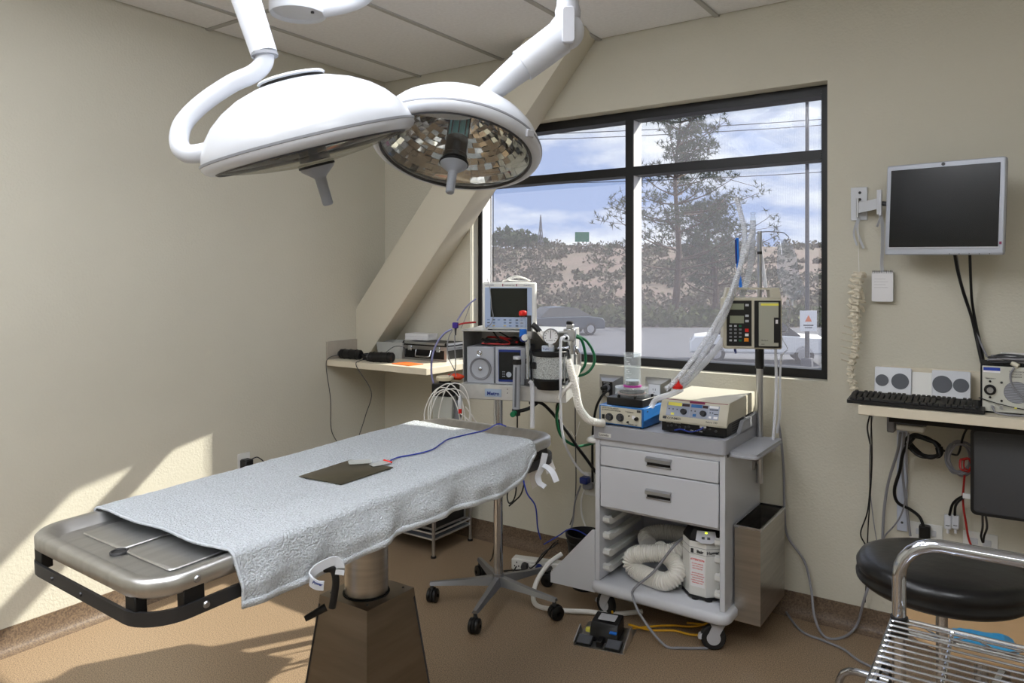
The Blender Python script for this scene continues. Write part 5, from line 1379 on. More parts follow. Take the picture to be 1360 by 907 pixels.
cable('black cable hanging from the wall socket behind the blue instrument', [aY(806, 519, 3.37), aY(798, 528, 3.34), aY(791, 545, 3.34), aY(787, 580, 3.38), aY(787, 640, 3.40)], .0065, M_black)
cable('thin brown wire hanging down the wall between the stand and the cart', [aY(764, 530, 3.42), aY(764, 570, 3.42), aY(765, 640, 3.42), aY(762, 680, 3.42), aY(757, 697, 3.40)], .003, M_dark)
cable('second thin wire hanging down beside the blue wall plug', [aY(770, 560, 3.42), aY(764, 580, 3.42), aY(758, 572, 3.42)], .002, M_whitec)
t = thing('wall_plug', 'blue and grey plug in the wall socket left of the white cart', 'plug', aY(777, 640, 3.40))
o_ = t.location
G().cbox((0.0, 0, .01), (.045, .05, .035), .006).obj('blue_body', M_navy, t); G().cbox((.012, .01, -.022), (.05, .04, .03), .006).obj('grey_body', M_mid, t)
G().cbox((.01, .045, -.02), (.075, .006, .12), .002).obj('socket_plate', M_offwhite, t)
cable('grey flex running from the blue plug down to the floor', [aY(771, 645, 3.38), aY(764, 665, 3.38), aY(761, 690, 3.38), aY(758, 705, 3.36)], .005, M_greyc)
cable('white flex running down the wall from the blue plug', [aY(776, 650, 3.41), aY(772, 665, 3.41), aY(773, 685, 3.41), aY(778, 700, 3.40)], .0045, M_whitec)
# black and silver box with white cable coils
t = thing('vaporizer_box', 'black and grey box with round ivory cap, draped in white cables', 'instrument', aw(590, 560, -.20), AZ); L_ = loc_of(t.location, AZ)
p0, p1 = lw(573, 526, -.22), lw(601, 511, -.22)
G().box(p0.x, p1.x, p0.y, p0.y + .10, p0.z, p1.z, .003).obj('black_head', M_black, t)
q0 = lw(574, 572, -.22)
G().box(p0.x + .003, p1.x - .003, p0.y + .003, p0.y + .09, q0.z, p0.z, .004).obj('grey_body', mat('grey_green_metal', 'b3b6b0', .4, metal=.2), t)
c_ = Vector(((p0.x + p1.x) / 2 - .004, p0.y + .05, p1.z))
G().cyl(c_, c_ + Vector((0, 0, .012)), .026, seg=24).obj('cap_neck', M_blackmat, t)
G().lathe([(0, .012), (.038, .012), (.040, .016), (.040, .026), (.036, .030), (0, .031)], c_, (0, 0, 1), 14).obj('ivory_cap', M_ivory, t)
text('CAPNOMETER', .0085, M_paper, face_front(p0.x + .01, p0.y - .0008, p0.z + .015), t)
G().tube([lw(606, 520, -.16), lw(612, 525, -.1), lw(618, 522, -.05)], .012, 10, 4).obj('mounting_arm', M_dark, t)
G().cyl(lw(610, 560, -.16), lw(610, 520, -.16), .012, seg=12).obj('mounting_rod', M_dark, t)
G().box(lw(603, 0, -.17).x, lw(612, 0, -.17).x, p0.y + .03, p0.y + .08, lw(0, 572, -.17).z, lw(0, 505, -.17).z, .004).obj('clamp_plate', M_mid, t)
cc = aw(592, 553, -.25)
for k in range(5):
    a0 = 1.2 * k; rx, rz_ = .068 + .012 * (k % 3), .125 + .012 * ((k * 2) % 4)
    ox = -.010 + .016 * (k % 4); pts = []
    for q in range(15):
        th_ = R(-60 + 24 * q * 1.0)
        pts.append(cc + RT * (ox + (rx + .006 * math.sin(q + k)) * math.cos(th_)) + Vector((0, 0, -.012 + .006 * k * .5 + (rz_ + .004 * math.cos(2 * q + k)) * math.sin(th_))) + FW * (.004 * k + .004 * math.sin(q * 1.7 + k)))
    cable('white cable coil over the black and grey box, ' + ('outermost', 'second from the front', 'third from the front', 'fourth from the front', 'fifth from the front', 'backmost')[k] + ' loop', pts, .0024, M_whitec, 'white cable coils', name='cable_coil')
cable('bunch cable of white leads trailing right from the coils, upper one', [aw(618, 540, -.2), aw(627, 552, -.2), aw(634, 562, -.18), aw(646, 568, -.15)], .003, M_whitec)
cable('bunch cable of white leads trailing right from the coils, lower one', [aw(610, 548, -.2), aw(620, 556, -.2), aw(628, 566, -.18), aw(634, 572, -.17)], .003, M_whitec)
t = thing('lead_connector', 'white and red lead connector hanging among the white cable coils', 'connector', aw(611, 535, -.27), AZ)
G().lathe([(0, -.03), (.006, -.03), (.009, -.02), (.010, .01), (.005, .03), (0, .032)], seg=12).obj('sleeve', M_white, t)
G().cyl((0, 0, -.045), (0, 0, -.018), .0075, seg=10).obj('red_band', M_red, t)
t = thing('orange_bag', 'crumpled orange-red pouch behind the ivory-capped box', 'pouch', aw(606, 500, -.12), AZ)
g = G(); g.ball((0, 0, 0), .036, 14, (1.15, .6, .42)); g.v = [tuple(Vector(v) * (1 + .25 * noise.noise(Vector(v) * 45))) for v in g.v]; g.obj('pouch', M_orangeb, t)
# sensor clip on the shelf corner and its leads
t = thing('cable_clip', 'small purple cable clip at the left end of the top shelf', 'clip', aw(605, 432, -.16), AZ)
G().cbox((0, 0, 0), (.026, .02, .026), .003).obj('clip_body', M_purple, t); G().cyl((0, 0, -.012), (0, 0, -.045), .006, .003, 8).obj('tail', M_dark, t)
cable('lavender sleeved lead arching from the purple clip down to the box', [aw(600, 437, -.17), aw(590, 443, -.18), aw(580, 456, -.19), aw(574, 475, -.2), aw(573, 495, -.2), aw(576, 510, -.19)], .0045, M_lav)
cable('lavender lead running up from the purple clip to the monitor side', [aw(607, 426, -.16), aw(616, 412, -.14), aw(624, 403, -.12), aw(632, 397, -.1)], .0035, M_lav)
cable('grey lead hanging from the purple clip beside the lavender one', [aw(601, 438, -.17), aw(596, 448, -.17), aw(594, 462, -.18), aw(597, 478, -.18), aw(603, 490, -.18), aw(606, 500, -.17)], .0022, M_greyc)
cable('pale lead dropping straight from the purple clip to the orange pouch', [aw(604, 445, -.17), aw(604, 460, -.17), aw(605, 480, -.17), aw(604, 492, -.17), aw(596, 500, -.18)], .0025, M_greyc)
cable('short red lead between the purple clip and the patient monitor', [aw(609, 431, -.16), aw(618, 429, -.15), aw(632, 428, -.12)], .004, M_redcable)
cable('thin grey wire from the monitor side down to the shelf corner', [aw(625, 404, -.12), aw(620, 417, -.13), aw(615, 430, -.13), aw(612, 436, -.13)], .0016, M_greyc)
# cables hanging below the table far end
for k, (pts, lb) in enumerate((([(687, 520, -.02), (687, 570, .0), (686, 640, .0), (683, 662, .0), (676, 668, .0), (674, 655, .02), (683, 628, .02)], 'black lead looping low behind the table corner, left of the blue one'),
        ([(693, 630, -.02), (700, 655, .0), (711, 672, .02), (714, 700, .05), (718, 716, .08)], 'dark blue lead hanging from the table corner to the power strip'),
        ([(690, 632, .0), (696, 640, .0), (692, 656, .0), (684, 665, .02), (676, 672, .02)], 'black lead crossing behind the chrome pole below the table'))):
    cable(lb, [aw(*p) for p in pts], .0035, M_bluec if k == 1 else M_black)
# power strip
ps = Vector((-2.03, 3.215, 0)); prz_ = R(15)
t = thing('power_strip', 'white multi-way power strip on the floor behind the equipment stand', 'power strip', ps, prz_)
G().box(-.15, .15, -.03, .03, .001, .06, .006).obj('housing', M_offwhite, t)
for x in (-.12, -.06, .0, .06):
    for dx, dz in ((-.011, .02), (.011, .02), (0, .038)):
        G().box(x + dx - .003, x + dx + .003, -.0308, -.0298, dz, dz + .008).obj('socket_slot', M_dark, t)
G().cyl((-.075, -.03, .03), (-.075, -.055, .03), .02, .015, 14).obj('grey_plug', M_dark, t); G().cyl((.0, -.03, .03), (.0, -.055, .03), .02, .015, 14).obj('blue_plug', M_navy, t)
G().cyl((.12, -.03, .032), (.12, -.05, .032), .022, .016, 14).obj('white_plug', M_offwhite, t)
cable('white flex running from the blue plug of the power strip to the right', [aZ(704, 750, .04), aZ(715, 751, .04), aZ(727, 754, .03), aZ(738, 760, .01)], .0045, M_whitec)
cable('black flex lying in front of the power strip', [aZ(686, 752, .04), aZ(680, 760, .012), aZ(669, 758, .012), aZ(690, 757, .01), aZ(702, 756, .01), aZ(711, 750, .06), aZ(722, 738, .10), aZ(735, 722, .14), aZ(741, 718, .17)], .0035, M_black)
cable('dark grey flex rising from the power strip toward the bucket', [aZ(712, 748, .05), aZ(722, 734, .12), aZ(733, 727, .12), aZ(741, 721, .15)], .004, M_dark)
cable('thick white hose looping from behind the bucket across the floor to the cart', [Vector((-1.79, 3.02, .20)), Vector((-1.83, 2.96, .16)), Vector((-1.86, 2.90, .08)), Vector((-1.83, 2.85, .016)), Vector((-1.72, 2.86, .013)), Vector((-1.60, 2.92, .013)), Vector((-1.50, 2.96, .013)), Vector((-1.40, 3.06, .013))], .011, M_whitec, name='hose', cat='hose')
cable('thick black flex running down behind the stand legs', [aw(660, 640, .12), aw(659, 690, .14), aw(655, 735, .2), aw(651, 745, .25)], .003, M_black)

# ------------------------------------------------------------------ steel rack with case under the left counter
t = thing('low_rack', 'low chrome two-tier rack on the floor in the far left corner', 'rack', (-2.86, 3.21, 0))
rx0, rx1, ry0, ry1 = -.26, .26, -.165, .155
for x in (rx0, rx1):
    for y in (ry0, ry1):
        l_ = G().cyl((x, y, .008), (x, y, .335), .009, seg=12).obj('leg', M_satin, t); G().cyl((x, y, 0), (x, y, .010), .015, seg=12).obj('foot', M_black, l_)
for z in (.095, .125, .325):
    for a, b_ in (((rx0, ry0), (rx1, ry0)), ((rx1, ry0), (rx1, ry1)), ((rx1, ry1), (rx0, ry1)), ((rx0, ry1), (rx0, ry0))):
        G().tube([(a[0], a[1], z), (b_[0], b_[1], z)], .006, 8, smooth=False).obj('rail', M_satin, t)
G().box(rx0, rx1, ry0, ry1, .092, .097).obj('lower_shelf', M_slatgrey, t)
G().box(rx0, rx1, ry0, ry1, .326, .330).obj('top_shelf', M_slatgrey, t)
def flight_case(nm, label, loc, w, d, h, rz=0.0, black=True):
    t = thing(nm, label, 'case', loc, rz)
    G().box(-w / 2 + .003, w / 2 - .003, -d / 2 + .003, d / 2 - .003, .002, h * .70).obj('lower_shell', M_black, t)
    G().box(-w / 2 + .003, w / 2 - .003, -d / 2 + .003, d / 2 - .003, h * .71, h - .002).obj('lid', M_black, t)
    for z0, z1 in ((0, .012), (h * .60, h * .70), (h * .71, h * .80), (h - .012, h)):
        G().ring([(-w / 2, -d / 2), (w / 2, -d / 2), (w / 2, d / 2), (-w / 2, d / 2)], [(-w / 2 + .008, -d / 2 + .008), (w / 2 - .008, -d / 2 + .008), (w / 2 - .008, d / 2 - .008), (-w / 2 + .008, d / 2 - .008)], z0, z1).obj('aluminium_edge', M_satin, t)
    for x in (-1, 1):
        for y in (-1, 1):
            G().box(x * w / 2 - x * .016, x * (w / 2 + .001), y * d / 2 - y * .012, y * (d / 2 + .001), .0, h * .7).obj('corner_post', M_satin, t)
            G().ball((x * (w / 2 - .007), y * (d / 2 - .007), h - .007), .011, 10).obj('corner_cap', M_blackmat, t)
    for x in (-.32, .32): 
        G().box(x * w - .014, x * w + .014, -d / 2 - .006, -d / 2, h * .5, h * .82, .002).obj('latch', M_chrome, t)
    G().tube([(-w * .17, -d / 2 - .004, h * .58), (-w * .16, -d / 2 - .014, h * .30), (-w * .12, -d / 2 - .018, h * .24), (w * .12, -d / 2 - .018, h * .24), (w * .16, -d / 2 - .014, h * .30), (w * .17, -d / 2 - .004, h * .58)], .004, 8, 4).obj('carry_handle', M_chrome, t)
    return t
flight_case('flight_case', 'black case with aluminium edges on the low rack', (-2.835, 3.205, .132), .44, .27, .145)
# ------------------------------------------------------------------ left counter
t = thing('wall_counter', 'cream laminate counter shelf fixed in the far left corner', 'counter', (-2.96, 3.21, 1.0))
o_ = t.location.copy(); g = G(); g.M = Matrix.Translation(-o_)
g.prism([(XL, 2.965), (-2.58, 2.965), (-2.58, YB), (XL, YB)], .985, 1.020, 'xy', ch=.0015); g.obj('worktop', M_lam, t)
g = G(); g.M = Matrix.Translation(-o_); g.box(XL, XL + .012, 2.965, 3.20, 1.020, 1.125, .001); g.obj('side_splash', M_grey_lam, t)
flight_case('flight_case', 'black case with aluminium edges lying on the left wall counter', (-2.85, 3.345, 1.0205), .325, .19, .103)
bpy.data.objects['flight_case.001'].rotation_euler = (0, 0, R(2))
t = thing('carton', 'flat white carton lying on the aluminium-edged case on the counter', 'carton', (-2.985, 3.385, 1.1245), R(4))
G().box(-.085, .085, -.05, .05, 0, .038, .001).obj('carton_body', M_paper, t); G().box(-.083, .083, -.0505, -.0498, .022, .0225).obj('flap_line', M_mid, t)
t = thing('plastic_tub', 'frosted clear plastic tub standing behind the black devices on the counter', 'tub', (-3.105, 3.30, 1.0205), R(3))
bw, bd, bh = .10, .085, .095
def rcc(e, z): return [(p[0], p[1], z) for p in rr(-bw - e, bw + e, -bd - e, bd + e, .015, 4)]
g = G(); g.loft([rcc(-.012, 0), rcc(0, bh), rcc(.004, bh), rcc(.004, bh - .006), rcc(.001, bh - .006), rcc(-.002, bh - .004), rcc(-.014, .003)]); g.obj('tub_body', M_frost, t)
t = thing('orange_folder', 'orange paper slip lying on the counter before the case', 'paper', (-2.80, 3.06, 1.0205), R(-8))
G().box(-.075, .075, -.05, .05, 0, .003).obj('sheet', M_orange, t)
def adapter(label, loc, rz, L=.14):
    t = thing('power_adapter', label, 'adapter', loc, rz)
    G().cyl((-L / 2, 0, .029), (L / 2, 0, .029), .028, seg=14, ch=.006).obj('body', M_black, t)
    for x in (-.3, 0, .3): G().torus((x * L, 0, .029), (1, 0, 0), .0285, .0018, 20, 6).obj('rib', M_blackmat, t)
    G().cyl((-L / 2 - .012, 0, .029), (-L / 2, 0, .029), .015, seg=12).obj('end_socket', M_dark, t)
    return t
adapter('black cylindrical instrument at the left end of the wall counter', (-3.245, 3.06, 1.0205), R(8), .15)
adapter('black cylindrical instrument between the coiled cable and the case', (-2.985, 3.045, 1.0205), R(18), .15)
t = thing('cable_coil', 'flat coil of black cable lying on the counter between the two black instruments', 'cable', (-3.10, 3.10, 1.0205))
rg = random.Random(9)
for k in range(5):
    n_ = 14; ph = rg.uniform(0, 6)
    pts = [((.075 + .008 * math.sin(q + ph)) * math.cos(2 * PI * q / n_), (.050 + .006 * math.cos(2 * q + ph)) * math.sin(2 * PI * q / n_), .005 + .006 * k + .003 * math.sin(q * 1.3 + ph)) for q in range(n_ + 1)]
    G().tube(pts, .0042, 6, 4).obj('turn', M_black, t)
cable('thin black wire hanging down the wall from the left black instrument', [Vector((-3.32, 3.05, 1.045)), Vector((-3.335, 2.975, 1.03)), Vector((-3.338, 2.955, .98)), aX(439, 530, -3.335), aX(440, 570, -3.335), aX(449, 590, -3.335), aX(453, 610, -3.3)], .0022, M_dark)
cable('thin black wire hanging from the counter edge under the cable coil', [Vector((-3.10, 3.04, 1.03)), Vector((-3.09, 2.98, 1.028)), Vector((-3.09, 2.955, 1.00)), aY(493, 520, 2.95), aY(486, 550, 2.95), aY(478, 575, 2.95), aY(473, 590, 2.95)], .0022, M_dark)
cable('short black wire loop over the plastic tub edge', [Vector((-3.02, 3.1, 1.06)), Vector((-2.99, 3.16, 1.10)), Vector((-2.95, 3.2, 1.09)), Vector((-2.93, 3.18, 1.05))], .002, M_dark)
# outlet with adapter on the left wall behind the table
t = thing('wall_adapter', 'black plug adapter in the left wall just above the table', 'adapter', aX(328, 617, XL + .03))
G().cbox((-.002, 0, 0), (.05, .05, .055), .005).obj('adapter_body', M_black, t); G().cbox((-.027, 0, 0), (.004, .075, .115), .002).obj('outlet_plate', M_offwhite, t)
G().tube([(0, .02, .02), (.01, .05, .03), (0, .08, .015), (-.01, .11, -.01), (-.015, .13, -.06)], .003, 6, 4).obj('flex', M_black, t)
# ------------------------------------------------------------------ sockets below the window
def angled_box(px, py, label, black):
    c = aY(px, py, YB)
    t = thing('socket_box', label, 'socket box', c)
    w, h = .054, .058
    g = G(); g.loft([[(-w * 1.25, -.001, -h), (w * 1.25, -.001, -h), (w * 1.25, -.001, h), (-w * 1.25, -.001, h)], [(-w * .6, -.045, -h * .8), (w * .6, -.045, -h * .8), (w * .6, -.045, h * .55), (-w * .6, -.045, h * .55)]]); g.obj('steel_cover', M_satin, t)
    G().box(-w * .55, w * .55, -.0475, -.045, -h * .75, h * .5, .001).obj('socket_face', M_black if black else M_paper, t)
    if black:
        G().cyl((0, -.047, .0), (0, -.06, .0), .018, seg=18).obj('round_socket', M_mid, t); G().cyl((0, -.06, 0), (-.012, -.085, -.002), .013, .010, 12).obj('plug', M_black, t)
        G().cyl((.004, -.047, -.032), (.004, -.056, -.032), .012, seg=16).obj('lower_socket', M_satin, t)
        text('OXYGEN', .008, M_paper, face_front(-.02, -.048, .020), t)
    else:
        for x in (-.006, .006): G().box(x - .001, x + .001, -.0485, -.0472, .0, .010).obj('slot', M_dark, t)
        G().cyl((0, -.0475, -.010), (0, -.0485, -.010), .002, seg=8).obj('slot', M_dark, t)
angled_box(812, 513, 'steel wall box with black round sockets left of the measuring cylinder', True)
angled_box(874, 517, 'steel wall box with white outlet right of the measuring cylinder', False)
# ------------------------------------------------------------------ wall monitor
k9 = .97
TL, TR, BR, BL = aD(1168, 222, 3.09 * k9), aD(1332, 208, 2.76 * k9), aD(1337, 338, 2.74 * k9), aD(1185, 338, 3.05 * k9)
mc = (TL + TR + BR + BL) / 4; mx = ((TR + BR) - (TL + BL)).normalized(); mz = ((TL + TR) - (BL + BR)); mz = (mz - mx * mz.dot(mx)).normalized(); my = mz.cross(mx)
MM = Matrix(((mx.x, my.x, mz.x, mc.x), (mx.y, my.y, mz.y, mc.y), (mx.z, my.z, mz.z, mc.z), (0, 0, 0, 1)))
W2_ = (((TR + BR) - (TL + BL)) / 2).length / 2; H2_ = (((TL + TR) - (BL + BR)) / 2).length / 2
t = thing('wall_monitor', 'grey-framed flat computer monitor tilted on a wall arm', 'monitor', mtx=MM)
G().prism(rr(-W2_, W2_, -H2_, H2_, .008, 3), 0, .022, 'xz', ch=.003).obj('bezel', M_silver, t)
G().prism(rr(-W2_ + .004, W2_ - .004, -H2_ + .004, H2_ - .004, .01, 3), .022, .042, 'xz', ch=.005).obj('back_shell', M_black, t)
G().box(-W2_ + .017, W2_ - .017, -.0025, .001, -H2_ + .030, H2_ - .020, .001).obj('screen', M_screen, t)
G().box(-W2_ + .014, W2_ - .014, -.0035, -.0022, -H2_ + .026, -H2_ + .0295).obj('lower_trim', M_white, t)
G().cyl((0, 0, H2_ - .010), (0, -.0025, H2_ - .010), .0065, seg=16).obj('maker_badge', M_dark, t)
G().box(W2_ - .013, W2_ - .006, -.0028, -.001, -H2_ + .038, -H2_ + .048).obj('sticker', M_maroon, t)
for k in range(5): G().box(.03 + .033 * k, .032 + .033 * k, -.002, .0, -H2_ + .002, -H2_ + .006).obj('button', M_dark, t)
G().box(-.06, .06, .042, .055, -.06, .06, .004).obj('mount_plate', M_dark, t)
t = thing('monitor_arm', 'white folding wall arm and slotted plate holding the monitor', 'bracket', (-.58, YB, 1.77))
o_ = t.location.copy()
a, b_ = aY(1130, 293, YB - .006), aY(1152, 248, YB - .006)
G().box(a.x - o_.x, b_.x - o_.x, -.008, -.0005, a.z - o_.z, b_.z - o_.z, .002).obj('wall_plate', M_white, t)
for y in (256, 265): 
    p = aY(1142, y, YB - .008) - o_; G().cyl((p.x, -.008, p.z), (p.x, -.0095, p.z), .006, seg=12).obj('bolt_hole', M_black, t)
p = aY(1143, 276, YB - .04) - o_
q = aY(1167, 270, 3.36) - o_
arm = G().loft([[p + Vector((-.01, 0, s_ * .022)) for s_ in (-1, 1)] + [p + Vector((-.01, .006, s_ * .022)) for s_ in (1, -1)], [q + Vector((0, 0, s_ * .022)) for s_ in (-1, 1)] + [q + Vector((0, .006, s_ * .022)) for s_ in (1, -1)]]).obj('arm', M_white, t)
G().cyl(p + Vector((-.012, .003, -.04)), p + Vector((-.012, .003, .04)), .006, seg=12).obj('hinge_pin', M_satin, t)
G().box(p.x - .016, p.x - .006, p.y, -.008, p.z - .022, p.z + .022, .002).obj('knuckle', M_white, t)
G().cyl(q + Vector((0, .003, -.045)), q + Vector((0, .003, .055)), .008, seg=12).obj('hinge_pin', M_white, t)
G().box(q.x + .004, q.x + .012, q.y - .01, q.y + .012, q.z - .05, q.z + .055, .002).obj('end_plate', M_white, t)
e_ = mc + my * .05 - o_
G().tube([q + Vector((.008, .01, 0)), q.lerp(e_, .5) + Vector((0, .01, 0)), e_], .010, 10, smooth=False).obj('link_bar', M_dark, t)
def ribbon(label, pts, w, m=M_white, name='ribbon'):
    o = strap(pts, w, RT, m, name, None, .0006); return tag(o, label, 'ribbon')
ribbon('white ribbon bow knotted below the monitor wall plate, left strand', [aY(1141, 288, 3.42), aY(1136, 300, 3.42), aY(1134, 312, 3.425), aY(1138, 326, 3.42)], .008)
ribbon('white ribbon knotted below the monitor wall plate, right strand', [aY(1142, 288, 3.42), aY(1139, 298, 3.42), aY(1140, 312, 3.425), aY(1147, 330, 3.42)], .010)
cable('thin white string from the ribbon down to the model spine', [aY(1140, 298, 3.415), aY(1140, 330, 3.415), aY(1141, 362, 3.41)], .0012, M_whitec, name='string', cat='string')
ribbon('long white ribbon hanging from the monitor arm to the notepad', [aY(1169, 284, 3.36), aY(1172, 300, 3.38), aY(1172, 330, 3.40), aY(1171, 350, 3.42), aY(1172, 361, 3.425)], .014)
ribbon('short loose ribbon end at the top of the notepad ribbon', [aY(1171, 284, 3.36), aY(1168, 292, 3.37), aY(1165, 301, 3.385)], .010)
# notepad
c = aY(1172, 380, 3.425)
t = thing('notepad', 'small white spiral-topped notepad hanging by a ribbon on the wall', 'notepad', c, R(3))
G().prism(rr(-.040, .040, -.064, .060, .006, 3), -.006, .006, 'xz').obj('pages', M_paper, t)
G().prism(rr(-.0405, .0405, -.065, .061, .006, 3), .006, .008, 'xz').obj('back_cover', M_mid, t)
for k in range(12): G().torus((-.036 + .0065 * k, 0, .058), (1, 0, 0), .0075, .0009, 12, 5).obj('spiral_loop', M_dark, t)
for k in range(4): G().box(-.03, .012 + .01 * (k % 2), -.0063, -.006, .03 - .012 * k, .0307 - .012 * k).obj('pencil_line', M_mid, t)
# spine model
t = thing('spine_model', 'bone-coloured model of an animal spine hanging on the wall', 'model', aY(1141, 362, 3.39))
o_ = t.location.copy(); rg = random.Random(21)
cl = [aY(*p) - o_ for p in ((1140, 362, 3.39), (1138, 380, 3.39), (1136, 400, 3.385), (1135, 420, 3.385), (1137, 440, 3.385), (1137, 455, 3.385), (1133, 475, 3.385), (1129, 490, 3.385), (1131, 505, 3.385), (1134, 522, 3.385))]
P = catmull(cl, 6); L = [0]
for a, b_ in zip(P, P[1:]): L.append(L[-1] + (b_ - a).length)
nv = 18
for i in range(nv):
    f = L[-1] * (i + .3) / nv; j = max(k for k in range(len(L)) if L[k] <= f); j = min(j, len(P) - 2)
    c = P[j].lerp(P[j + 1], (f - L[j]) / max(1e-6, L[j + 1] - L[j])); T = (P[j + 1] - P[j]).normalized()
    s = (1.25, 1.0, .85)[0 if i < 7 else 1 if i > 18 else 2]; hgt = L[-1] / nv * .40
    g = G(); x, y, z = frame_of(T)
    g.lathe([(0, -hgt), (.0165 * s, -hgt), (.0135 * s, 0), (.0165 * s, hgt), (0, hgt)], c, T, 12)
    rgt = Vector((math.cos(YAW), math.sin(YAW), 0))
    for sg in (-1, 1):
        ln = (.027 if i < 6 else .019) * s * rg.uniform(.7, 1.25)
        g.tube([c, c + rgt * sg * ln * .6 + T * ln * rg.uniform(-.3, .3) - FW * .006, c + rgt * sg * ln + T * ln * rg.uniform(-.6, .6)], [.0095 * s, .0055], 6, 3)
    g.tube([c, c - FW * .012 * s, c - FW * .022 * s + T * .012 * s], [.008 * s, .004], 6, 3)
    g.ball(c - FW * .010 + rgt * rg.uniform(-.008, .008), .012 * s, 8, (1, 1, .7))
    g.obj('vertebra', M_bone, t)
    if 8 <= i <= 13:
        q = .034 * math.sin((i - 6) / 9 * PI) + .022
        G().tube([c, c - rgt * q * .6 + T * (-.004) - FW * .008, c - rgt * q * 1.25 - T * .012 - FW * .010], [.0035, .002], 6, 4).obj('rib', M_bone, t)
        G().tube([c, c + rgt * q * .4 + FW * .012, c + rgt * q * .65 + T * .010 + FW * .02], [.0024, .0014], 6, 4).obj('rib', M_bone, t)
G().prism([(-.014, 0), (.014, 0), (.010, -.022), (.022, -.040), (-.006, -.046), (-.016, -.022)], -.006, .006, 'xz').obj('sacrum', M_bone, t)
bpy.data.objects['sacrum'].location = P[-1]
# ------------------------------------------------------------------ right counter
t = thing('wall_counter', 'cream laminate counter shelf on the wall to the right of the window', 'counter', (.3, 3.25, 1.0))
o_ = t.location.copy(); g = G(); g.M = Matrix.Translation(-o_)
g.prism([(-.512, 3.04), (1.2, 3.04), (1.2, YB), (-.512, YB)], .985, 1.020, 'xy', ch=.0015); g.obj('worktop', M_lam, t)
g = G(); g.M = Matrix.Translation(-o_); g.box(-.49, 1.2, YB - .02, YB, 1.020, 1.13, .002); g.obj('back_splash', M_lam, t)
g = G(); g.M = Matrix.Translation(-o_); g.box(-.42, 1.1, 3.12, 3.16, .955, .985); g.obj('under_rail', M_blackmat, t)
a, b_ = aY(1191, 705, 3.437), aY(1205, 560, 3.437)
tag(G().box(a.x, b_.x, YB - .012, YB - .0005, .455, .965, .001).obj('wall_bracket', mat('bracket_bluegrey', 'b4bac8', .4)), 'pale blue-grey slotted bracket strip below the right counter', 'bracket')
for z in (.49, .72): 
    o = G().cyl((((a.x + b_.x) / 2), YB - .0122, z), ((a.x + b_.x) / 2, YB - .0135, z), .005, seg=10).obj('bolt', M_dark, bpy.data.objects['wall_bracket'])
# keyboard
t = thing('keyboard', 'black computer keyboard on the right counter, overhanging its left end', 'keyboard', (-.335, 3.135, 1.0205), R(1))
g = G(); g.prism([(-.075, .002), (-.075, .014), (.075, .030), (.078, .002)], -.222, .222, 'yz', ch=.002); g.obj('body', M_black, t)
km = Matrix.Translation((0, -.075, .0145)) @ Matrix.Rotation(math.atan2(.016, .15), 4, 'X')
for row, yk in enumerate((.018, .037, .056, .075, .094, .125)):
    xk = -.214
    wid = [(.019,) * 22, (.019,) * 22, (.019,) * 22, (.019,) * 22, (.019,) * 22, (.0165,) * 24][row]
    if row == 0: wid = (.024, .024, .024, .115, .024, .024, .024) + (.019,) * 8
    for j, w in enumerate(wid):
        if xk + w > .216: break
        if not (row == 5 and j in (1, 6, 11)) and not (.075 < xk + w / 2 < .083) and not (.138 < xk + w / 2 < .145):
            g = G(); g.M = km; a, b_, c, d = xk + .001, xk + w - .001, yk - .0085, yk + .0085
            g.loft([[(a, c, 0), (b_, c, 0), (b_, d, 0), (a, d, 0)], [(a + .002, c + .0015, .007), (b_ - .002, c + .0015, .007), (b_ - .002, d - .002, .0085), (a + .002, d - .002, .0085)]])
            g.obj('key', M_black, t)
        xk += w
# speaker bar
t = thing('speaker_bar', 'white bar loudspeaker with four round grey grilles behind the keyboard', 'speaker', (-.345, 3.375, 1.0205), R(1))
tlt = Matrix.Rotation(R(-14), 4, 'X')
for x0, x1, nm in ((aY(1161, 510, 3.365).x + .345, aY(1210, 510, 3.365).x + .345, 'left_housing'), (aY(1237, 510, 3.365).x + .345, aY(1289, 510, 3.365).x + .345, 'right_housing')):
    g = G(); g.M = tlt; g.prism(rr(x0, x1, .002, .112, .006, 3), -.012, .014, 'xz', ch=.002); g.obj(nm, M_white, t)
g = G(); g.M = tlt; g.box(aY(1210, 510, 3.365).x + .345, aY(1237, 510, 3.365).x + .345, -.002, .014, .002, .100, .001); g.obj('centre_recess', M_offwhite, t)
for px_, r_ in ((1171, .024), (1195, .032), (1251, .034), (1276, .027)):
    x = aY(px_, 510, 3.365).x + .345
    g = G(); g.M = tlt; g.cyl((x, -.012, .056), (x, -.0145, .056), r_, seg=32); g.obj('grille', M_slatgrey, t)
G().box(-.12, .12, .02, .05, .0, .01, .002).obj('foot', M_white, t)
# oscillator
t = thing('oscillator', 'instrument with black-edged pale panel and two dials on the right counter', 'instrument', (-.035, 3.19, 1.0205), R(2))
G().box(-.095, .095, -.06, .10, .001, .172, .003).obj('case', M_blackmat, t)
G().box(-.089, .089, -.0625, -.060, .006, .166, .001).obj('panel', mat('panel_pale', 'c2c2b8', .5), t)
G().cyl((.012, -.0625, .078), (.012, -.064, .078), .038, seg=36).obj('dial_disc', M_mid, t)
for k in range(12): G().box(.012 - .036 * math.cos(math.asin((k - 5.5) / 6.2)), .012 + .036 * math.cos(math.asin((k - 5.5) / 6.2)), -.0648, -.064, .078 + (k - 5.5) * .0058 - .0008, .078 + (k - 5.5) * .0058 + .0008).obj('dial_rib', M_silver, t)
for x in (-.066, .078):
    G().cyl((x, -.0625, .082), (x, -.068, .082), .0185, seg=24).obj('dial_ring', M_black, t); G().cyl((x, -.068, .082), (x, -.080, .082), .010, seg=16).obj('dial_cap', M_satin, t)
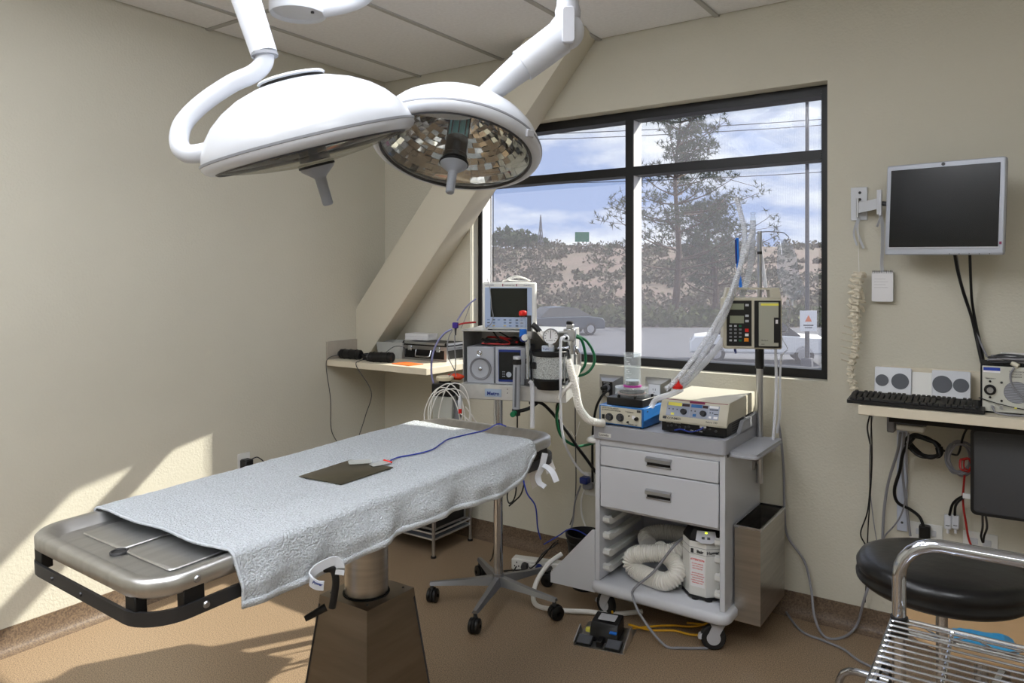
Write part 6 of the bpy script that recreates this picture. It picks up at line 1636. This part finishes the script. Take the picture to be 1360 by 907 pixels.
for x, z in ((-.066, .112), (-.032, .110), (.056, .110), (-.032, .046), (.056, .046), (-.066, .056)): G().cyl((x, -.0625, z), (x, -.067, z), .004, seg=10).obj('terminal', M_black, t)
G().box(-.086, -.036, -.0635, -.0622, .150, .161).obj('blue_label', mat('label_blue', '2743a8', .5), t); G().box(-.086, -.036, -.0634, -.0622, .143, .1495).obj('white_label', M_paper, t)
for j, s_ in enumerate(('PHYSIOLOGICAL', 'OSCILLATOR', 'STIMULATOR')): text(s_, .0062, M_dark, face_front(-.01, -.0631, .148 - .009 * j), t)
text('FREQUENCY', .0055, M_dark, face_front(-.080, -.0631, .120), t); text('VOLTS', .0055, M_dark, face_front(.066, -.0631, .108), t); text('OUTPUT', .0055, M_dark, face_front(.035, -.0631, .034), t)
for x in (-.058, -.033, .045, .075): G().cyl((x, -.0625, .022), (x, -.072, .022), .008 if x > 0 else .006, seg=14).obj('jack', M_satin if x != .045 else M_black, t)
G().tube([(-.058, -.07, .025), (-.05, -.10, .010), (-.01, -.115, .006), (.03, -.10, .006), (.045, -.08, .02), (.03, -.072, .06), (.0, -.070, .10), (-.006, -.068, .14), (.005, -.068, .165)], .0032, 6, 5).obj('grey_patch_lead', M_greyc, t)
G().tube([(-.10, -.066, .052), (-.05, -.072, .038), (.0, -.074, .028), (.04, -.074, .022)], .0018, 6, 5).obj('black_patch_lead', M_black, t)
G().box(.005, .012, -.077, -.071, .023, .028).obj('yellow_flag', M_ylw, t)
t = thing('white_carton', 'white flat carton lying on top of the pale instrument', 'carton', (.03, 3.245, 1.193), R(2))
G().box(-.10, .12, -.04, .05, 0, .03, .002).obj('carton_body', M_paper, t)
t = thing('cable_coil', 'coil of dark grey cable heaped on top of the pale instrument', 'cable', (-.035, 3.155, 1.194))
for k in range(5):
    ph = 1.3 * k
    pts = [((.062 + .01 * math.sin(q + ph)) * math.cos(2 * PI * q / 12), (.022 + .004 * math.cos(q + ph)) * math.sin(2 * PI * q / 12), .005 + .005 * k + .006 * max(0, math.sin(q * .8 + ph))) for q in range(13)]
    G().tube(pts, .0038, 6, 4).obj('turn', M_greyc if k % 2 else M_dark, t)
G().cyl((0, -.02, .006), (.02, -.028, -.004), .009, seg=10).obj('connector', M_beige, t)
# cylinder with purple base at the right edge, on a small shelf
t = thing('wall_shelf', 'small white shelf on the wall beside the right edge of the picture', 'shelf', (.17, YB, 1.30))
G().box(-.12, .30, -.16, 0, -.018, 0, .002).obj('board', M_lam, t); G().box(.0, .01, -.12, 0, -.10, -.018).obj('bracket', M_satin, t)
t = thing('measuring_cylinder', 'tall clear measuring cylinder on a purple base at the right edge', 'cylinder', (.075, 3.36, 1.3005))
G().lathe([(0, 0), (.052, 0), (.053, .006), (.030, .012), (0, .012)], seg=8).obj('base', mat('purple_base', '5a2470', .4), t)
G().lathe([(.0, .012), (.024, .012), (.024, .05), (0, .05)], seg=20).obj('black_insert', M_blackmat, t)
G().lathe([(.0285, .012), (.0305, .012), (.0305, .17), (.034, .175), (.033, .178), (.0285, .174), (.0285, .012)], seg=28).obj('glass_wall', M_clear, t)
# monitor cables
for k, (pts, lb, r_, m) in enumerate((([(1268, 338, 3.28), (1272, 360, 3.32), (1280, 390, 3.38), (1290, 420, 3.41), (1297, 450, 3.42), (1304, 482, 3.38)], 'thick black cable from the wall monitor down to the counter, left one', .006, M_black),
        ([(1288, 338, 3.25), (1289, 365, 3.32), (1291, 400, 3.40), (1297, 435, 3.42), (1303, 460, 3.42), (1307, 484, 3.38)], 'black cable from the wall monitor down to the counter, right one', .005, M_black),
        ([(1270, 338, 3.3), (1276, 372, 3.36), (1286, 405, 3.405), (1294, 430, 3.42), (1301, 452, 3.42), (1311, 474, 3.40)], 'thin grey cable from the wall monitor between the black ones', .004, M_greyc))):
    cable(lb, [aY(*p) for p in pts], r_, m, 'monitor cables')
# dark panel under the counter
t = thing('turned_monitor', 'flat dark grey monitor turned face away, fixed below the right counter', 'monitor', (.07, 3.21, .79), R(2))
g = G(); g.prism(rr(-.225, .24, -.15, .152, .015, 4), 0, .02, 'xz', ch=.003); g.obj('back_shell', mat('shell_grey', '3f4043', .5), t)
g = G(); g.ring([(p[0], p[1]) for p in rr(-.232, .247, -.157, .159, .02, 4)], [(p[0], p[1]) for p in rr(-.222, .237, -.147, .149, .013, 4)], -.003, .024, 'xz'); g.obj('edge_frame', M_black, t)
G().box(-.06, .12, -.012, .0, .08, .14, .003).obj('mount_bracket', M_blackmat, t)
for x, z in ((-.18, .12), (-.19, -.13)): G().cyl((x, 0, z), (x, -.003, z), .006, seg=12).obj('screw', M_dark, t)
G().box(-.05, .15, -.01, .03, -.185, -.160, .004).obj('stand_foot', M_black, t); G().cyl((.03, .0, -.205), (.03, .0, -.185), .018, seg=14).obj('foot_knob', M_blackmat, t)
G().box(.0, .04, .02, .2, .05, .15).obj('wall_post', M_dark, t)
# power block and coils under the counter
t = thing('power_block', 'grey and white power block hung under the counter with dark cables', 'power block', (-.36, 3.28, .94))
G().box(-.055, .055, -.04, .04, -.012, .015, .004).obj('upper_block', M_slatgrey, t); G().box(-.05, .045, -.045, .035, -.035, -.014, .004).obj('lower_block', M_offwhite, t); G().box(-.085, -.058, -.03, .03, -.05, .015, .004).obj('grey_plug', M_mid, t)
G().box(-.09, .06, -.02, .04, .016, .0445).obj('hanger', M_black, t)
def coil(label, c, rx, rz_, n, m, seed, r_=.0045, tilt=.0):
    t = thing('cable_coil', label, 'cable', c, 0.1); rg = random.Random(seed)
    for k in range(n):
        ph = rg.uniform(0, 6); sx = rg.uniform(.82, 1.1); sz = rg.uniform(.85, 1.08); ox = rg.uniform(-.008, .008)
        pts = [(ox + rx * sx * math.cos(2 * PI * q / 12) + tilt * rz_ * math.sin(2 * PI * q / 12), .008 * math.sin(q + ph) + .007 * (k - n / 2), rz_ * sz * math.sin(2 * PI * q / 12) + .004 * math.sin(2 * q + ph)) for q in range(13)]
        G().tube(pts, r_, 6, 4).obj('turn', m, t)
    return t
coil('thick coil of black cable hanging under the counter by the power block', (-.325, 3.33, .835), .055, .040, 6, M_black, 31, .0055, -.5)
coil('coil of dark grey cable hanging left of the turned monitor', (-.205, 3.36, .80), .048, .062, 6, M_greyc, 32, .0042)
coil('small knot of red cable in front of the grey coil', (-.178, 3.30, .79), .018, .024, 3, M_redcable, 33, .003)
for pts, lb, r_, m in (([(1155, 552, 3.06), (1152, 570, 3.10), (1157, 600, 3.30), (1156, 640, 3.40), (1152, 680, 3.42), (1143, 708, 3.43), (1150, 725, 3.43), (1153, 742, 3.43)], 'thin black wire hanging from the left end of the right counter', .003, M_black),
        ([(1159, 552, 3.08), (1156, 580, 3.2), (1155, 640, 3.40), (1160, 690, 3.42), (1166, 727, 3.42)], 'thin grey wire hanging from the left end of the right counter', .002, M_greyc),
        ([(1157, 552, 3.06), (1158, 620, 3.3), (1153, 700, 3.42), (1151, 760, 3.42), (1149, 800, 3.42)], 'straight black wire running down to the floor below the right counter', .0025, M_black),
        ([(1196, 575, 3.25), (1192, 600, 3.34), (1180, 640, 3.40), (1174, 680, 3.42), (1172, 725, 3.42)], 'grey cable sweeping left down the wall from the power block', .0055, M_greyc),
        ([(1201, 575, 3.24), (1198, 620, 3.36), (1205, 680, 3.40), (1209, 712, 3.40)], 'grey cable falling straight from the power block', .005, M_greyc),
        ([(1207, 575, 3.25), (1203, 610, 3.3), (1205, 640, 3.33), (1200, 675, 3.38), (1190, 695, 3.4), (1175, 712, 3.42), (1172, 725, 3.42)], 'thin grey cable crossing the bracket strip', .003, M_greyc),
        ([(1213, 582, 3.27), (1200, 600, 3.30), (1195, 625, 3.34), (1188, 650, 3.36), (1192, 667, 3.38), (1208, 676, 3.40), (1221, 686, 3.41), (1227, 700, 3.41)], 'thick black cable bulging left then plugging into the outlet', .0065, M_black),
        ([(1286, 565, 3.32), (1279, 580, 3.34), (1274, 600, 3.36), (1268, 604, 3.38), (1248, 596, 3.38)], 'black cable rising behind the grey coil to the counter', .004, M_black),
        ([(1281, 632, 3.30), (1279, 665, 3.36), (1283, 695, 3.38), (1288, 720, 3.40), (1300, 742, 3.38)], 'red cable hanging from the knot down past the outlet', .004, M_redcable),
        ([(1283, 658, 3.34), (1273, 662, 3.36), (1265, 670, 3.38), (1261, 684, 3.40)], 'short black cable into the left white plug', .005, M_black),
        ([(1284, 659, 3.33), (1275, 664, 3.35), (1269, 672, 3.38), (1268, 684, 3.40)], 'short black cable into the right white plug', .005, M_black),
        ([(1305, 684, 3.26), (1305, 700, 3.34), (1303, 712, 3.38), (1305, 720, 3.40)], 'black cable from under the turned monitor, left one', .004, M_black),
        ([(1309, 684, 3.26), (1311, 700, 3.34), (1307, 712, 3.38), (1306, 720, 3.40)], 'black cable from under the turned monitor, right one', .004, M_black),
        ([(1172, 728, 3.42), (1180, 720, 3.43), (1192, 717, 3.43), (1202, 719, 3.43)], 'thin black wire arching over the stool top on the wall', .003, M_black)):
    cable(lb, [aY(*p) for p in pts], r_, m)
def outlet(label, px, py, extra=None):
    c = aY(px, py, YB - .004); t = thing('wall_outlet', label, 'outlet', c)
    G().box(-.058, .058, -.003, .0035, -.058, .058, .002).obj('cover_plate', M_offwhite, t)
    for sx in (-.022, .022):
        for z in (-.022, .022):
            G().box(sx - .014, sx + .014, -.006, -.003, z - .012, z + .012, .003).obj('receptacle', M_white, t)
    return t
outlet('white double wall outlet with a black plug, behind the stool seat', 1230, 714)
t = thing('plug', 'black angled plug in the double wall outlet', 'plug', aY(1229, 705, YB - .03)); G().box(-.022, .018, -.02, .018, -.032, .022, .004).obj('plug_body', M_black, t)
outlet('white wall outlet right of the white plugs, behind the chrome handle', 1302, 727)
for px, lb in ((1259, 'white wire connector hanging on the wall, left of the pair'), (1269, 'white wire connector hanging on the wall, right of the pair')):
    t = thing('wire_connector', lb, 'connector', aY(px, 693, YB - .035), group='white wire connectors')
    G().box(-.013, .013, -.010, .010, -.028, .028, .004).obj('body', M_white, t); G().cyl((0, 0, -.045), (0, 0, -.028), .005, seg=8).obj('tail', M_white, t)
    G().torus((0, 0, -.012), (0, 0, 1), .0115, .0015, 14, 5).obj('band', M_blackmat, t)
t = thing('blue_plug', 'blue plug below the turned monitor at the wall outlet', 'plug', aY(1310, 742, YB - .05)); G().ball((0, 0, 0), .026, 12, (1.1, .8, .7)).obj('plug_body', M_navy, t)
tag(G().box(-.018, .018, -.006, .006, -.009, .009, .001).obj('cable_tag', M_paper), 'small white tag on the cable beside the turned monitor', 'tag').location = aY(1286, 659, 3.3)
# floor cables at the right
cable('long grey cable hanging from the pole down the wall and looping over the floor', [aY(1034, 560, 3.40), aY(1038, 590, 3.41), aY(1041, 630, 3.42), aY(1042, 680, 3.42), aY(1046, 712, 3.42), aY(1068, 745, 3.42), aY(1077, 780, 3.40), aZ(1082, 820, .05), aZ(1096, 846, .007), aZ(1120, 846, .007), aZ(1138, 830, .03), aY(1148, 795, 3.38), aY(1160, 760, 3.41), aY(1170, 725, 3.42)], .0055, M_greyc)
cable('grey cable lying on the floor from the bin to the stool', [aZ(1028, 785, .01), aZ(1036, 800, .007), aZ(1062, 836, .007), aZ(1092, 850, .007), aZ(1120, 862, .007), aZ(1142, 878, .007), aZ(1180, 895, .007)], .005, M_greyc)
# ------------------------------------------------------------------ stools
t = thing('stool', 'round black vinyl stool seat on a chrome column behind the wire cart', 'stool', (-.165, 2.09, 0))
G().lathe([(0, .738), (.14, .738), (.178, .742), (.190, .752), (.191, .762), (.184, .770), (.189, .778), (.190, .788), (.182, .802), (.165, .808), (.12, .812), (0, .814)], seg=56).obj('seat', M_leather, t, ang=80)
G().cyl((0, 0, .72), (0, 0, .738), .12, seg=32).obj('seat_pan', M_dark, t)
G().cyl((0, 0, .40), (0, 0, .72), .013, seg=18).obj('column', M_chrome, t)
G().cyl((0, 0, .12), (0, 0, .45), .022, seg=18).obj('outer_column', M_chrome, t)
G().torus((0, 0, .33), (0, 0, 1), .17, .009, 44, 10).obj('foot_ring', M_chrome, t)
for k in range(5):
    a = R(20 + 72 * k); c, s_ = math.cos(a), math.sin(a)
    if k % 2 == 0: G().tube([(.022 * c, .022 * s_, .33), (.165 * c, .165 * s_, .33)], .006, 8, smooth=False).obj('ring_spoke', M_chrome, t)
    l_ = G().tube([(.02 * c, .02 * s_, .14), (.12 * c, .12 * s_, .12), (.235 * c, .235 * s_, .075)], .012, 10, 4).obj('leg', M_chrome, t)
    G().lathe([(.006, -.011), (.026, -.011), (.028, -.006), (.028, .006), (.026, .011), (.006, .011)], (.24 * c, .24 * s_, .0285), (-s_, c, 0), 18).obj('caster', M_black, l_)
t = thing('round_table', 'low stand with a round tan wooden top behind the stools', 'table', (-.11, 2.76, 0))
G().lathe([(0, .385), (.232, .385), (.24, .392), (.24, .402), (.234, .408), (0, .409)], seg=56).obj('top', M_wood, t)
G().cyl((0, 0, .10), (0, 0, .385), .02, seg=16).obj('column', M_chrome, t)
for k in range(4):
    a = R(172 + 90 * k); c, s_ = math.cos(a), math.sin(a)
    G().tube([(.02 * c, .02 * s_, .13), (.15 * c, .15 * s_, .132), (.33 * c, .33 * s_, .132), (.405 * c, .405 * s_, .118), (.432 * c, .432 * s_, .07), (.436 * c, .436 * s_, .004)], .0125, 14, 6).obj('leg', M_chrome, t)
G().torus((-.27, -.10, .20), (.9, -.35, 0), .058, .006, 30, 8).obj('ring', M_chrome, t)
G().torus((-.262, -.103, .20), (.9, -.35, 0), .050, .010, 30, 8).obj('black_ring', M_black, t)
t = thing('plastic_packet', 'crumpled light blue plastic packet lying on the tan round top', 'packet', (-.10, 2.62, .4095), R(10))
g = G(); rg = random.Random(3); nn = 12; vs = []
for j in range(nn + 1):
    for i in range(nn + 1):
        x, y = (i / nn - .5) * .17, (j / nn - .5) * .12; e = min(i, nn - i, j, nn - j)
        vs.append((x, y, .003 + min(e, 2) * .008 + .010 * abs(noise.noise(Vector((x * 30, y * 30, 1)))) * (e > 0)))
g.add(vs, [(j * (nn + 1) + i, j * (nn + 1) + i + 1, (j + 1) * (nn + 1) + i + 1, (j + 1) * (nn + 1) + i) for j in range(nn) for i in range(nn)])
o = g.obj('wrapper', M_bluebag, t, ang=15)
G().box(-.08, .08, -.055, .055, 0, .003).obj('underside', M_bluebag, t)
# ------------------------------------------------------------------ wire shelf cart (foreground right)
t = thing('wire_cart', 'chrome wire shelf cart with a tubular push handle in the right foreground', 'wire cart', (.25, 1.25, 0))
o_ = t.location.copy()
X0, X1, Y0, Y1, ZS = -.46, .42, -.52, .362, .84
def shelf(Z, full):
    for a, b_ in (((X0, Y0), (X1, Y0)), ((X1, Y0), (X1, Y1)), ((X1, Y1), (X0, Y1)), ((X0, Y1), (X0, Y0))):
        G().tube([(a[0], a[1], Z), (b_[0], b_[1], Z)], .0035, 8, smooth=False).obj('edge_wire', M_chrome, t)
        G().tube([(a[0], a[1], Z - .022), (b_[0], b_[1], Z - .022)], .0035, 8, smooth=False).obj('edge_wire', M_chrome, t)
    n_ = 38 if full else 14
    for k in range(1, n_):
        y = Y1 - (Y1 - Y0) * k / n_
        G().tube([(X0, y, Z + .001), (X0 + .006, y, Z + .003), (X1, y, Z + .003)], .0023, 6, smooth=False).obj('shelf_wire', M_chrome, t)
    for x in (X0 + .10, X0 + .27, X0 + .44, X0 + .61, X0 + .78):
        G().tube([(x, Y0, Z - .003), (x, Y1, Z - .003)], .0035, 8, smooth=False).obj('cross_wire', M_chrome, t)
    for y in (Y1, Y0):
        pts = [(X0 + (X1 - X0) * k / 20, y, Z - (.003 if k % 2 else .021)) for k in range(21)]
        G().tube(pts, .002, 6, smooth=False).obj('truss_wire', M_chrome, t)
shelf(ZS, True); shelf(.25, False)
for x in (X0 + .012, X1 - .012):
    for y in (Y0 + .012, Y1 - .008):
        l_ = G().cyl((x, y, .11), (x, y, ZS + .01), .0125, seg=16).obj('post', M_chrome, t)
        caster(l_, x, y, Matrix.Identity(4), .05, .4, M_rubber, M_satin, .115)
zh = aY(1230, 722, o_.y + Y1 - .008).z
xh = X0 + .012; yh = Y1 - .008
hp = [(xh, yh, ZS + .005), (xh, yh, zh - .075)]
for k in range(7):
    a = R(180 - 90 * k / 6); hp.append((xh + .070 + .070 * math.cos(a), yh, zh - .070 + .070 * math.sin(a)))
hp += [(X1 - .082, yh, zh)]
for k in range(1, 7):
    a = R(90 - 90 * k / 6); hp.append((X1 - .082 + .070 * math.cos(a), yh, zh - .070 + .070 * math.sin(a)))
hp += [(X1 - .012, yh, ZS + .005)]
G().tube(hp, .0125, 20, smooth=False).obj('push_handle', M_chrome, t, ang=60)
G().cyl((xh, yh, ZS - .03), (xh, yh, ZS + .008), .0155, seg=18).obj('post_sleeve', M_black, t)
# grey crate in the near left corner of the picture
t = thing('grey_bin', 'low grey storage box on the floor at the near left corner', 'box', (-1.98, .62, 0), R(8))
G().box(-.22, .12, -.2, .16, 0, .25, .006).obj('box_body', M_lgrey, t); G().box(-.23, .13, -.21, .17, .25, .265, .004).obj('lid', M_lgrey, t)
